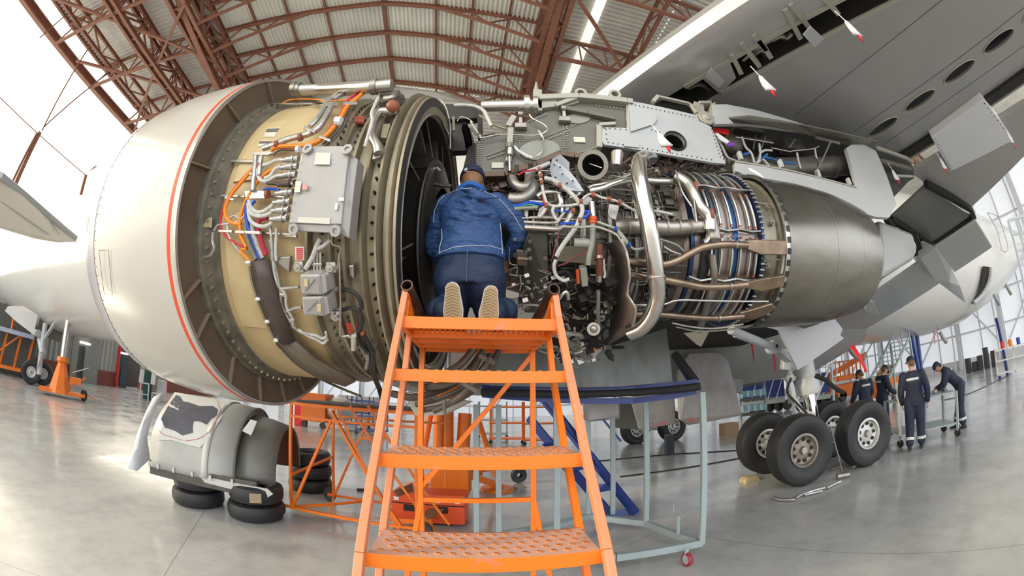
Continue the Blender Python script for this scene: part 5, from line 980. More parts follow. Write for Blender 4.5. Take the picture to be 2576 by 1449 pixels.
bayw('bay_cable', [[(1990, 380), (2040, 375), (2060, 368)], [(1940, 372), (1990, 382)], [(1900, 340), (1895, 375)], [(1925, 345), (1905, 400)], [(2000, 350), (1985, 372)], [(1850, 345), (1945, 360)]], .008, M_dsteel)
b = MB(); b.bar(atY(2090, 355, PY - .1), atY(2050, 441, PY - .02), .016, .016); b.bar(atY(2050, 345, PY - .05), atY(2112, 362, PY - .08), .02, .03); b.build('door_stay', M_steel, plane)
for x, y in ((1861, 393), (1964, 413), (2058, 438), (2135, 458)):
    b = MB(); b.box(atY(x, y, PY - .02), (.035, .05, .09)); b.build('bay_latch', M_pale, plane, smooth=False, bevel=.004)
b = MB(); b.prism([atY(*p, PY + .05) for p in ((1794, 320), (1834, 326), (1833, 339), (1797, 332))], .01); b.build('streamer', M_flag, plane, smooth=False)
b = MB(); b.prism([atY(*p, PY + .02) for p in ((1798, 333), (1806, 334), (1836, 355), (1830, 361), (1812, 352))], .02); b.build('cloth_plug', M_cloth, plane, smooth=False, bevel=.005)
b = MB(); b.prism([atY(*p, PY + .03) for p in ((1832, 357), (1846, 358), (1848, 366), (1830, 368))], .01); b.build('purple_tape', mat('purple_tape', (.22, .05, .5), .5), plane, smooth=False)
# inner end of the wing root at the fairing: linkage right of the bay
band('aft_link', [(2205, 372), (2280, 398), (2296, 408)], .04, .05, M_rib, plane, yb + .05); band('aft_link', [(2215, 405), (2290, 425)], .05, .06, M_pyl, plane, yb + .1); band('aft_link', [(2250, 442), (2296, 444)], .03, .03, M_rib, plane, yb + .1)
band('aft_link', [(2240, 470), (2292, 440)], .06, .12, M_dark, plane, yb + .3)
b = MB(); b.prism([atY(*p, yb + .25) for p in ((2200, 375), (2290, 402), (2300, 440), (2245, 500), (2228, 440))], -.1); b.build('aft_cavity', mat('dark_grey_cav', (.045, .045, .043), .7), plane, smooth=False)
# --- wheels
def wheel(kind_name, parent, c, ax, R, W, rimR, hubm, spokes=9, plainhub=False):
    c = Vector(c); ax = Vector(ax).normalized(); b = MB(); w = W / 2
    prof = [(-w * .62, rimR), (-w * .85, rimR + (R - rimR) * .25), (-w, rimR + (R - rimR) * .55), (-w * .9, R * .93), (-w * .6, R * .985), (-w * .42, R), (-w * .40, R - .012), (-w * .36, R - .012), (-w * .34, R), (-w * .04, R), (-w * .02, R - .012), (w * .02, R - .012), (w * .04, R), (w * .34, R), (w * .36, R - .012), (w * .40, R - .012), (w * .42, R), (w * .6, R * .985), (w * .9, R * .93), (w, rimR + (R - rimR) * .55), (w * .85, rimR + (R - rimR) * .25), (w * .62, rimR)]
    b.turn(c, ax, prof, 48); t = b.build('wheel', M_tire, parent)
    b = MB(); b.turn(c, ax, [(-w * .6, rimR), (-w * .72, rimR + .005), (-w * .74, rimR - .03), (-w * .45, rimR - .05), (-w * .35, rimR * .62), (-w * .42, rimR * .42), (-w * .42, 0)], 40)
    b.turn(c, ax, [(w * .6, rimR), (w * .72, rimR + .005), (w * .74, rimR - .03), (w * .45, rimR - .05), (w * .35, rimR * .62), (w * .42, rimR * .42), (w * .42, 0)], 40)
    b.build('rim', hubm, t)
    b = MB(); X = ax.orthogonal().normalized(); Y = ax.cross(X)
    if not plainhub:
        for sg in (-1, 1):
            for i in range(spokes):
                a = 2 * PI * i / spokes; q = c + ax * (sg * w * .40) + (X * math.cos(a) + Y * math.sin(a)) * (rimR * .66); b.cyl(q - ax * .02 * sg, q + ax * .015 * sg, rimR * .115, n=10)
        b.build('vent_hole', M_dark, t); b = MB()
    for sg in (-1, 1): b.cyl(c + ax * (sg * w * .35), c + ax * (sg * w * .72), rimR * .26, rimR * .2, 18)
    b.build('hub_cap', M_dsteel, t)
    return t
WR = .585; M_hubd = mat('dirty_hub', (.30, .27, .23), .5, .5, var=.3, vscale=9)
def flo(px, py, D, R): p = atD(px, py, D); p.z = R; return p
gax = Vector((-.38, .92, 0)).normalized()
mlg = [(flo(2012, 1128, 6.95, WR), M_hubd), (flo(1925, 1125, 8.1, WR), M_hub), (flo(2172, 1080, 7.95, WR), M_hub), (flo(2088, 1065, 9.1, WR), M_hub)]
gax = (mlg[1][0] - mlg[0][0]).normalized()
for c, m in mlg: wheel('wheel', plane, c, gax, WR, .44, .27, m)
cen = (mlg[0][0] + mlg[1][0] + mlg[2][0] + mlg[3][0]) / 4; fa, ra = (mlg[0][0] + mlg[1][0]) / 2, (mlg[2][0] + mlg[3][0]) / 2
b = MB(); b.cyl(fa, ra, .13, n=14); b.cyl(mlg[0][0], mlg[1][0], .07); b.cyl(mlg[2][0], mlg[3][0], .07); b.sphere(cen, .22); b.build('bogie_beam', M_strut, plane)
for c0, c1 in ((fa, mlg[0][0]), (fa, mlg[1][0])):
    b = MB(); 
    for i in range(6): a = PI * i / 3; q = fa.lerp(c1, .45) + Vector((gax.y * math.cos(a), -gax.x * math.cos(a), math.sin(a))) * .17; b.cyl(q, q + gax * .12 * (1 if c1 is mlg[1][0] else -1), .045, n=8)
    b.build('brake_unit', M_hub, plane)
top = atH(2012, 880, math.hypot(cen.x, cen.y) - .15)
b = MB(); b.cyl(cen, cen.lerp(top, .55), .13, n=20); b.build('oleo_piston', mat('chrome', (.8, .8, .8), .08, 1.0), plane)
b = MB(); b.cyl(cen.lerp(top, .5), top + Vector((0, .1, 1.2)), .2, n=20); b.turn(cen.lerp(top, .52), (top - cen), [(0, .2), (0, .26), (.15, .26), (.3, .2)], 20); b.build('shock_strut', M_strut, plane)
b = MB(); H1 = math.hypot(cen.x, cen.y) - .45
k = [atH(*p, H1) for p in ((1992, 915), (1985, 950), (1996, 1000), (2020, 1035), (2050, 1045))]; [b.bar(k[i], k[i + 1], .1, .08) for i in range(4)]; b.cyl(k[0], k[0] + Vector((0, 0, .4)), .09, n=12); b.sphere(k[0], .13, 10, 8); b.sphere(k[1], .1, 10, 8); b.build('torque_link', M_strut, plane, bevel=.01)
b = MB(); b.cyl(atH(1838, 830, 4.9), atH(1948, 874, 6.0), .055, n=14); b.turn(atH(1945, 873, 5.95), (0.1, -1, 0), [(-.08, .03), (-.08, .1), (.08, .1), (.08, .03)], 16); b.build('side_stay', mat('pale_blue_rod', (.62, .66, .72), .3), plane)
b = MB(); b.cyl(atH(1848, 843, 5.0), atH(1950, 880, 6.1), .03); b.bar(atH(1945, 873, 6), atH(1985, 905, 6.8), .12, .1); b.cyl(atH(1980, 880, 6.8), atH(1975, 930, 6.8), .1, n=12); b.build('retract_actuator', M_strut, plane)
def onplane(px, py, A, B, C):
    n = (B - A).cross(C - A).normalized(); d = ray(px, py); return CAM + d * ((A - CAM).dot(n) / d.dot(n))
gd = (atH(1959, 831, 5.4), atH(2007, 931, 5.8), atH(2123, 851, 6.4))
b = MB(); b.prism([onplane(px, py, *gd) for px, py in ((1929, 823), (1959, 831), (2007, 931), (2123, 851), (2114, 843), (2120, 828), (2108, 812), (2085, 785), (1990, 780))], .04); b.build('gear_door', mat('lilac_grey_door', (.56, .56, .60), .35), plane, smooth=False)
b = MB(); b.tube([atH(*p, 6.6) for p in ((2050, 945), (2075, 955), (2100, 975), (2125, 990))], .035, 8, 4); b.tube([atH(*p, 6.6) for p in ((1990, 950), (1980, 985), (2000, 1010), (2030, 1040))], .02, 8, 4); b.build('brake_hose', M_dark, plane)
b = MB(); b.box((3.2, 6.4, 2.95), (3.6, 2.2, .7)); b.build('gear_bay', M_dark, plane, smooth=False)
# the far main gear, seen under the belly
fw = [flo(1690, 1098, 14.4, .52), flo(1598, 1092, 14.0, .52), flo(1640, 1092, 15.8, .52), flo(1660, 1100, 14.0, .52)]
for c in fw[:2]: wheel('wheel', plane, c, (-.25, .96, 0), .55, .42, .27, M_hub)
b = MB(); b.cyl(fw[0], fw[1], .1); c = (fw[0] + fw[1]) / 2; b.cyl(c, c + Vector((0, .3, 2.4)), .16, n=16); b.build('shock_strut', M_strut, plane)
M_step = mat('worn_lilac_panel', (.42, .40, .40), .55, var=.3, vscale=2.5, col2=(.30, .28, .28))
for nm, P in (('belly_door', ((1735, 888, 8), (1807, 885, 8.4), (1832, 904, 8.6), (1868, 1045, 8.8), (1733, 1070, 8.2), (1711, 1056, 8), (1706, 935, 8))), ('belly_door', ((1586, 1004, 8), (1640, 958, 8), (1689, 912, 8), (1702, 1067, 8.4), (1608, 1082, 8.2))), ('belly_door', ((1468, 1006, 8), (1561, 1006, 8.4), (1561, 1053, 8.4), (1476, 1062, 8)))):
    b = MB(); b.prism([atH(*p) for p in P], .12); o = b.build(nm, M_step, plane, smooth=False, bevel=.03)
b = MB(); b.prism([atH(*p) for p in ((1559, 1000, 9.5), (1625, 1000, 9.8), (1610, 1082, 9.8), (1540, 1075, 9.5))], .1); b.prism([atH(*p) for p in ((1828, 890, 10), (1872, 910, 10.3), (1868, 990, 10.3), (1845, 985, 10))], .1); b.build('grey_frame_panel', mat('frame_grey', (.2, .2, .19), .5), plane, smooth=False)
b = MB(); b.prism([atH(*p, 5.6) for p in ((1720, 838), (1786, 830), (1764, 872), (1752, 866))], .05); b.build('small_door', mat('grey_small', (.3, .3, .28), .4), plane, smooth=False)
M_redtx = mat('red_stencil', (.45, .05, .05), .6)
for px, py, h in ((1650, 1066, 8.05), (1757, 1053, 8.0)):
    A, B = atH(px - 18, py + 3, h), atH(px + 18, py - 1, h); text('NO STEP', M_redtx, (A + B) / 2 - (A + B).normalized() * .06, B - A, (0, 0, 1), .11, plane)
# --- nose gear on the left
NP = atH(98, 940, 21.3); NP.z = .5
nax = Vector((.1, -.995, 0)).normalized()
for c, hub in ((atH(78, 938, 21.4), M_hub), (atH(108, 940, 22.0), M_hub)):
    c.z = .53; wheel('wheel', plane, c, (c - CAM).cross(Vector((0, 0, 1))).cross(Vector((0, 0, 1))) * .9 + Vector((.25, .2, 0)) * 8, .52, .34, .24, hub, plainhub=True)
b = MB(); b.cyl(NP, NP + Vector((0, 0, 2.2)), .13, n=14); b.cyl(NP + Vector((.2, 0, .9)), NP + Vector((-.4, 0, 1.5)), .16); b.bar(NP + Vector((0, 0, 1.4)), NP + Vector((1.6, 0, 2.6)), .12, .1); b.cyl(NP + Vector((-.9, -.2, 1.7)), NP + Vector((-.2, -.2, 1.7)), .16); b.bar(NP + Vector((0, -.1, .2)), NP + Vector((.35, -.1, .9)), .1, .1); b.build('nose_strut', M_strut, plane)
b = MB(); b.prism([atH(*p, 21) for p in ((20, 770), (60, 770), (95, 792), (85, 842), (40, 808), (12, 782))], .06); b.build('nose_gear_door', M_fus, plane, smooth=False)
b = MB(); b.prism([atH(*p, 21.5) for p in ((100, 800), (158, 836), (152, 862), (120, 850), (95, 830))], .1); b.build('gear_well', mat('olive_dark', (.10, .09, .07), .7), plane, smooth=False)
# --- wing tip / tailplane of light colour at the far left, high lit
b = MB(); P = [atD(px, py, D) for px, py, D in ((-60, 395, 8.5), (0, 440, 9), (60, 488, 10), (130, 548, 11), (192, 598, 12.2), (196, 610, 12.2), (150, 612, 11.6), (90, 602, 10.8), (0, 575, 9.5), (-60, 555, 9))]
tw = thing('wing_tip', (-9, 3, 0), 'cream wing tip reaching in from the left edge, before the nose', 'airplane wing')
b.prism(P, -.25); b.build('lower_skin', mat('cream_wing', (.85, .80, .70), .3), tw, smooth=False, bevel=.06)
b = MB(); b.bar(atD(0, 505, 9.3), atD(125, 590, 11), .02, .02); b.bar(atD(120, 545, 10.9), atD(150, 590, 11.3), .02, .02); b.tube([atD(0, 440, 8.95), atD(60, 488, 9.95), atD(130, 548, 10.95), atD(190, 598, 12.1)], .07, 8, 2); b.build('edge_strip', M_pale, tw)
# ------------------------------------------------------------------ orange platform ladder in front of the engine
def paint_worn(name, col, worn, thr=0.58, scale=7):
    m = mat(name, col, 0.38, 0.0, var=0.5, vscale=scale, col2=worn); r = [n for n in m.node_tree.nodes if n.type == 'VALTORGB'][0]
    r.color_ramp.elements[0].position = 1 - thr - .04; r.color_ramp.elements[1].position = 1 - thr; return m
M_or = paint_worn('orange_ladder_paint', (0.86, 0.19, 0.008), (0.62, 0.20, 0.09), 0.62)
M_orw = paint_worn('worn_tread_paint', (0.66, 0.40, 0.32), (0.56, 0.28, 0.18), 0.60, 9)
M_stud = mat('stud_hole_shade', (.50, .16, .03), .5)  # darker orange-brown puts the shading of the holes into the colour
M_or2 = mat('orange_equipment_paint', (0.86, 0.19, 0.01), 0.4, var=.12, vscale=3)
M_orr = paint_worn('faded_rail_paint', (0.74, 0.27, 0.13), (0.55, 0.26, 0.17), 0.56, 5)
LO = Vector((-.146, 1.73, 0)); la = R_(6); LX = Vector((math.cos(la), math.sin(la), 0)); LY = Vector((-math.sin(la), math.cos(la), 0)); UZ = Vector((0, 0, 1))
def lf(x, y, z): return LO + LX * x + LY * y + UZ * z
lad = thing('platform_ladder', tuple(LO), 'tall orange steel ladder with perforated treads that the kneeling person uses', 'ladder')
ya_, za_ = [0, -.135, -.357, -.595, -.795, -.995, -1.195, -1.395], [2.11, 1.862, 1.541, 1.256, .971, .686, .401, .12]
HW_ = .352; LAX = (LX, LY, UZ)
for i in range(1, 8):
    y, z = ya_[i], za_[i]; b = MB(); dp = .25 if i < 3 else .235
    holes = []
    nx = 15
    for r in range(5):
        for c in range(nx):
            x = -HW_ + .045 + c * (2 * HW_ - .09) / (nx - 1) + (.018 if r % 2 else -.008); yy = y + .03 + r * (dp - .06) / 4
            holes.append([lf(x + .011 * math.cos(t), yy + .006 * math.sin(t), z) for t in (0, PI / 3, 2 * PI / 3, PI, 4 * PI / 3, 5 * PI / 3)])
    if i < 5: plate(b, [lf(-HW_, y, z), lf(HW_, y, z), lf(HW_, y + dp, z), lf(-HW_, y + dp, z)], holes, lf(0, 0, z), LX, LY, -.004)
    else: b.box(lf(0, y + dp / 2, z), (2 * HW_, dp, .004), LAX)
    tr = b.build('tread', M_orw, lad, smooth=False)
    if i < 5:
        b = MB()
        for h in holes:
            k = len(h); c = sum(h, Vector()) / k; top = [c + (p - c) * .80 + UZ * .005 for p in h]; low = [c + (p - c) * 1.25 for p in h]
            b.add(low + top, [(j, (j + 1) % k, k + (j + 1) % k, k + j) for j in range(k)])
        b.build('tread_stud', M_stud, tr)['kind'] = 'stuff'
    b = MB(); b.box(lf(0, y, z - .025), (2 * HW_ + .02, .006, .05), LAX); b.build('tread_lip', M_or, tr, smooth=False, bevel=.002)
    b = MB(); b.box(lf(0, y + dp, z - .015), (2 * HW_, .006, .03), LAX); b.build('rear_lip', M_or, tr, smooth=False)
# platform
b = MB()
for k in range(26): b.bar(lf(-HW_ + .02 + k * (2 * HW_ - .04) / 25, .02, 2.085), lf(-HW_ + .02 + k * (2 * HW_ - .04) / 25, .72, 2.085), .012, .012)
b.build('platform_grating', M_or, lad, smooth=False)['kind'] = 'stuff'
for y in (.2, .38, .56): b = MB(); b.bar(lf(-HW_, y, 2.062), lf(HW_, y, 2.062), .05, .035); b.build('cross_bar', M_or, lad, smooth=False)
b = MB(); b.bar(lf(-HW_, 0, 2.085), lf(HW_, 0, 2.085), .025, .055); b.bar(lf(-HW_, .74, 2.07), lf(HW_, .74, 2.07), .03, .06)
for s in (-1, 1): b.bar(lf(s * HW_, 0, 2.075), lf(s * HW_, .74, 2.07), .03, .045)
b.build('platform_frame', M_or, lad, smooth=False, bevel=.002)
for s in (-1, 1):
    b = MB(); P = [lf(s * (HW_ + .018), ya_[7] - .02, 0.0)] + [lf(s * (HW_ + .018), ya_[i] - .012, za_[i]) for i in (6, 4, 3, 2, 1)] + [lf(s * (HW_ + .012), -.005, 2.12), lf(s * (HW_ + .005), .02, 2.235)]
    for a_, c_ in zip(P, P[1:]): b.bar(a_, c_, .03, .035, up=LY)
    b.build('side_rail', M_orr, lad, smooth=False, bevel=.003)
    b = MB(); P = [lf(s * (HW_ + .005), ya_[7] + .25, 0)] + [lf(s * (HW_ + .005), ya_[i] + .25, za_[i] - .02) for i in (6, 4, 3, 2, 1)] + [lf(s * (HW_ + .005), .20, 2.055)]
    for a_, c_ in zip(P, P[1:]): b.bar(a_, c_, .028, .032, up=LY)
    b.build('rear_rail', M_orr if s < 0 else M_or, lad, smooth=False, bevel=.003)
    b = MB(); b.bar(lf(s * HW_, .72, 0.04), lf(s * HW_, .72, 2.06), .035, .035); b.build('leg', M_or, lad, smooth=False, bevel=.003)
    b = MB(); b.bar(lf(s * HW_, .72, 1.08), lf(s * (HW_ + .2), .68, .04), .035, .035); b.build('outrigger', M_or, lad, smooth=False, bevel=.003)
    b = MB(); b.bar(lf(s * (HW_ + .003), .02, 2.23), lf(s * (HW_ - .01), .26, 2.09), .03, .03); b.bar(lf(s * HW_, .04, 2.1), lf(s * HW_, .04, 2.2), .03, .025); b.build('corner_brace', M_or, lad, smooth=False, bevel=.002)
    b = MB(); A_, B_ = lf(s * (HW_ - .002), -.0, 2.262), lf(s * (HW_ - .05), .5, 2.14); d = (A_ - B_); L_ = d.length; d.normalize(); b.turn(B_, d, [(0, .026), (L_, .03), (L_, .023), (L_ - .3, .021), (0, .02), (0, .026)], 24); b.build('handle_tube', mat('worn_black_tube', (.05, .05, .055), .3, .6, var=.6, vscale=14, col2=(.16, .08, .04)), lad)
b = MB(); b.bar(lf(HW_, .725, 2.03), lf(-HW_, .725, 1.17), .035, .03); b.build('diagonal_brace', M_or, lad, smooth=False, bevel=.002)
b = MB(); b.bar(lf(HW_, .72, 1.09), lf(-HW_, .72, 1.09), .03, .03); b.build('cross_tie', M_or, lad, smooth=False, bevel=.002)
b = MB(); b.bar(lf(HW_, .72, .2), lf(-HW_, .72, .2), .03, .03); [b.bar(lf(s * HW_, -1.1, .2), lf(s * HW_, .72, .2), .03, .03) for s in (-1, 1)]; b.build('base_tie', M_or, lad, smooth=False)
for s in (-1, 1):
    for y in (.72, -1.3): b = MB(); b.cyl(lf(s * (HW_ + .06), y, .05), lf(s * (HW_ + .1), y, .05), .05, n=16); b.build('wheel', M_rubber, lad)

# ------------------------------------------------------------------ people
M_skin = mat('skin', (0.55, 0.30, 0.21), 0.5); M_hair = mat('brown_hair', (.16, .085, .04), .6, var=.4, vscale=60, stretch=(1, 1, .2)); M_navy_c = mat('navy_coverall', (.018, .025, .055), .75, var=.3, vscale=8, bump=.35, bscale=7)
M_blue_j = mat('blue_work_jacket', (.030, .085, .235), .6, var=.30, vscale=5, bump=1.0, bscale=7, bdist=.06, col2=(.020, .058, .175), stretch=(1, 1, 2.0)); M_blue_t = mat('dark_blue_trousers', (.012, .028, .075), .65, var=.25, vscale=6, bump=.8, bscale=6, bdist=.05)
M_refl = mat('reflective_tape', (.62, .64, .70), .35); M_shoe = mat('black_boot', (.02, .02, .02), .5); M_cap = mat('navy_cap', (.012, .02, .06), .7)
M_sole = mat('tan_rubber_sole', (.40, .29, .16), .6, var=.2, vscale=14); M_shoew = mat('white_shoe_side', (.6, .58, .56), .5)
def limb(mb, pts, rad, n=14, sm=3):
    mb.tube(pts, 0, n, sm, True, list(rad)); mb.sphere(pts[0], rad[0] * .995, n, 8); mb.sphere(pts[-1], rad[-1] * .995, n, 8)
def loft(mb, secs, n=20):                            # secs: centre, half-width vector, half-depth vector
    vs = []; fs = []
    for c, a, d in secs:
        for i in range(n): t = 2 * PI * i / n; vs.append(Vector(c) + Vector(a) * math.cos(t) + Vector(d) * math.sin(t))
    for k in range(len(secs) - 1):
        for i in range(n): fs.append((k * n + i, k * n + (i + 1) % n, (k + 1) * n + (i + 1) % n, (k + 1) * n + i))
    fs += [tuple(range(n - 1, -1, -1)), tuple(range((len(secs) - 1) * n, len(secs) * n))]
    mb.add(vs, fs)
def meld(o, vox=.012, it=4, fac=.5):
    r = o.modifiers.new('r', 'REMESH'); r.mode = 'VOXEL'; r.voxel_size = vox; r.use_smooth_shade = True
    s = o.modifiers.new('s', 'SMOOTH'); s.iterations = it; s.factor = fac; return o
def hand(mb, w, d, up, L=.18):                       # w wrist, d pointing direction, up back-of-hand normal
    w, d, up = Vector(w), Vector(d).normalized(), Vector(up); up = (up - d * up.dot(d)).normalized(); s = d.cross(up)
    loft(mb, [(w, s * .024, up * .02), (w + d * .03, s * .036, up * .017), (w + d * .075, s * .042, up * .014), (w + d * .09, s * .038, up * .012)], 12)
    for k, (o_, l) in enumerate(((-.031, .072), (-.011, .083), (.010, .077), (.030, .060))):
        q = w + d * .085 + s * o_; limb(mb, [q, q + d * l * .5 - up * .004, q + d * l * .8 - up * .022, q + d * l * .9 - up * .04], (.009, .0085, .008, .007), 8, 2)
    q = w + d * .03 - s * .034; limb(mb, [q, q - s * .025 + d * .03 - up * .008, q - s * .026 + d * .06 - up * .02], (.012, .010, .008), 8, 2)
def head(mb, c, f, up, sc=1.0):                      # c head centre, f facing direction
    c, f, up = Vector(c), Vector(f).normalized(), Vector(up); up = (up - f * up.dot(f)).normalized(); s = f.cross(up)
    loft(mb, [(c + up * z * sc + f * o * sc, s * w * sc, f * d * sc) for z, w, d, o in ((-.115, .028, .03, .045), (-.10, .045, .05, .025), (-.07, .060, .075, .008), (-.03, .070, .088, .002), (.01, .074, .096, 0), (.05, .074, .098, -.004), (.085, .062, .082, -.006), (.108, .035, .05, -.006), (.115, .01, .015, -.006))], 18)
    mb.add([c + f * .088 * sc + up * .012, c + f * .118 * sc - up * .028 * sc, c + f * .09 * sc - up * .03 * sc + s * .016, c + f * .09 * sc - up * .03 * sc - s * .016, c + f * .07 * sc - up * .01], [(0, 1, 2), (0, 3, 1), (1, 3, 2), (0, 2, 4), (0, 4, 3), (2, 3, 4)])
    for q in (-1, 1): mb.sphere(c + s * q * .076 * sc - f * .005 - up * .012, .017, 8, 6, (.6, 1, 1.5))
    mb.sphere(c + f * .082 * sc - up * .062 * sc, .018, 8, 6, (1.3, 1, .5))
    return s
def face(par, c, f, up, sc=1.0):
    c, f, up = Vector(c), Vector(f).normalized(), Vector(up); up = (up - f * up.dot(f)).normalized(); s = f.cross(up)
    for q in (-1, 1):
        b = MB(); b.sphere(c + s * q * .030 * sc + f * .084 * sc + up * .008, .0095, 8, 6); b.build('eye', mat('eye_white', (.5, .48, .45), .3), par)
    b = MB(); b.bar(c + f * .095 * sc - up * .062 + s * .02, c + f * .095 * sc - up * .062 - s * .02, .006, .008); b.build('mouth', mat('lips', (.40, .13, .11), .5), par)
def capmesh(par, c, f, up, m, sc=1.0, back=False):
    c, f, up = Vector(c), Vector(f).normalized(), Vector(up); up = (up - f * up.dot(f)).normalized(); s = f.cross(up); b = MB()
    loft(b, [(c + up * z * sc - f * .003, s * w * sc, f * d * sc) for z, w, d in ((.022, .082, .106), (.05, .084, .108), (.085, .076, .098), (.112, .055, .07), (.126, .02, .03))], 20)
    pf = -f if back else f
    b.add([c + pf * .09 * sc + s * .06 * sc + up * .03, c + pf * .16 * sc + s * .045 * sc + up * .018, c + pf * .175 * sc + up * .018, c + pf * .16 * sc - s * .045 * sc + up * .018, c + pf * .09 * sc - s * .06 * sc + up * .03, c + pf * .105 * sc + up * .036,
           c + pf * .09 * sc + s * .06 * sc + up * .02, c + pf * .16 * sc + s * .045 * sc + up * .010, c + pf * .175 * sc + up * .01, c + pf * .16 * sc - s * .045 * sc + up * .010, c + pf * .09 * sc - s * .06 * sc + up * .02, c + pf * .105 * sc + up * .024],
          [(0, 1, 2, 5), (5, 2, 3, 4), (6, 11, 8, 7), (11, 10, 9, 8), (0, 6, 7, 1), (1, 7, 8, 2), (2, 8, 9, 3), (3, 9, 10, 4), (4, 10, 11, 5), (5, 11, 6, 0)])
    return b.build('cap', m, par)
def hairmesh(par, c, f, up, m, sc=1.0):
    c, f, up = Vector(c), Vector(f).normalized(), Vector(up); up = (up - f * up.dot(f)).normalized(); s = f.cross(up); b = MB()
    loft(b, [(c + up * z * sc - f * o * sc, s * w * sc, f * d * sc) for z, w, d, o in ((-.085, .050, .045, .05), (-.065, .064, .06, .042), (-.02, .079, .080, .03), (.02, .081, .086, .022), (.06, .079, .09, .012), (.09, .062, .07, .008))], 18)
    return b.build('hair', m, par)
# --- the kneeling mechanic
kn = thing('person', (-.27, 2.1, 2.11), 'person in blue jacket and dark cap kneeling on the orange ladder, back to us', 'person')
fw_ = Vector((-.08, 1, 0)).normalized(); sd_ = Vector((1, .08, 0)).normalized()
ctr = lambda x, y, z: Vector((x, y, z))
HC = ctr(-.275, 2.32, 3.19)
b = MB(); head(b, HC, Vector((-.12, .95, -.35)), UZ)
limb(b, [ctr(-.265, 2.27, 3.04), ctr(-.27, 2.29, 3.12)], (.055, .052))
T = [(ctr(-.25, 2.17, 2.42), .14, .1), (ctr(-.25, 2.18, 2.6), .14, .1), (ctr(-.255, 2.2, 2.8), .16, .11), (ctr(-.26, 2.22, 2.95), .165, .1), (ctr(-.265, 2.25, 3.03), .11, .07)]
loft(b, [(c, sd_ * a, fw_ * d) for c, a, d in T])
JL = [ctr(-.42, 2.22, 2.96), ctr(-.49, 2.30, 2.80), ctr(-.50, 2.34, 2.70), ctr(-.42, 2.40, 2.62)]; JR = [ctr(-.10, 2.22, 2.965), ctr(.03, 2.24, 2.84), ctr(.055, 2.27, 2.76), ctr(-.02, 2.38, 2.68)]
for J in (JL, JR): limb(b, J, (.05, .045, .04, .03)); hand(b, J[-1], (J[-1] - J[-2]) + Vector((.02, .03, .0)), Vector((0, -.3, 1)))
KL, KR = ctr(-.37, 2.38, 2.19), ctr(-.13, 2.40, 2.19)
for K, hp, an in ((KL, ctr(-.33, 2.17, 2.42), ctr(-.31, 1.98, 2.24)), (KR, ctr(-.17, 2.17, 2.42), ctr(-.13, 2.0, 2.23))): limb(b, [hp, K], (.085, .06)); limb(b, [K, (K + an) / 2 + UZ * .01, an], (.055, .05, .035))
body = meld(b.build('body', M_skin, kn), .009)
b = MB()
T = [(ctr(-.25, 2.155, 2.555), .215, .135), (ctr(-.25, 2.16, 2.60), .212, .135), (ctr(-.252, 2.175, 2.68), .198, .13), (ctr(-.255, 2.19, 2.80), .195, .135), (ctr(-.26, 2.20, 2.90), .20, .13), (ctr(-.262, 2.215, 2.98), .19, .11), (ctr(-.265, 2.235, 3.04), .135, .085), (ctr(-.268, 2.26, 3.085), .075, .065)]
loft(b, [(c, sd_ * a, fw_ * d) for c, a, d in T], 28)
for J in (JL, JR): limb(b, J, (.085, .075, .068, .05), 16)
# folds of the cloth across the back
fr = random.Random(4)
for i in range(11):
    z = 2.70 + i * .028; x0 = -.40 + fr.random() * .10; x1 = x0 + .12 + fr.random() * .16; y = 2.052 + .006 * fr.random()
    b.tube([ctr(x0, y + .02, z + .03), ctr((x0 + x1) / 2, y - .004, z), ctr(x1, y + .02, z + .025 - .05 * fr.random())], .014, 8, 3, rs=[.004, .017, .004])
jk = meld(b.build('jacket', M_blue_j, kn), .009, 3)
b = MB()
for K, hp, an in ((KL, ctr(-.345, 2.15, 2.44), ctr(-.36, 2.02, 2.22)), (KR, ctr(-.155, 2.15, 2.44), ctr(-.09, 2.03, 2.21))):
    limb(b, [hp, (hp + K) / 2 + Vector((0, 0, .0)), K], (.125, .105, .075), 18); limb(b, [K, (K + an) / 2 + UZ * .01, an], (.08, .085, .07), 16)
loft(b, [(ctr(-.25, 2.16, 2.38), sd_ * .20, fw_ * .13), (ctr(-.25, 2.16, 2.46), sd_ * .212, fw_ * .14), (ctr(-.25, 2.165, 2.56), sd_ * .20, fw_ * .125), (ctr(-.25, 2.17, 2.60), sd_ * .19, fw_ * .12)], 28)
limb(b, [ctr(-.41, 2.12, 2.24), ctr(-.43, 2.22, 2.22)], (.08, .08)); limb(b, [ctr(-.04, 2.12, 2.24), ctr(-.05, 2.22, 2.22)], (.075, .08))
tr_ = meld(b.build('trousers', M_blue_t, kn), .010, 4)
b = MB(); b.tube([ctr(-.25, 2.012, 2.56), ctr(-.25, 2.008, 2.48), ctr(-.25, 2.02, 2.38)], .004, 6, 3); b.build('back_seam', mat('seam_blue', (.05, .07, .13), .6), tr_)
cp2 = capmesh(kn, HC, Vector((-.12, .95, -.25)), UZ, M_cap, 1.08); hairmesh(kn, HC, Vector((-.12, .95, -.25)), UZ, mat('light_brown_hair', (.30, .16, .07), .6, var=.4, vscale=60), .96)
face(kn, HC, Vector((-.12, .95, -.35)), UZ)
b = MB(); b.sphere(HC + Vector((-.025, -.088, .062)), .026, 14, 10, (1.1, .35, .75)); b.build('cap_badge', mat('badge_grey', (.5, .48, .47), .5), cp2)
b = MB(); b.tube([ctr(-.35, 2.20, 3.075), ctr(-.27, 2.17, 3.10), ctr(-.19, 2.21, 3.075), ctr(-.2, 2.3, 3.08), ctr(-.27, 2.33, 3.09), ctr(-.34, 2.3, 3.08), ctr(-.35, 2.20, 3.075)], .022, 10, 4); b.build('collar', mat('bright_blue_collar', (.02, .12, .42), .6), kn)
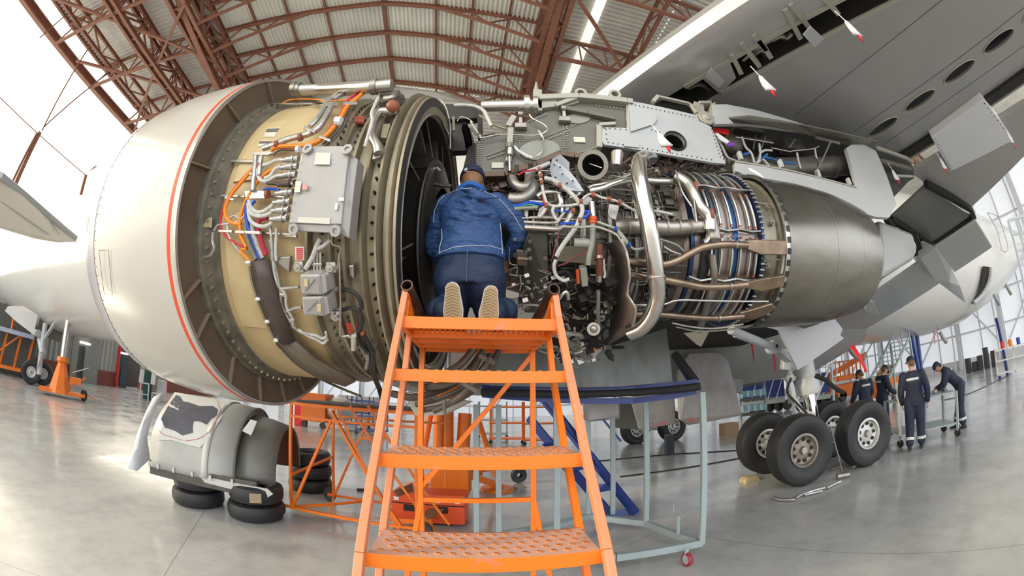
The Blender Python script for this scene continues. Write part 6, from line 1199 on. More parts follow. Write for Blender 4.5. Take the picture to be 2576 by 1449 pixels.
for nm_, (cx, cy, cz, tilt) in (('shoe', (-.305, 1.90, 2.225, -.05)), ('shoe', (-.118, 1.93, 2.215, .1))):
    c = ctr(cx, cy, cz); U2 = Vector((tilt, -.14, 1)).normalized(); S2 = Vector((1, 0, -tilt)).normalized(); N2 = S2.cross(U2)
    if N2.y > 0: N2 = -N2
    out = [(-.030, -.125), (.030, -.125), (.042, -.08), (.046, -.03), (.040, .02), (.034, .06), (.032, .085), (.020, .104), (0, .11), (-.020, .104), (-.032, .085), (-.034, .06), (-.038, .02), (-.046, -.03), (-.042, -.08)]
    b = MB(); b.prism([c + S2 * x + U2 * y for x, y in out], .018); so_ = b.build('sole', M_sole, kn, smooth=False, bevel=.003); so_['label'] = 'tan rubber sole'
    b = MB(); b.prism([c + S2 * x * 1.16 + U2 * y * 1.05 - N2 * .012 for x, y in out], .022); b.build('midsole', M_shoew, kn, smooth=False, bevel=.003)
    b = MB()
    for k in range(13):
        y = -.10 + k * .0155; wv = .030 if abs(y) > .05 else .034; b.bar(c + S2 * -wv + U2 * (y - .008) + N2 * .001, c + U2 * (y + .006) + N2 * .001, .004, .004); b.bar(c + S2 * wv + U2 * (y - .008) + N2 * .001, c + U2 * (y + .006) + N2 * .001, .004, .004)
    b.build('tread_groove', mat('sole_groove', (.26, .18, .09), .7), so_, smooth=False)
    b = MB(); secs_ = [(c + U2 * y - N2 * (.018 + d), S2 * w_, N2 * -h_) for y, w_, d, h_ in ((-.122, .028, .012, .012), (-.08, .042, .02, .02), (-.02, .043, .03, .03), (.05, .036, .038, .038), (.10, .026, .03, .03))]; loft(b, secs_, 14); b.build('shoe_upper', M_shoew, kn)
def on_obj(o, px, py, lift=.003):
    dg = bpy.context.evaluated_depsgraph_get(); e = o.evaluated_get(dg); off = o.matrix_world.translation.copy() if o.matrix_world.translation.length else Vector(o.parent.location)
    hit, loc, nrm, _ = e.ray_cast(CAM - off, ray(px, py)); return (loc + off - ray(px, py) * lift) if hit else None
bpy.context.view_layer.update()
def piping(o, pts, r, m, nm, par):
    Q = []
    for i in range(len(pts) - 1):
        for t in (0, .33, .66): Q.append((pts[i][0] * (1 - t) + pts[i + 1][0] * t, pts[i][1] * (1 - t) + pts[i + 1][1] * t))
    Q.append(pts[-1]); P = [on_obj(o, *p) for p in Q]; P = [p for p in P if p is not None]
    if len(P) > 1: b = MB(); b.tube(P, r, 5, 0); b.build(nm, m, par)
M_pip = mat('grey_piping', (.42, .46, .58), .5)
for L in (((1090, 560), (1093, 530), (1104, 505), (1125, 484), (1160, 474), (1200, 474), (1235, 486), (1255, 500), (1275, 520), (1295, 545), (1315, 580)), ((1102, 672), (1106, 620), (1112, 600), (1110, 575)), ((1265, 655), (1262, 600), (1258, 560)), ((1104, 636), (1140, 622), (1185, 617), (1235, 619), (1266, 628)), ((1094, 664), (1140, 656), (1190, 652), (1240, 651), (1276, 660))): piping(jk, L, .0028, M_pip, 'piping', jk)
# ------------------------------------------------------------------ things standing on the floor
def g2(px, py): q = atZ(px, py, 0); return Vector((q.x, q.y, 0))
M_cream = mat('cream_cowl_shell', (.46, .46, .43), .35, var=.15, vscale=3); M_insd = mat('dark_red_liner', (.10, .03, .02), .6); M_dgrey = mat('dark_grey_shell', (.10, .10, .095), .45)
# --- stacks of old tyres
def tyre(nm='tyre'):
    b = MB(); R, w, r = .37, .115, .20
    b.turn((0, 0, .115), (0, 0, 1), [(-w * .6, r), (-w * .95, r + .05), (-w, R * .8), (-w * .8, R * .95), (-w * .35, R), (w * .35, R), (w * .8, R * .95), (w, R * .8), (w * .95, r + .05), (w * .6, r), (w * .3, r - .005), (-w * .3, r - .005), (-w * .6, r)], 40); o = b.build(nm, M_tire); return o
t0 = tyre(); first = [True]
def put_tyre(p, z, label, sc=1.0):
    o = t0 if first[0] else t0.copy()
    if not first[0]: COL.objects.link(o)
    first[0] = False; o.location = (p[0], p[1], z); o.scale = (sc, sc, .97 if sc > 1 else 1); o.rotation_euler = (0, 0, p[0] * 9); tag(o, label, 'tyre', 'worn tyres propping up the removed cowl'); return o
SA, SB, SC_ = (-4.22, 4.18), (-3.28, 4.32), (-3.45, 6.15)
for nm, p, n in (('left front', SA, 2), ('right front', SB, 2), ('rear', SC_, 3)):
    for k in range(n): put_tyre((p[0] + .02 * (k % 2), p[1]), .23 * k + .001, 'black tyre in the %s stack under the removed cowl, %s' % (nm, {0: 'bottom one', n - 1: 'top one'}.get(k, 'middle one')), 1.0 + (.04 if k == 0 else 0))
b = MB(); c = Vector((SB[0], SB[1], .35)); d = (CAM - c); d.z = 0; d.normalize(); s_ = d.cross(UZ); b.box(c + d * .392, (.15, .006, .12), (s_, d, UZ)); tag(b.build('taped_note', mat('brown_paper', (.38, .30, .20), .7), smooth=False), 'brown paper note taped on the top tyre of the right front stack', 'note')
# --- removed cowl half
P0, P1, P2 = atZ(378, 1165, .50), atZ(683, 1228, .47), atZ(790, 1168, .50)
axd = (P1 - P0).normalized(); axd.z = 0; acr = (P2 - P1); acr.z = 0; acr -= axd * acr.dot(axd); acr.normalize(); Rw = (P2 - P1).length / 2
cw = thing('removed_cowl', (-3.7, 4.9, .47), 'grey half-round engine cowl with a dark bare patch, lying on tyre stacks', 'engine cowl')
Lc = (P1 - P0).length
def arc(s, R, zc=.47, a0=0, a1=180, n=28, sq=1.02): return [P0 + axd * s + acr * Rw + acr * (-R * math.cos(R_(a0 + (a1 - a0) * i / n))) + UZ * (R * sq * math.sin(R_(a0 + (a1 - a0) * i / n)) + zc - P0.z) for i in range(n + 1)]
b = MB(); b.grid([arc(s, R) for s, R in ((0, Rw * 1.04), (.25, Rw * 1.06), (Lc * .5, Rw * 1.05), (Lc * .72, Rw * 1.0))]); sh = b.build('outer_shell', M_cream, cw, solid=.03)
b = MB(); b.grid([arc(s, R) for s, R in ((Lc * .70, Rw * .90), (Lc * .85, Rw * .86), (Lc * 1.0, Rw * .78))]); b.build('inner_shell', mat('mid_grey_shell', (.20, .20, .18), .4, var=.15), cw, solid=.02)
b = MB(); b.grid([arc(s, R) for s, R in ((Lc * .60, Rw * .80), (Lc * .99, Rw * .74))]); b.build('liner', M_insd, cw, solid=.01)
b = MB(); b.grid([arc(s, Rw * 1.075) for s in (Lc * .47, Lc * .52)]); b.build('joint_strip', mat('light_strip', (.55, .55, .52), .4), cw, solid=.01)
b = MB(); b.tube(arc(Lc * .72, Rw * 1.01), .02, 6, 1); b.build('edge_lip', M_dgrey, cw)
b = MB(); b.bar(P0 + axd * .02 - UZ * .03, P0 + axd * Lc * .9 - UZ * .07, .10, .20); q = P0 - UZ * .04; b.build('hinge_beam', mat('dark_hinge', (.12, .115, .10), .5, .3, var=.4, vscale=6), cw, smooth=False, bevel=.01)
b = MB(); b.prism([P0 + axd * (Lc * t) - acr * .06 + UZ * z for t, z in ((.45, -.0), (.98, -.03), (1.02, -.09), (.98, -.14), (.5, -.08))], .02); ns = b.build('lower_strip', MATS['light_strip'], cw, smooth=False)
A_, B_ = P0 + axd * Lc * .82, P0 + axd * Lc * .98; text('NO STEP', M_dgrey, (A_ + B_) / 2 - acr * .075 - UZ * .075, -(B_ - A_), (0, 0, -1), .05, cw)
for t in (.1, .24, .4, .55, .72): b = MB(); b.box(P0 + axd * Lc * t - acr * .07 - UZ * .0, (.03, .03, .06), (axd, acr, UZ)); b.build('latch', M_hub, cw, smooth=False)
def onsh(px, py, R):                                    # onto the shell of radius R round its axis
    C0 = P0 + acr * Rw; d = ray(px, py); o = CAM - C0; dpp = d - axd * d.dot(axd); op = o - axd * o.dot(axd); a = dpp.dot(dpp); bb = 2 * dpp.dot(op); c = op.dot(op) - R * R; D = max(bb * bb - 4 * a * c, 0); return CAM + d * ((-bb - math.sqrt(D)) / (2 * a))
c3 = lambda x, y: (300 + x / 3.15, 920 + y / 3.15)
def patch(pts, R, m, nm, n=10):
    P = [onsh(*c3(*p), R) for p in pts]; c = onsh(*c3(sum(p[0] for p in pts) / len(pts), sum(p[1] for p in pts) / len(pts)), R); b = MB(); rows = []
    C0 = P0 + acr * Rw
    for k in range(5):
        row = []
        for p in P + [P[0]]:
            q = c.lerp(p, k / 4); r = (q - C0); r -= axd * r.dot(axd); row.append(q + r.normalized() * (R - r.length))
        rows.append(row)
    b.grid(rows); return b.build(nm, m, cw)
RR = Rw * 1.05 + .018
patch(((300, 590), (340, 470), (380, 300), (440, 190), (560, 170), (700, 200), (860, 240), (880, 300), (800, 430), (720, 560), (640, 650), (520, 620), (420, 590)), RR, mat('white_filler', (.70, .70, .68), .6, var=.1), 'white_patch')
patch(((330, 420), (380, 330), (450, 232), (480, 240), (490, 280), (550, 290), (640, 320), (740, 318), (782, 345), (770, 390), (730, 420), (690, 465), (640, 440), (590, 440), (580, 490), (585, 530), (500, 552), (450, 520), (400, 500), (360, 490)), RR + .004, mat('dark_bare_patch', (.105, .105, .13), .55, var=.25, vscale=9), 'bare_patch')
for L in (((735, 250), (775, 275), (790, 330), (800, 360), (770, 420), (740, 490), (690, 540), (620, 580), (520, 595)), ((310, 510), (350, 545), (420, 565), (500, 590))):
    b = MB(); b.tube([onsh(*c3(*p), RR + .004) for p in L], .004, 5, 2); b.build('marker_line', mat('pink_marker', (.55, .22, .16), .6), cw)
b = MB(); b.prism([onsh(*c3(*p), Rw * 1.02 + .02) for p in ((1040, 425), (1092, 440), (1045, 550), (975, 515))], .01); b.build('taped_sheet', M_white, cw, smooth=False)
sheet = [[atD(*p) for p in r] for r in (((412, 985, 6.3), (385, 1040, 5.9), (370, 1100, 5.6), (378, 1155, 5.45)), ((385, 1000, 6.2), (362, 1060, 5.7), (345, 1130, 5.4), (345, 1185, 5.25)), ((365, 1040, 6.0), (345, 1090, 5.6), (335, 1140, 5.35), (322, 1178, 5.2)))]
b = MB(); b.grid(sheet); tag(b.build('plastic_sheet', mat('thin_plastic', (.72, .76, .80), .25), solid=.006), 'white plastic sheet draped off the left end of the removed cowl', 'plastic sheet')
def remover(nm, p, D, s, lab, sw=0.0):                                  # white cloth cover with a red streamer
    t = thing(nm, tuple(atD(*p, D)), lab, 'cover'); b = MB(); q = atD(*p, D); r = RGT * s
    dn_ = (UZ * -.9 + (-UPV) * .3).normalized() * s
    b.grid([[q + r * -.12, q + r * .12], [q + r * (-.15 + sw) + dn_ * .45, q + r * (.42 + sw) + dn_ * .40], [q + r * (-.10 + sw) + dn_ * .9, q + r * (.75 + sw) + dn_ * .8], [q + r * (.05 + sw) + dn_ * 1.35, q + r * (1.1 + sw) + dn_ * 1.15]]); b.build('cloth', M_cloth, t, solid=.02)
    b = MB(); b.add([q + r * (.4 + sw) + dn_ * 1.25, q + r * (.85 + sw) + dn_ * 1.15, q + r * (.75 + sw) + dn_ * 1.95], [(0, 1, 2)]); b.build('streamer', M_flag, t, solid=.008); b = MB(); b.cyl(q, q + UZ * s * 1.0 - r * .5, .004); b.build('cord', M_cloth, t)
remover('flagged_cover', (2128, 54), 3.45, .10, 'white cloth cover with red tail hanging highest under the wing'); remover('flagged_cover', (1912, 192), 3.6, .11, 'white cloth cover with red tail hanging below the open wing bay')
remover('flagged_cover', (2530, 325), 6.2, .13, 'white cloth cover with red tail on the flap cover corner'); remover('flagged_cover', (2364, 398), 6.3, .11, 'limp white cover with dark red tail left of the pale flap cover', .1); remover('flagged_cover', (2245, 428), 5.8, .10, 'crumpled white cover hanging behind the pylon fairing')
remover('flagged_cover', (1658, 336), 2.95, .085, 'white cover with red tail hanging beside the round port', -.05); remover('flagged_cover', (470, 1200), 5.9, .12, 'white cover with red tail hanging before the left tyre stack')
t = thing('cloth_cover', tuple(atY(1900, 430, 2.45)), 'slim white cloth cover lying on top of the exhaust', 'cover'); b = MB(); loft(b, [(atY(x, y, 2.42), Vector((.03, 0, .01)) * k, Vector((0, .02, .02)) * k) for x, y, k in ((1884, 423, .3), (1894, 430, 1), (1906, 438, 1.1), (1922, 450, .4))], 10); b.build('cloth', M_cloth, t)
for i, (p, q, D, lab) in enumerate((((2143, 870), (2180, 935), 6.9, 'red streamer hanging at the rear of the wheel well'), ((1945, 880), (1950, 935), 7.4, 'red streamer hanging from the gear side stay'), ((1885, 835), (1897, 910), 7.8, 'thin red streamer hanging in the dark wheel well'), ((2348, 832), (2352, 865), 12, 'thin red streamer below the aft belly mast'))):
    b = MB(); A_, B_ = atD(*p, D), atD(*q, D); w_ = RGT * (.06 if i == 0 else .02); b.add([A_ - w_, A_ + w_, B_ + w_ * .4, B_ - w_ * .4, (A_ + B_) / 2 + w_ * 1.2, (A_ + B_) / 2 - w_ * .2], [(0, 1, 4, 5), (5, 4, 2, 3)]); tag(b.build('streamer', M_flag, solid=.01), lab, 'streamer')
# --- orange trestle on wheels, left of the ladder
def frame(mb, segs, w=.035, m=None): [mb.bar(a_, c_, w, w) for a_, c_ in segs]
tx = g2(735, 1300); tv = Vector((1, -.03, 0)).normalized(); tu = Vector((.2, .98, 0)).normalized()
def tf(x, y, z): return Vector((tx.x, tx.y, 0)) + tv * x + tu * y + UZ * z
trs = thing('work_stand', tuple(tx), 'orange tubular work stand on small black wheels, left of the ladder', 'work stand')
b = MB()
for y in (0, .95): b.bar(tf(0, y, .12), tf(0, y, 1.55), .035, .035); b.bar(tf(1.75, y, .12), tf(1.75, y, 1.55), .035, .035)
b.build('post', M_or2, trs, smooth=False)
b = MB(); [b.bar(tf(0, y, 1.55), tf(1.75, y, 1.55), .04, .04) for y in (0, .95)]; [b.bar(tf(x, 0, 1.55), tf(x, .95, 1.55), .04, .04) for x in (0, 1.75)]; [b.bar(tf(0, y, 1.38), tf(1.75, y, 1.38), .03, .03) for y in (0, .95)]; b.build('top_frame', M_or2, trs, smooth=False)
b = MB(); [b.bar(tf(-.1, y, .14), tf(1.8, y, .12), .035, .035) for y in (0, .95)]; b.bar(tf(0, 0, .14), tf(.6, .95, .14), .035, .035); b.bar(tf(0, .95, .14), tf(.6, 0, .14), .03, .03); b.bar(tf(1.75, 0, .14), tf(1.75, .95, .14), .035, .035); b.build('base_frame', M_or2, trs, smooth=False)
b = MB(); b.bar(tf(.02, 0, .15), tf(.62, 0, 1.38), .035, .035); b.bar(tf(1.2, .0, 1.38), tf(1.75, 0, .9), .03, .03); b.bar(tf(0.02, .95, .15), tf(.6, .95, 1.4), .03, .03); b.bar(tf(.62, .0, 1.5), tf(1.55, 0, .12), .035, .035); b.bar(tf(.02, 0, .6), tf(.0, .95, .75), .03, .03); b.build('diagonal_brace', M_or2, trs, smooth=False)
b = MB(); b.box((tf(0, 0, 1.59) + tf(1.75, .95, 1.59)) / 2, (1.85, 1.0, .025), (tv, tu, UZ)); b.build('deck', mat('dark_deck', (.05, .045, .045), .6, var=.3), trs, smooth=False)
for x, y in ((-.16, -.06), (-.14, 1.05), (1.85, -.05), (1.85, 1.0)): b = MB(); c = tf(x, y, .115); b.turn(c, tu * -1, [(-.025, .05), (-.03, .1), (-.015, .115), (.015, .115), (.03, .1), (.025, .05), (.02, 0)], 24); b.turn(c, tu * -1, [(-.025, .05), (-.02, 0)], 24); b.build('wheel', M_rubber, trs)
st2 = thing('step_frame', tuple(g2(1000, 1330)), 'orange stair frame with wooden treads between stand and ladder', 'steps')
b = MB()
def pz(px, py, base): return atH(px, py, math.hypot(base.x, base.y))
B0 = g2(1020, 1345)
for L in (((880, 1020), (1100, 1345)), ((925, 1020), (1130, 1320)), ((850, 1030), (1010, 1345)), ((905, 1102), (965, 1102)), ((930, 1170), (1000, 1168))): b.bar(pz(*L[0], B0), pz(*L[1], B0), .03, .03)
b.build('stringer', M_or2, st2, smooth=False)
b = MB(); b.bar(pz(1000, 1310, B0), pz(1085, 1312, B0), .03, .06); b.bar(pz(1085, 1312, B0), pz(1083, 1352, B0), .04, .04); b.bar(pz(1035, 1350, B0), pz(1083, 1352, B0), .03, .06); b.build('foot_frame', M_or2, st2, smooth=False)
M_wood = mat('brown_wood_tread', (.28, .13, .06), .6, var=.35, vscale=12, stretch=(1, 6, 1))
for P in (((1045, 1308), (1080, 1278), (1118, 1280), (1078, 1308)), ((992, 1236), (1038, 1215), (1040, 1236), (1000, 1250))):
    b = MB(); b.prism([pz(*p, B0 * (1 + .05 * (i in (1, 2)))) for i, p in enumerate(P)], .02); b.build('wooden_tread', M_wood, st2, smooth=False)
# --- orange tripod jack under the far fuselage and its boxes
jk_ = thing('tripod_jack', (-.85, 6.8, 0), 'large orange tripod aircraft jack with chrome ram, behind the ladder', 'aircraft jack')
jb = Vector((-1.2, 6.9, 0)); HJ = math.hypot(jb.x, jb.y)
b = MB(); b.cyl(jb + UZ * .3, jb + UZ * 1.55, .16, n=20); b.cyl(jb + UZ * 1.5, jb + UZ * 2.1, .11, n=18); b.cyl(atH(1100, 1240, HJ - .3), atH(1105, 1000, HJ - .2), .085, n=14); b.cyl(atH(1050, 1230, HJ - .2), atH(1090, 1000, HJ - .1), .06, n=12); b.cyl(atH(1160, 1230, HJ), atH(1170, 1040, HJ), .12, n=14); b.cyl(atH(1250, 1200, HJ + .4), atH(1205, 1060, HJ + .2), .05, n=10); b.build('jack_body', M_or2, jk_)
b = MB(); b.cyl(jb + UZ * 2.0, jb + UZ * 2.62, .095, n=20); b.build('ram', mat('satin_chrome', (.6, .6, .58), .25, .9), jk_)
b = MB(); b.turn(jb + UZ * 2.05, (0, 0, 1), [(-.5, .12), (-.2, .24), (-.05, .26), (.1, .2), (.12, .1)], 18); b.build('collar', M_or2, jk_)
for px, py in ((1250, 1232), (1060, 1225), (1180, 1190)):
    q = g2(px, py); b = MB(); b.cyl(q + UZ * .05, q + UZ * .0, .3, .32, 20); b.cyl(q + UZ * .05, q + UZ * .1, .12, n=12); b.bar(q + UZ * .1, jb + UZ * .5, .09, .12); b.build('leg', M_or2, jk_)
b = MB(); b.bar(g2(1195, 1215) + UZ * .25, g2(1305, 1195) + UZ * .3, .08, .1); b.build('tow_bar', M_or2, jk_); b = MB(); c = g2(1305, 1215) + UZ * .17; b.turn(c, Vector((.3, -1, 0)), [(-.06, .05), (-.07, .15), (0, .17), (.07, .15), (.06, .05)], 20); b.build('wheel', M_rubber, jk_)
c = g2(1130, 1265); b = MB(); b.box(c + Vector((0, .3, .42)), (.62, .5, .62)); ob = tag(b.build('orange_cabinet', M_or2, smooth=False, bevel=.01), 'plain orange metal cabinet behind the red toolbox', 'cabinet')
c = g2(1075, 1325); tb = thing('toolbox', tuple(c), 'red-orange tool chest with pale labels under the ladder platform', 'toolbox'); b = MB(); b.box(c + Vector((0, .25, .24)), (.98, .42, .40)); b.build('body', mat('red_orange_chest', (.75, .08, .015), .4), tb, smooth=False, bevel=.008)
b = MB(); b.box(c + Vector((0, .035, .30)), (.98, .01, .012)); b.build('lid_gap', M_dark, tb, smooth=False)
for x in (-.42, -.1, .14, .4): b = MB(); b.box(c + Vector((x, .032, .36)), (.07, .008, .05)); b.build('label', M_white, tb, smooth=False)
for x in (-.25, .2): b = MB(); b.box(c + Vector((x, .03, .24)), (.14, .01, .09)); b.build('side_handle', M_dark, tb, smooth=False)
b = MB(); b.box(c + Vector((0, .25, .02)), (.6, .3, .04)); b.build('skid', M_dark, tb, smooth=False)
# --- grey platform truck with blue padded frame and the blue steps
M_bg = mat('blue_grey_paint', (.33, .40, .42), .4, var=.1); M_blue = mat('strong_blue_paint', (.01, .035, .22), .35); M_pad = mat('black_foam_pad', (.02, .02, .022), .7)
pt = thing('service_platform', tuple(g2(1600, 1380)), 'grey-legged service platform with blue frame and black padded rail', 'work platform')
A0, A1, A2 = atZ(1765, 1360, .2), atZ(1625, 1312, .2), atZ(1200, 1350, .2)
legs = [(A0, 1.72), (A1, 1.68), (Vector((A2.x, A2.y, .2)), 1.68), (Vector((.22, 4.35, .2)), 1.68), (Vector((.95, 4.9, .2)), 1.68), (Vector((1.0, 3.9, .2)) * 1, 1.66)]
legs[5] = (Vector((.42, 3.75, .2)), 1.66); legs.append((Vector((-.15, 4.15, .2)), 1.68)); legs.append((Vector((1.28, 4.95, .2)), 1.66))
for p_, zt in legs: b = MB(); b.bar(Vector((p_.x, p_.y, .16)), Vector((p_.x, p_.y, zt)), .06, .05); b.build('leg', M_bg, pt, smooth=False, bevel=.004)
b = MB(); z = .18; Q = [Vector((v.x, v.y, z)) for v in (A0, atZ(1710, 1345, .2), A1, Vector((.95, 4.9, 0)), Vector((-.39, 4.17, 0)), Vector((.42, 3.75, 0)), Vector((.95, 3.5, 0)), A0)]; [b.bar(Q[i], Q[i + 1], .06, .07) for i in range(7)]; b.bar(Vector((.22, 4.35, z)), Vector((.95, 4.9, z)), .06, .06); b.build('base_frame', M_bg, pt, smooth=False)
q = atZ(1725, 1395, .2); b = MB(); b.cyl(atZ(1705, 1345, .2), atZ(1705, 1345, .2) + UZ * .22, .02); b.cyl(atZ(1705, 1345, .2) + UZ * .22, atZ(1692, 1340, .2) + UZ * .24, .008); b.cyl(atZ(1692, 1340, .2) + UZ * .24, atZ(1692, 1340, .2) + UZ * .33, .008); b.build('screw_jack', M_bg, pt)
b = MB(); c = g2(1727, 1424) + UZ * .075; b.turn(c, (1, .25, 0), [(-.02, .045), (-.025, .065), (-.01, .075), (.01, .075), (.025, .065), (.02, .045), (-.02, .045)], 24); cs = b.build('caster_wheel', mat('red_tread', (.30, .03, .05), .5), pt); b = MB(); b.turn(c, (1, .25, 0), [(-.022, 0), (-.022, .05), (.022, .05), (.022, 0)], 16); b.bar(c + UZ * .0 - Vector((.03, 0, 0)), c + UZ * .12, .01, .03); b.build('fork', M_bg, cs)
rl = [(atH(1762, 972, 3.92)), atH(1700, 979, 3.95), atH(1600, 987, 4.0), atH(1450, 992, 3.9), atH(1330, 990, 3.8), atH(1212, 986, 3.9)]
b = MB(); b.tube(rl, .038, 12, 3); b.build('padded_rail', M_pad, pt); b = MB(); [b.bar(rl[i] + UZ * .055 + Vector((0, .05, 0)), rl[i + 1] + UZ * .055 + Vector((0, .05, 0)), .03, .04) for i in range(5)]; [b.bar(rl[i] - UZ * .045 + Vector((0, .1, -.04 + .02 * abs(i - 2))), rl[i + 1] - UZ * .045 + Vector((0, .1, -.04 + .02 * abs(i - 1))), .04, .06) for i in range(5)]; b.build('blue_frame', M_blue, pt, smooth=False)
b = MB(); b.cyl(atH(1750, 960, 4.1), atH(1697, 890, 4.2), .045, n=12); b.build('padded_post', M_pad, pt); b = MB(); b.bar(atH(1738, 965, 4.15), atH(1692, 895, 4.25), .03, .03); b.build('blue_post', M_blue, pt)
bs = thing('blue_steps', tuple(g2(1560, 1290)), 'dark blue metal staircase leaning down from the service platform', 'stairs')
BS = g2(1580, 1298); HB = math.hypot(BS.x, BS.y)
for (a1_, a2_, h0, h1) in (((1600, 1292), (1370, 1000), HB, HB + .9), ((1540, 1300), (1330, 1050), HB - .1, HB + .7)):
    b = MB(); b.bar(atH(*a1_, h0), atH(*a2_, h1), .03, .14); b.build('stringer', M_blue, bs, smooth=False)
for P in (((1530, 1285), (1600, 1278), (1618, 1298), (1545, 1303)), ((1478, 1222), (1525, 1216), (1545, 1232), (1492, 1240)), ((1412, 1172), (1455, 1165), (1470, 1180), (1425, 1188)), ((1366, 1116), (1405, 1110), (1420, 1124), (1378, 1130))):
    b = MB(); b.prism([atH(*p, HB + (.1 if i in (1, 2) else -.05) + .35 * (1300 - P[0][1]) / 180 * .5) for i, p in enumerate(P)], .03); b.build('tread', M_blue, bs, smooth=False)
b = MB(); b.bar(atH(1480, 1010, HB + .2), atH(1562, 1110, HB + .0), .025, .025); b.bar(atH(1365, 1010, HB + .6), atH(1510, 1190, HB + .3), .05, .05); b.build('handrail', M_blue, bs, smooth=False)
b = MB(); P = [atY(*p, 3.75) for p in ((1215, 885), (1300, 880), (1450, 872), (1545, 868), (1676, 826), (1692, 960), (1560, 972), (1456, 975), (1330, 972), (1230, 970))]
O_ = atY(1450, 900, 3.75); plate(b, P, [[atY(*p, 3.75) for p in ((1541, 868), (1569, 868), (1574, 873), (1569, 878), (1541, 878), (1536, 873))]], (0, 3.75, 0), (1, 0, 0), (0, 0, 1), -.05)
tag(b.build('scuffed_panel', mat('scuffed_grey_panel', (.22, .24, .235), .5, .1, var=.35, vscale=4, col2=(.13, .14, .135), stretch=(1, 1, .4)), smooth=False), 'big scuffed grey-green panel with one slot, standing on the blue frame', 'panel')
b = MB(); b.prism([atY(*p, 4.4) for p in ((1480, 1010), (1556, 1010), (1560, 1048), (1478, 1060))], .3); tag(b.build('cloth_bundle', M_step, smooth=False, bevel=.03), 'beige wrapped bundle under the blue platform frame', 'bundle')
# --- small things on the floor at the gear
c = g2(1892, 1212); b = MB(); d_ = Vector((1, .15, 0)).normalized(); e_ = Vector((-.15, 1, 0)); 
vs = [c + d_ * x + e_ * y + UZ * z for y in (-.02, .16) for x, z in ((-.17, 0), (.17, 0), (.17, .03), (.10, .10), (-.12, .10), (-.17, .06))]; b.add(vs, [(0, 1, 2, 3, 4, 5), (11, 10, 9, 8, 7, 6)] + [(i, (i + 1) % 6, 6 + (i + 1) % 6, 6 + i) for i in range(6)]); tag(b.build('wheel_chock', mat('pale_timber', (.62, .50, .28), .6, var=.3, vscale=9), smooth=False, bevel=.005), 'pale wooden chock on the floor before the front gear wheel', 'chock')
hm = thing('sledgehammer', tuple(g2(2118, 1212)), 'sledgehammer leaning head down against the middle gear wheel', 'hammer'); q = g2(2120, 1205) + UZ * .06; hh = atH(2088, 1072, math.hypot(q.x, q.y) - .0)
b = MB(); b.cyl(q, hh, .014, .018, 10); b.build('handle', mat('grey_handle', (.14, .14, .16), .4, .4), hm); b = MB(); e = Vector((.85, -.4, 0)).normalized(); b.cyl(q - e * .11, q + e * .11, .055, n=14); b.build('hammer_head', M_dsteel, hm)
b = MB(); [b.sphere(g2(px, py) + UZ * .02, .06, 9, 6, (1.8, 1.2, .5)) for px, py in ((2095, 1182), (2110, 1176), (2128, 1172), (2138, 1168))]; o = tag(b.build('rag', mat('dirty_rag', (.28, .22, .18), .8, var=.6, vscale=14)), 'crumpled dirty rag on the floor behind the sledgehammer', 'rag'); meld(o, .02, 3)
M_tool = mat('tool_steel', (.5, .5, .5), .3, .8, var=.3, vscale=12)
for P, lab in ((((1945, 1254), (1960, 1262), (2000, 1262)), 'short steel bracket tool lying nearest the camera by the gear'), (((2000, 1259), (2015, 1250), (2050, 1238), (2075, 1232)), 'dark steel drag brace lying on the floor by the gear'), (((2024, 1250), (2068, 1240)), 'bright steel pin lying across the drag brace'), (((2080, 1232), (2100, 1222), (2114, 1216)), 'pale bent tool lying nearest the hammer head')):
    b = MB(); b.tube([g2(*p) + UZ * .03 for p in P], .022, 8, 2); tag(b.build('hand_tool', M_tool), lab, 'tool')
c = g2(1845, 1096); b = MB(); b.box(c + Vector((0, .3, .22)), (.6, .4, .44)); tag(b.build('cardboard_box', mat('cardboard', (.36, .24, .13), .7), smooth=False), 'brown cardboard box on the floor left of the gear wheels', 'box')
b = MB(); c = g2(1684, 1144); b.box(c + UZ * .28, (.22, .18, .56)); tag(b.build('bin', mat('dark_blue_bin', (.03, .04, .06), .5), smooth=False), 'narrow dark bin standing by the far gear wheel', 'bin')
for L, lab in ((((1425, 1168), (1560, 1155), (1700, 1143), (1860, 1133)), 'black cable across the floor, the farther of two'), (((1560, 1200), (1640, 1190), (1760, 1172), (1862, 1153)), 'black cable across the floor, the nearer of two'), (((2370, 1008), (2440, 990), (2545, 940)), 'black hose running to the white cart at the right')):
    b = MB(); b.tube([g2(*p) + UZ * .012 for p in L], .014, 6, 3); tag(b.build('cable', M_rubber), lab, 'cable')
b = MB(); b.bar(g2(898, 1234) + UZ * .02, g2(950, 1236) + UZ * .02, .05, .04); tag(b.build('bar', M_rubber, smooth=False), 'short dark bar on the floor behind the orange stand', 'bar')
# --- grey work trolley and the men's bench
tp = [atH(*p, h) for p, h in (((2225, 1003), 10.2), ((2370, 985), 10.4), ((2405, 985), 9.6), ((2262, 1012), 9.2))]
tz = sum(p.z for p in tp) / 4; tp = [Vector((p.x, p.y, tz)) for p in tp]; tc_ = sum(tp, Vector()) / 4
tl = thing('work_trolley', (tc_.x, tc_.y, 0), 'grey two-shelf work trolley the men stand around', 'trolley'); b = MB(); b.prism(tp, .03); b.prism([Vector((p.x, p.y, .28)) for p in tp], .03); b.build('shelf', M_bg, tl, smooth=False)
for p_ in tp:
    b = MB(); b.bar(Vector((p_.x, p_.y, .12)), Vector((p_.x, p_.y, tz)), .05, .05); b.build('leg', M_bg, tl, smooth=False); b = MB(); b.cyl(Vector((p_.x - .02, p_.y, .08)), Vector((p_.x + .02, p_.y, .08)), .08, n=16); b.build('wheel', M_rubber, tl)
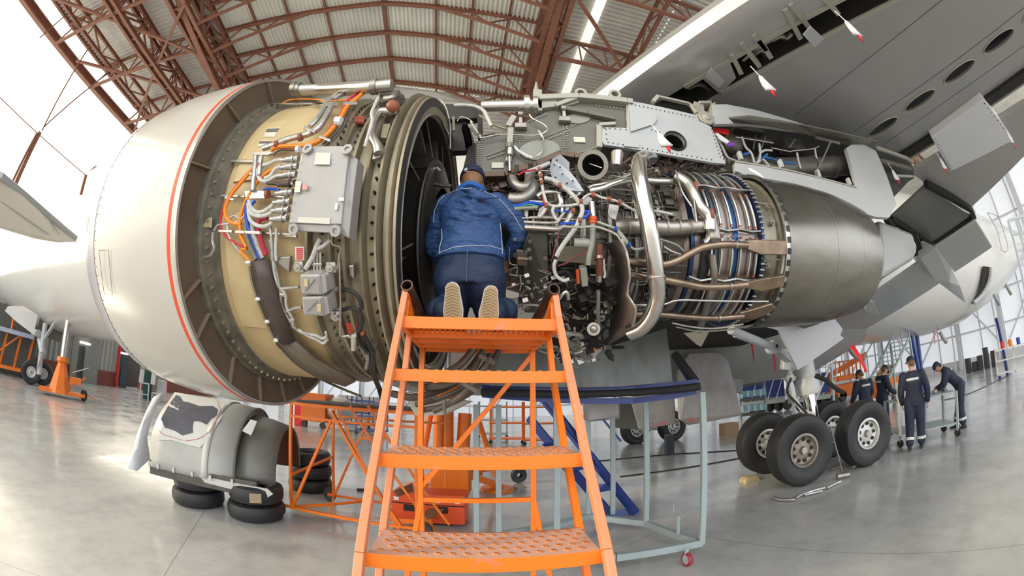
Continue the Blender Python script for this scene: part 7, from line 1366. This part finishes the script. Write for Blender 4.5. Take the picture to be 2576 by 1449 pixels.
for k in range(6):
    t = (k + .5) / 6; q = tp[0].lerp(tp[1], t).lerp(tp[3].lerp(tp[2], t), .5); b = MB(); b.box(q + UZ * .04, (.12, .1, .06)); tag(b.build('machine_part', (M_dsteel, M_step, M_core)[k % 3], smooth=False, bevel=.01), 'small metal part on the grey trolley, number %s from its left end' % ('one two three four five six'.split()[k]), 'machine part', 'parts laid out on the trolley')
# --- orange tractor and machines behind the men
def cluster(nm, base, lab, cat): return thing(nm, tuple(base), lab, cat)
c = g2(2215, 1035) * 1.15; om = cluster('service_cart', c, 'orange boxy service cart with open lid behind the trolley', 'cart'); b = MB(); b.box(c + UZ * .75, (1.7, 1.1, .7)); b.build('body', M_or2, om, smooth=False, bevel=.03); b = MB(); b.box(c + Vector((.6, 0, 1.35)), (.9, .9, .05), (Vector((.8, 0, .6)), Vector((0, 1, 0)), Vector((-.6, 0, .8)))); b.build('lid', mat('wood_lid', (.42, .25, .08), .5), om, smooth=False)
for x in (-.6, .6): b = MB(); b.cyl(c + Vector((x, -.5, .22)), c + Vector((x, -.4, .22)), .22, n=18); b.build('wheel', M_rubber, om)
c = g2(2130, 1030) * 1.35; cl = cluster('boom_lift', c, 'orange boom lift with folded lattice arm behind the men', 'lift'); b = MB(); b.box(c + UZ * .6, (3.2, 1.6, .7)); b.box(c + UZ * 1.3, (2.4, 1.2, .3)); b.build('chassis', M_or2, cl, smooth=False, bevel=.03); b = MB()
for k in range(8): b.bar(c + Vector((-1.4 + .4 * k, -.6, 1.4)), c + Vector((-1.4 + .4 * k, -.6, 2.3)), .06, .06)
b.bar(c + Vector((-1.5, -.6, 2.3)), c + Vector((1.6, -.6, 2.2)), .06, .06); b.build('rail', M_or2, cl, smooth=False); b = MB(); b.bar(c + Vector((-1.6, -.2, 1.6)), c + Vector((2.2, -.2, 2.5)), .25, .3); b.build('boom', M_or2, cl, smooth=False)
for x in (-1.1, 1.1): b = MB(); b.cyl(c + Vector((x, -.8, .3)), c + Vector((x, -.6, .3)), .32, n=18); b.build('wheel', M_rubber, cl)
c = g2(2400, 1030); b = MB(); 
# white mobile stairs
def stairs(nm, pb, pt_, h0, w, n, mm, lab, wv=Vector((1, 0, 0))):
    A_, B_ = atH(*pb, h0), atH(*pt_, h0 + .5); t = thing(nm, (A_.x, A_.y, 0), lab, 'stairs'); s = ray(*pb); s = Vector((s.y, -s.x, 0)).normalized() * w
    for k in (0, 1): b = MB(); b.bar(A_ + s * k, B_ + s * k, .06, .08); b.build('stringer', mm, t, smooth=False); b = MB(); b.bar(A_ + s * k + UZ * .9, B_ + s * k + UZ * .9, .04, .04); [b.bar((A_ + s * k).lerp(B_ + s * k, u), (A_ + s * k).lerp(B_ + s * k, u) + UZ * .9, .03, .03) for u in (.1, .4, .7, 1)]; b.build('handrail', mm, t, smooth=False)
    for i in range(n): u = (i + .5) / n; b = MB(); b.bar(A_.lerp(B_, u), A_.lerp(B_, u) + s, .18, .03); b.build('tread', mm, t, smooth=False)
    for k in (0, 1): b = MB(); b.bar(Vector((B_.x, B_.y, 0)) + s * k, B_ + s * k, .07, .07); b.build('post', mm, t, smooth=False)
    return t
stairs('mobile_stairs', (2232, 958), (2288, 848), 15.0, -.75, 9, M_bg, 'tall pale grey mobile stairs against the white doors')
stairs('mobile_stairs', (2050, 1010), (2090, 915), 16.5, -.8, 7, M_hub, 'lower grey mobile stairs left of the orange lift')
for i, (p, q) in enumerate((((2290, 835), (2318, 925)), ((2305, 835), (2316, 925)), ((2506, 800), (2526, 868)))):
    b = MB(); A_, B_ = atD(*p, (17, 17.9, 22)[i]), atD(*q, (17, 17.9, 22)[i]); b.bar(A_, Vector((B_.x, B_.y, 0)), .12, .12); tag(b.build('blue_prop', M_blue, smooth=False), ('blue prop, left one of the pair behind the walking person', 'blue prop, right one of the pair behind the walking person', 'blue pole standing against the white doors at the right')[i], 'pole')
# long trolley rack with blue sides
for i, (px0, px1, py, h, col, lab) in enumerate(((1870, 1975, 1030, 24.5, M_blue, 'long blue-sided trolley far behind the gear, left one'), (1985, 2090, 1030, 22.5, M_blue, 'long blue-sided trolley far behind the gear, right one'))):
    A_, B_ = atH(px0, py, h), atH(px1, py, h); A_.z = B_.z = 0; t = thing('long_trolley', tuple(A_), lab, 'trolley'); b = MB(); b.bar(A_ + UZ * 1.3, B_ + UZ * 1.3, 1.2, 1.0); b.build('cover', col, t, smooth=False); b = MB(); b.bar(A_ + UZ * .6, B_ + UZ * .6, 1.4, .25); b.build('frame', M_bg, t, smooth=False)
    for k in range(5): b = MB(); c = A_.lerp(B_, (k + .5) / 5) - Vector((0, .7, 0)) + UZ * .3; b.cyl(c, c + Vector((0, .15, 0)), .3, n=16); b.build('wheel', M_rubber, t)
    for k in range(5): b = MB(); b.bar(A_.lerp(B_, k / 5) + UZ * .6 - Vector((0, .75, 0)), A_.lerp(B_, (k + 1) / 5) + UZ * 1.9 - Vector((0, .75, 0)), .06, .06); b.build('lattice_bar', M_hub, t, smooth=False)
A_, B_ = atH(1862, 1010, 20), atH(1925, 1010, 20); A_.z = B_.z = 0; rk = thing('storage_rack', tuple(A_), 'dark-shelved storage rack beyond the belly doors', 'rack')
for z in (.3, 1.0, 1.7, 2.4): b = MB(); b.bar(A_ + UZ * z, B_ + UZ * z, .8, .12); b.build('shelf', mat('dark_shelf', (.05, .06, .06), .6), rk, smooth=False)
for t_ in (0, 1): b = MB(); b.bar(A_.lerp(B_, t_), A_.lerp(B_, t_) + UZ * 2.7, .1, .1); b.build('post', M_bg, rk, smooth=False)
for z in (.3, 1.0, 1.7):
    for k in range(4): b = MB(); b.box(A_.lerp(B_, (k + .5) / 4) + UZ * (z + .28), (.3, .4, .3)); tag(b.build('parts_bin', mat('light_blue_bin', (.25, .40, .50), .5), smooth=False), 'light blue bin on the %s shelf of the storage rack' % {.3: 'lowest', 1.0: 'middle', 1.7: 'top'}[z], 'bin', 'bins on the storage rack, %s shelf' % {.3: 'lowest', 1.0: 'middle', 1.7: 'top'}[z])
# white hand cart at the right edge
c = atH(2548, 915, 21); c.z = 0; wc = thing('hand_cart', tuple(c), 'white tubular hand cart with bottles near the right edge', 'cart'); b = MB(); sv = Vector((c.y, -c.x, 0)).normalized()
for z in (.25, .75, 1.2): b.bar(c - sv * .8 + UZ * z, c + sv * .9 + UZ * z, .6, .04)
for k in (-.8, .1, .9): b.bar(c + sv * k + UZ * .15, c + sv * k + UZ * 1.3, .06, .06)
b.build('frame', M_white, wc, smooth=False); b = MB(); [b.cyl(c + sv * k + UZ * .0, c + sv * k + UZ * .14, .07, n=10) for k in (-.7, .8)]; b.build('wheel', M_blue, wc)
for k, (m_, nm_) in enumerate(((MATS['signal_red'], 'red'), (M_orange_c, 'orange'), (M_blue_c, 'blue'))): b = MB(); b.cyl(c + sv * (-.4 + .4 * k) + UZ * 1.22, c + sv * (-.4 + .4 * k) + UZ * 1.5, .1, n=10); tag(b.build('bottle', m_), '%s bottle on the top shelf of the white hand cart' % nm_, 'bottle')
c = atD(2575, 700, 16); sf = thing('access_stand', (c.x, c.y, 0), 'tall white and blue access stand at the right edge', 'access stand'); b = MB()
for (p, q) in (((2536, 555), (2580, 740)), ((2536, 555), (2600, 535)), ((2545, 590), (2600, 580)), ((2555, 630), (2600, 625)), ((2565, 665), (2600, 665)), ((2555, 550), (2595, 700)), ((2576, 545), (2610, 640))): b.bar(atD(*p, 16), atD(*q, 16), .08, .08)
b.build('railing', mat('pale_blue_white', (.60, .68, .78), .4), sf, smooth=False); b = MB(); b.bar(atD(2580, 740, 16), Vector((atD(2580, 740, 16).x, atD(2580, 740, 16).y, 0)), .12, .12); b.bar(atD(2590, 700, 16.5), Vector((atD(2590, 700, 16.5).x, atD(2590, 700, 16.5).y, 0)), .12, .12); b.build('post', M_blue, sf, smooth=False)
for i, px in enumerate((2437, 2452, 2466, 2482, 2500)): q = atH(px, 928 - (px - 2437) * .42, 31); q.z = 0; b = MB(); hgt = (.9, .6, .9, 1.3, 1.0)[i]; b.box(q + UZ * hgt / 2, (.34, .34, hgt)); tag(b.build('equipment_box', mat('dark_equipment', (.04, .045, .06), .5), smooth=False, bevel=.03), 'dark box at the foot of the white doors, %s' % ('first from left', 'second, low', 'third', 'tallest', 'last one, by the blue pole')[i], 'box', 'dark boxes along the white doors')
# --- left: nose jack, stand, chairs
q = atH(150, 985, 18.5); q.z = 0; nj = thing('nose_jack', tuple(q), 'orange nose jack with silver ram and trailing wheel beside the nose gear', 'aircraft jack'); X_ = Vector((q.y, -q.x, 0)).normalized()
b = MB(); b.cyl(q + UZ * 1.15, q + UZ * 3.1, .12, n=14); b.build('ram', M_al, nj); b = MB(); b.turn(q, (0, 0, 1), [(.15, .55), (.3, .5), (1.25, .2), (1.35, .28), (1.5, .26), (1.5, .1)], 8); b.build('jack_body', M_or2, nj, smooth=False)
b = MB(); b.bar(q + UZ * .2 - X_ * .9, q + UZ * .2 + X_ * 1.1, .7, .12); b.bar(q + X_ * .4 + UZ * .7, q + X_ * .9 + UZ * .7, .3, .25); b.bar(q + X_ * .3 + UZ * .3, q + X_ * 1.1 + UZ * .9, .06, .06); b.bar(q + X_ * 1.1 + UZ * .3, q + X_ * 1.7 + UZ * .1, .04, .04); b.build('chassis', M_or2, nj, smooth=False); b = MB(); b.cyl(q + X_ * 1.2 + UZ * .22 - Vector((0, .2, 0)), q + X_ * 1.2 + UZ * .22 - Vector((0, .1, 0)), .22, n=16); b.build('wheel', M_rubber, nj); b = MB(); b.cyl(q + X_ * .5 + UZ * 1.0, q + X_ * 1.2 + UZ * 1.3, .025); b.build('pump_handle', M_steel, nj)
q = atH(12, 925, 24); q.z = 0; ns_ = thing('engine_trolley', tuple(q), 'orange lattice trolley with blue top at the left edge', 'trolley'); X_ = Vector((q.y, -q.x, 0)).normalized(); b = MB()
for s in (-1.1, -.3, .5, 1.2): b.bar(q + X_ * s + UZ * .4, q + X_ * (s + .2) + UZ * 1.9, .1, .1)
b.bar(q - X_ * 1.3 + UZ * .35, q + X_ * 1.4 + UZ * .35, .8, .15); b.bar(q - X_ * 1.1 + UZ * .4, q + X_ * .6 + UZ * 1.9, .08, .08); b.build('lattice_frame', M_or2, ns_, smooth=False); b = MB(); b.bar(q - X_ * 1.3 + UZ * 2.0, q + X_ * 1.4 + UZ * 2.0, .9, .2); b.build('top_tray', mat('pale_blue_tray', (.4, .44, .55), .5), ns_, smooth=False)
for s in (-1, 1.2): b = MB(); b.cyl(q + X_ * s + UZ * .2 - Vector((.2, .2, 0)), q + X_ * s + UZ * .2, .2, n=14); b.build('wheel', M_rubber, ns_)
b = MB(); b.cyl(q + X_ * .1 + UZ * 2.0, q + X_ * .1 + UZ * 4.6, .06); b.build('mast', M_or2, ns_)
q2 = atH(28, 925, 25.5); q2.z = 0; b = MB(); b.box(q2 + UZ * 1.6, (2.6, 1.2, 3.2), (X_, Vector((X_.y, -X_.x, 0)), UZ)); tag(b.build('dark_cabinet', mat('olive_cabinet', (.09, .085, .07), .6), smooth=False, bevel=.04), 'tall dark cabinet behind the orange lattice trolley', 'cabinet')
for i, (px, nm_, lab) in enumerate(((362, 'chair', 'white step chair by the wall, left of the grey cabinet'), (392, 'chair', 'white low chair by the wall, right of the grey cabinet'))):
    q = atH(px, 1003, 24.5); q.z = 0; t = thing(nm_, tuple(q), lab, 'chair'); X_ = Vector((q.y, -q.x, 0)).normalized()
    b = MB(); b.bar(q - X_ * .25 + UZ * (.9 if i == 0 else .45), q + X_ * .25 + UZ * (.9 if i == 0 else .45), .45, .06); b.build('seat', M_white, t, smooth=False); b = MB(); b.bar(q - X_ * .24 + UZ * .9, q - X_ * .22 + UZ * 1.6, .4, .05); b.build('backrest', M_white, t, smooth=False)
    for s in (-.24, .24): b = MB(); b.bar(q + X_ * s, q + X_ * s + UZ * (.9 if i == 0 else .45), .06, .06); b.build('leg', M_white, t, smooth=False)
    b = MB(); b.bar(q - X_ * .24 + UZ * .3, q + X_ * .24 + UZ * .3, .3, .04); b.build('step', M_white, t, smooth=False)
for px, w_, h_, m_, lab in ((378, .9, 2.0, M_panel, 'grey-green cabinet between the two white chairs'), (405, .8, 1.2, M_white, 'low white cabinet near the red post by the wall'), (368, .5, 2.3, mat('teal_board', (.02, .09, .08), .5), 'narrow dark teal board behind the step chair')):
    q = atH(px, 1000, 25.0 + w_ * .9 - (px == 405) * .4); q.z = 0; b = MB(); b.box(q + UZ * h_ / 2, (w_ * .8, .3, h_)); tag(b.build('cabinet', m_, smooth=False, bevel=.03), lab, 'cabinet')
# --- middle background, seen through and beside the orange stand
def bx(nm, px, py, h, w_, d_, hh, m_, lab, cat, z0=0):
    q = atH(px, py, h); q.z = z0; b = MB(); b.box(q + UZ * hh / 2, (w_, d_, hh)); return tag(b.build(nm, m_, smooth=False, bevel=.03), lab, cat)
q = atH(797, 1075, 19); q.z = 0; oc = thing('orange_bin_cart', tuple(q), 'bright orange bin on castors seen through the orange stand', 'cart'); b = MB(); b.box(q + UZ * .95, (1.3, .9, 1.3)); b.build('bin', M_or2, oc, smooth=False, bevel=.03); b = MB(); [b.cyl(q + Vector((x, -.4, .15)), q + Vector((x, -.3, .15)), .15, n=14) for x in (-.5, .5)]; b.build('wheel', M_rubber, oc)
q = atH(855, 1080, 18.5); q.z = 0; wm = thing('small_engine_on_stand', tuple(q), 'small pale engine on a low wheeled stand right of the orange bin', 'machine'); b = MB(); b.turn(q + UZ * .95, (.9, -.4, 0), [(-.6, .3), (-.5, .5), (-.2, .58), (.2, .55), (.5, .45), (.6, .25), (.6, 0)], 24); b.turn(q + UZ * .95, (.9, -.4, 0), [(-.6, .3), (-.6, 0)], 24); b.build('casing', M_hub, wm); b = MB(); b.box(q + UZ * .2, (1.2, .8, .1)); b.build('stand_frame', M_white, wm, smooth=False)
bx('red_cylinder_box', 757, 1070, 19.5, .5, .5, 1.6, MATS['signal_red'], 'red cabinet just left of the orange bin', 'cabinet'); bx('wrapped_crate', 905, 1035, 23, 2.4, 1, 1.6, mat('wrapped_white', (.55, .57, .64), .5), 'white wrapped crate beyond the stand', 'crate'); bx('wrapped_crate', 830, 1010, 26, 3, 1, 1.4, MATS['wrapped_white'], 'long white wrapped crate farthest behind the stand', 'crate')
for i, (px, py, h) in enumerate(((935, 1080, 17), (1275, 1110, 15), (1360, 1115, 14.5), (1240, 1105, 17), (905, 1075, 20))):
    q = atH(px, py, h); q.z = 0; col = (M_blue, M_or2, M_or2, M_bg, M_blue)[i]; t = thing('rack_trolley', tuple(q), ('blue rack trolley right of the pale engine', 'orange rack trolley behind the jack legs', 'orange rack trolley left of the blue steps', 'grey rack trolley farthest behind the jack', 'blue rack trolley beyond the orange stand')[i], 'trolley')
    for x in (-.6, .6):
        b = MB(); b.bar(q + Vector((x, -.3, .15)), q + Vector((x, -.3, 1.6)), .05, .05); b.bar(q + Vector((x, .3, .15)), q + Vector((x, .3, 1.6)), .05, .05); b.build('post', col, t, smooth=False)
        b = MB(); b.cyl(q + Vector((x, -.3, .08)), q + Vector((x, -.24, .08)), .08, n=12); b.build('wheel', M_rubber, t)
    for z in (.2, .8, 1.4): b = MB(); b.box(q + UZ * z, (1.3, .7, .05)); b.build('shelf', col, t, smooth=False)
for i, x in enumerate((1133, 1217)):
    c = atD(x, 240, 25); b = MB(); b.sphere(c, .42, 16, 10, (1, 1, .8)); b.cyl(c + UZ * .3, c + UZ * .6, .1); tag(b.build('hanging_lamp', mat('lamp_glass', (.62, .60, .54), .4)), 'round hanging lamp under the roof, %s' % ('left one', 'right one')[i], 'lamp', 'round lamps under the roof')
b = MB(); c = atD(232, 425, 17); b.bar(c, atD(243, 417, 17), .03, .05); b.bar(atD(226, 430, 17), c, .03, .02); tag(b.build('streamer_shred', M_rust, smooth=False), 'tiny brown strip hanging above the inlet cowl', 'strip')
# ------------------------------------------------------------------ workers by the main gear
def worker(pose, label, base, rot, m_suit=None, hairm=None, capback=False, tag_group=None):
    m_suit = m_suit or M_navy_c; r = thing('person', (0, 0, 0), label, 'person'); P = {k: Vector(v) if not isinstance(v, list) else [Vector(q) for q in v] for k, v in pose.items()}
    f = P.get('face', Vector((0, 1, -.1))); H = P['head']; b = MB(); head(b, H, f, UZ)
    limb(b, [P['neck'], (P['neck'] + H) / 2 + Vector((0, 0, -.02))], (.055, .052))
    sh = (P['LA'][0] + P['RA'][0]) / 2; hp = (P['LL'][0] + P['RL'][0]) / 2; ax = (P['RA'][0] - P['LA'][0]).normalized(); hx = (P['RL'][0] - P['LL'][0]).normalized(); up = (sh - hp).normalized(); dp = up.cross(ax)
    def tors(k): return [(hp - up * .08, hx * .155 * k, dp * .11 * k), (hp + up * .04, hx * .165 * k, dp * .12 * k), (hp.lerp(sh, .4), hx * .14 * k, dp * .105 * k), (hp.lerp(sh, .7), ax * .165 * k, dp * .12 * k), (hp.lerp(sh, .92), ax * .175 * k, dp * .11 * k), (sh + up * .05, ax * .12 * k, dp * .08 * k), (P['neck'] + up * .02, ax * .06 * k, dp * .055 * k)]
    loft(b, tors(.85))
    for J, s in ((P['LA'], -1), (P['RA'], 1)):
        limb(b, J, (.05, .042, .032)); d = (J[-1] - J[-2]).normalized(); hand(b, J[-1], d, ax * s)
    for J in (P['LL'], P['RL']): limb(b, J, (.08, .055, .04))
    meld(b.build('body', M_skin, r), .009, 3)
    b = MB(); loft(b, tors(1.17))
    for J in (P['LA'], P['RA']): limb(b, J, (.088, .072, .052), 14)
    for J in (P['LL'], P['RL']):
        e = J[-1] + (J[-2] - J[-1]).normalized() * .06; limb(b, [J[0], J[1], e], (.125, .098, .085), 16)
    st = meld(b.build('coverall', m_suit, r), .013, 4)
    for J in (P['LL'], P['RL']):
        b = MB(); q = J[1].lerp(J[2], .62); q2 = J[1].lerp(J[2], .75); b.cyl(q, q2, .101, .097, 18); b.build('reflective_band', M_refl, st)
        b = MB(); an = J[2]; fd = P.get('toe', Vector((0, 1, 0))); s2 = fd.cross(UZ); loft(b, [(an + Vector((0, 0, -.02)) + fd * y + UZ * z, s2 * w, UZ * h) for y, z, w, h in ((-.075, -.03, .03, .03), (-.04, -.03, .04, .04), (.02, -.03, .042, .04), (.09, -.045, .046, .025), (.15, -.05, .04, .018), (.18, -.052, .02, .012))], 12); limb(b, [an + UZ * .08, an + UZ * -.02], (.05, .045)); b.build('boot', M_shoe, r)
    c = hp.lerp(sh, .80) - dp * -.0
    bk = dp if dp.y < 0 else -dp
    b = MB(); n_ = 9; rows = [[hp.lerp(sh, t) + ax * (x * .13) + bk * (.14 * math.sqrt(max(0, 1 - (x * .55) ** 2))) for x in [-1 + 2 * i / (n_ - 1) for i in range(n_)]] for t in (.80, .90)]; b.grid(rows); b.build('back_band', M_refl, st, solid=.006)
    capmesh(r, H, f, UZ, M_cap, .98, capback); hairmesh(r, H, f, UZ, hairm or M_hair, .95); face(r, H, f, UZ)
    r.location = base; r.rotation_euler = (0, 0, rot); return r
walk = dict(head=(.0, .05, 1.66), neck=(0, .02, 1.48), face=(-.55, .8, -.15), LA=[(-.2, .0, 1.42), (-.27, .0, 1.12), (-.26, .12, .9)], RA=[(.2, .0, 1.42), (.29, -.06, 1.14), (.29, .0, .9)], LL=[(-.1, 0, .92), (-.11, -.02, .50), (-.12, -.14, .10)], RL=[(.1, 0, .92), (.12, .05, .50), (.13, .06, .09)])
g = lambda px, py: Vector((atZ(px, py, 0).x, atZ(px, py, 0).y, 0))
def yaw_to(p, extra=0): return math.atan2(p.y, p.x) - PI / 2 + R_(extra)
p = g(2303, 1130); worker(walk, 'person in navy coverall walking away, long grey bar in the left hand', p, yaw_to(p, 0))
wb = thing('bar', (0, 0, 0), 'long grey flat bar carried upright by the walking person', 'bar'); b = MB(); q = Vector((-.33, .12, 0)); b.bar(q + UZ * .28, q + UZ * 1.32, .05, .02, up=(0, 1, 0)); b.build('blade', M_dsteel, wb, smooth=False); b = MB(); b.bar(q + UZ * 1.0, q + UZ * 1.3, .07, .03, up=(0, 1, 0)); b.build('grip', M_pale, wb, smooth=False); wb.location = p; wb.rotation_euler = (0, 0, yaw_to(p))
bend = dict(head=(.0, .52, 1.42), neck=(0, .40, 1.36), face=(0, .55, -.8), LA=[(-.19, .33, 1.28), (-.22, .40, 1.03), (-.12, .58, .95)], RA=[(.19, .33, 1.28), (.22, .40, 1.03), (.1, .58, .95)], LL=[(-.1, 0, .93), (-.12, .03, .5), (-.12, -.03, .09)], RL=[(.1, 0, .93), (.12, .05, .5), (.14, .12, .09)])
p = g(2420, 1076); worker(bend, 'person in navy coverall bent over the end of the grey trolley', p, yaw_to(p, 95), hairm=mat('black_hair', (.02, .015, .012), .6))
stand = dict(head=(.0, .16, 1.58), neck=(0, .08, 1.44), face=(-.2, .75, -.6), LA=[(-.2, .05, 1.38), (-.26, .12, 1.1), (-.2, .32, .98)], RA=[(.2, .05, 1.38), (.27, .12, 1.1), (.2, .34, 1.0)], LL=[(-.1, 0, .92), (-.11, .02, .5), (-.12, 0, .09)], RL=[(.1, 0, .92), (.11, .03, .5), (.12, .04, .09)])
p = Vector((7.75, 6.35, 0)) * 1.03; worker(stand, 'person in dark cap looking down behind the rear wheel, white shoulder band', p, yaw_to(p, 35))
p = Vector((8.35, 6.3, 0)) * 1.06; worker(stand, 'person in peaked cap next to the trolley, one arm stretched over it', p, yaw_to(p, -60))
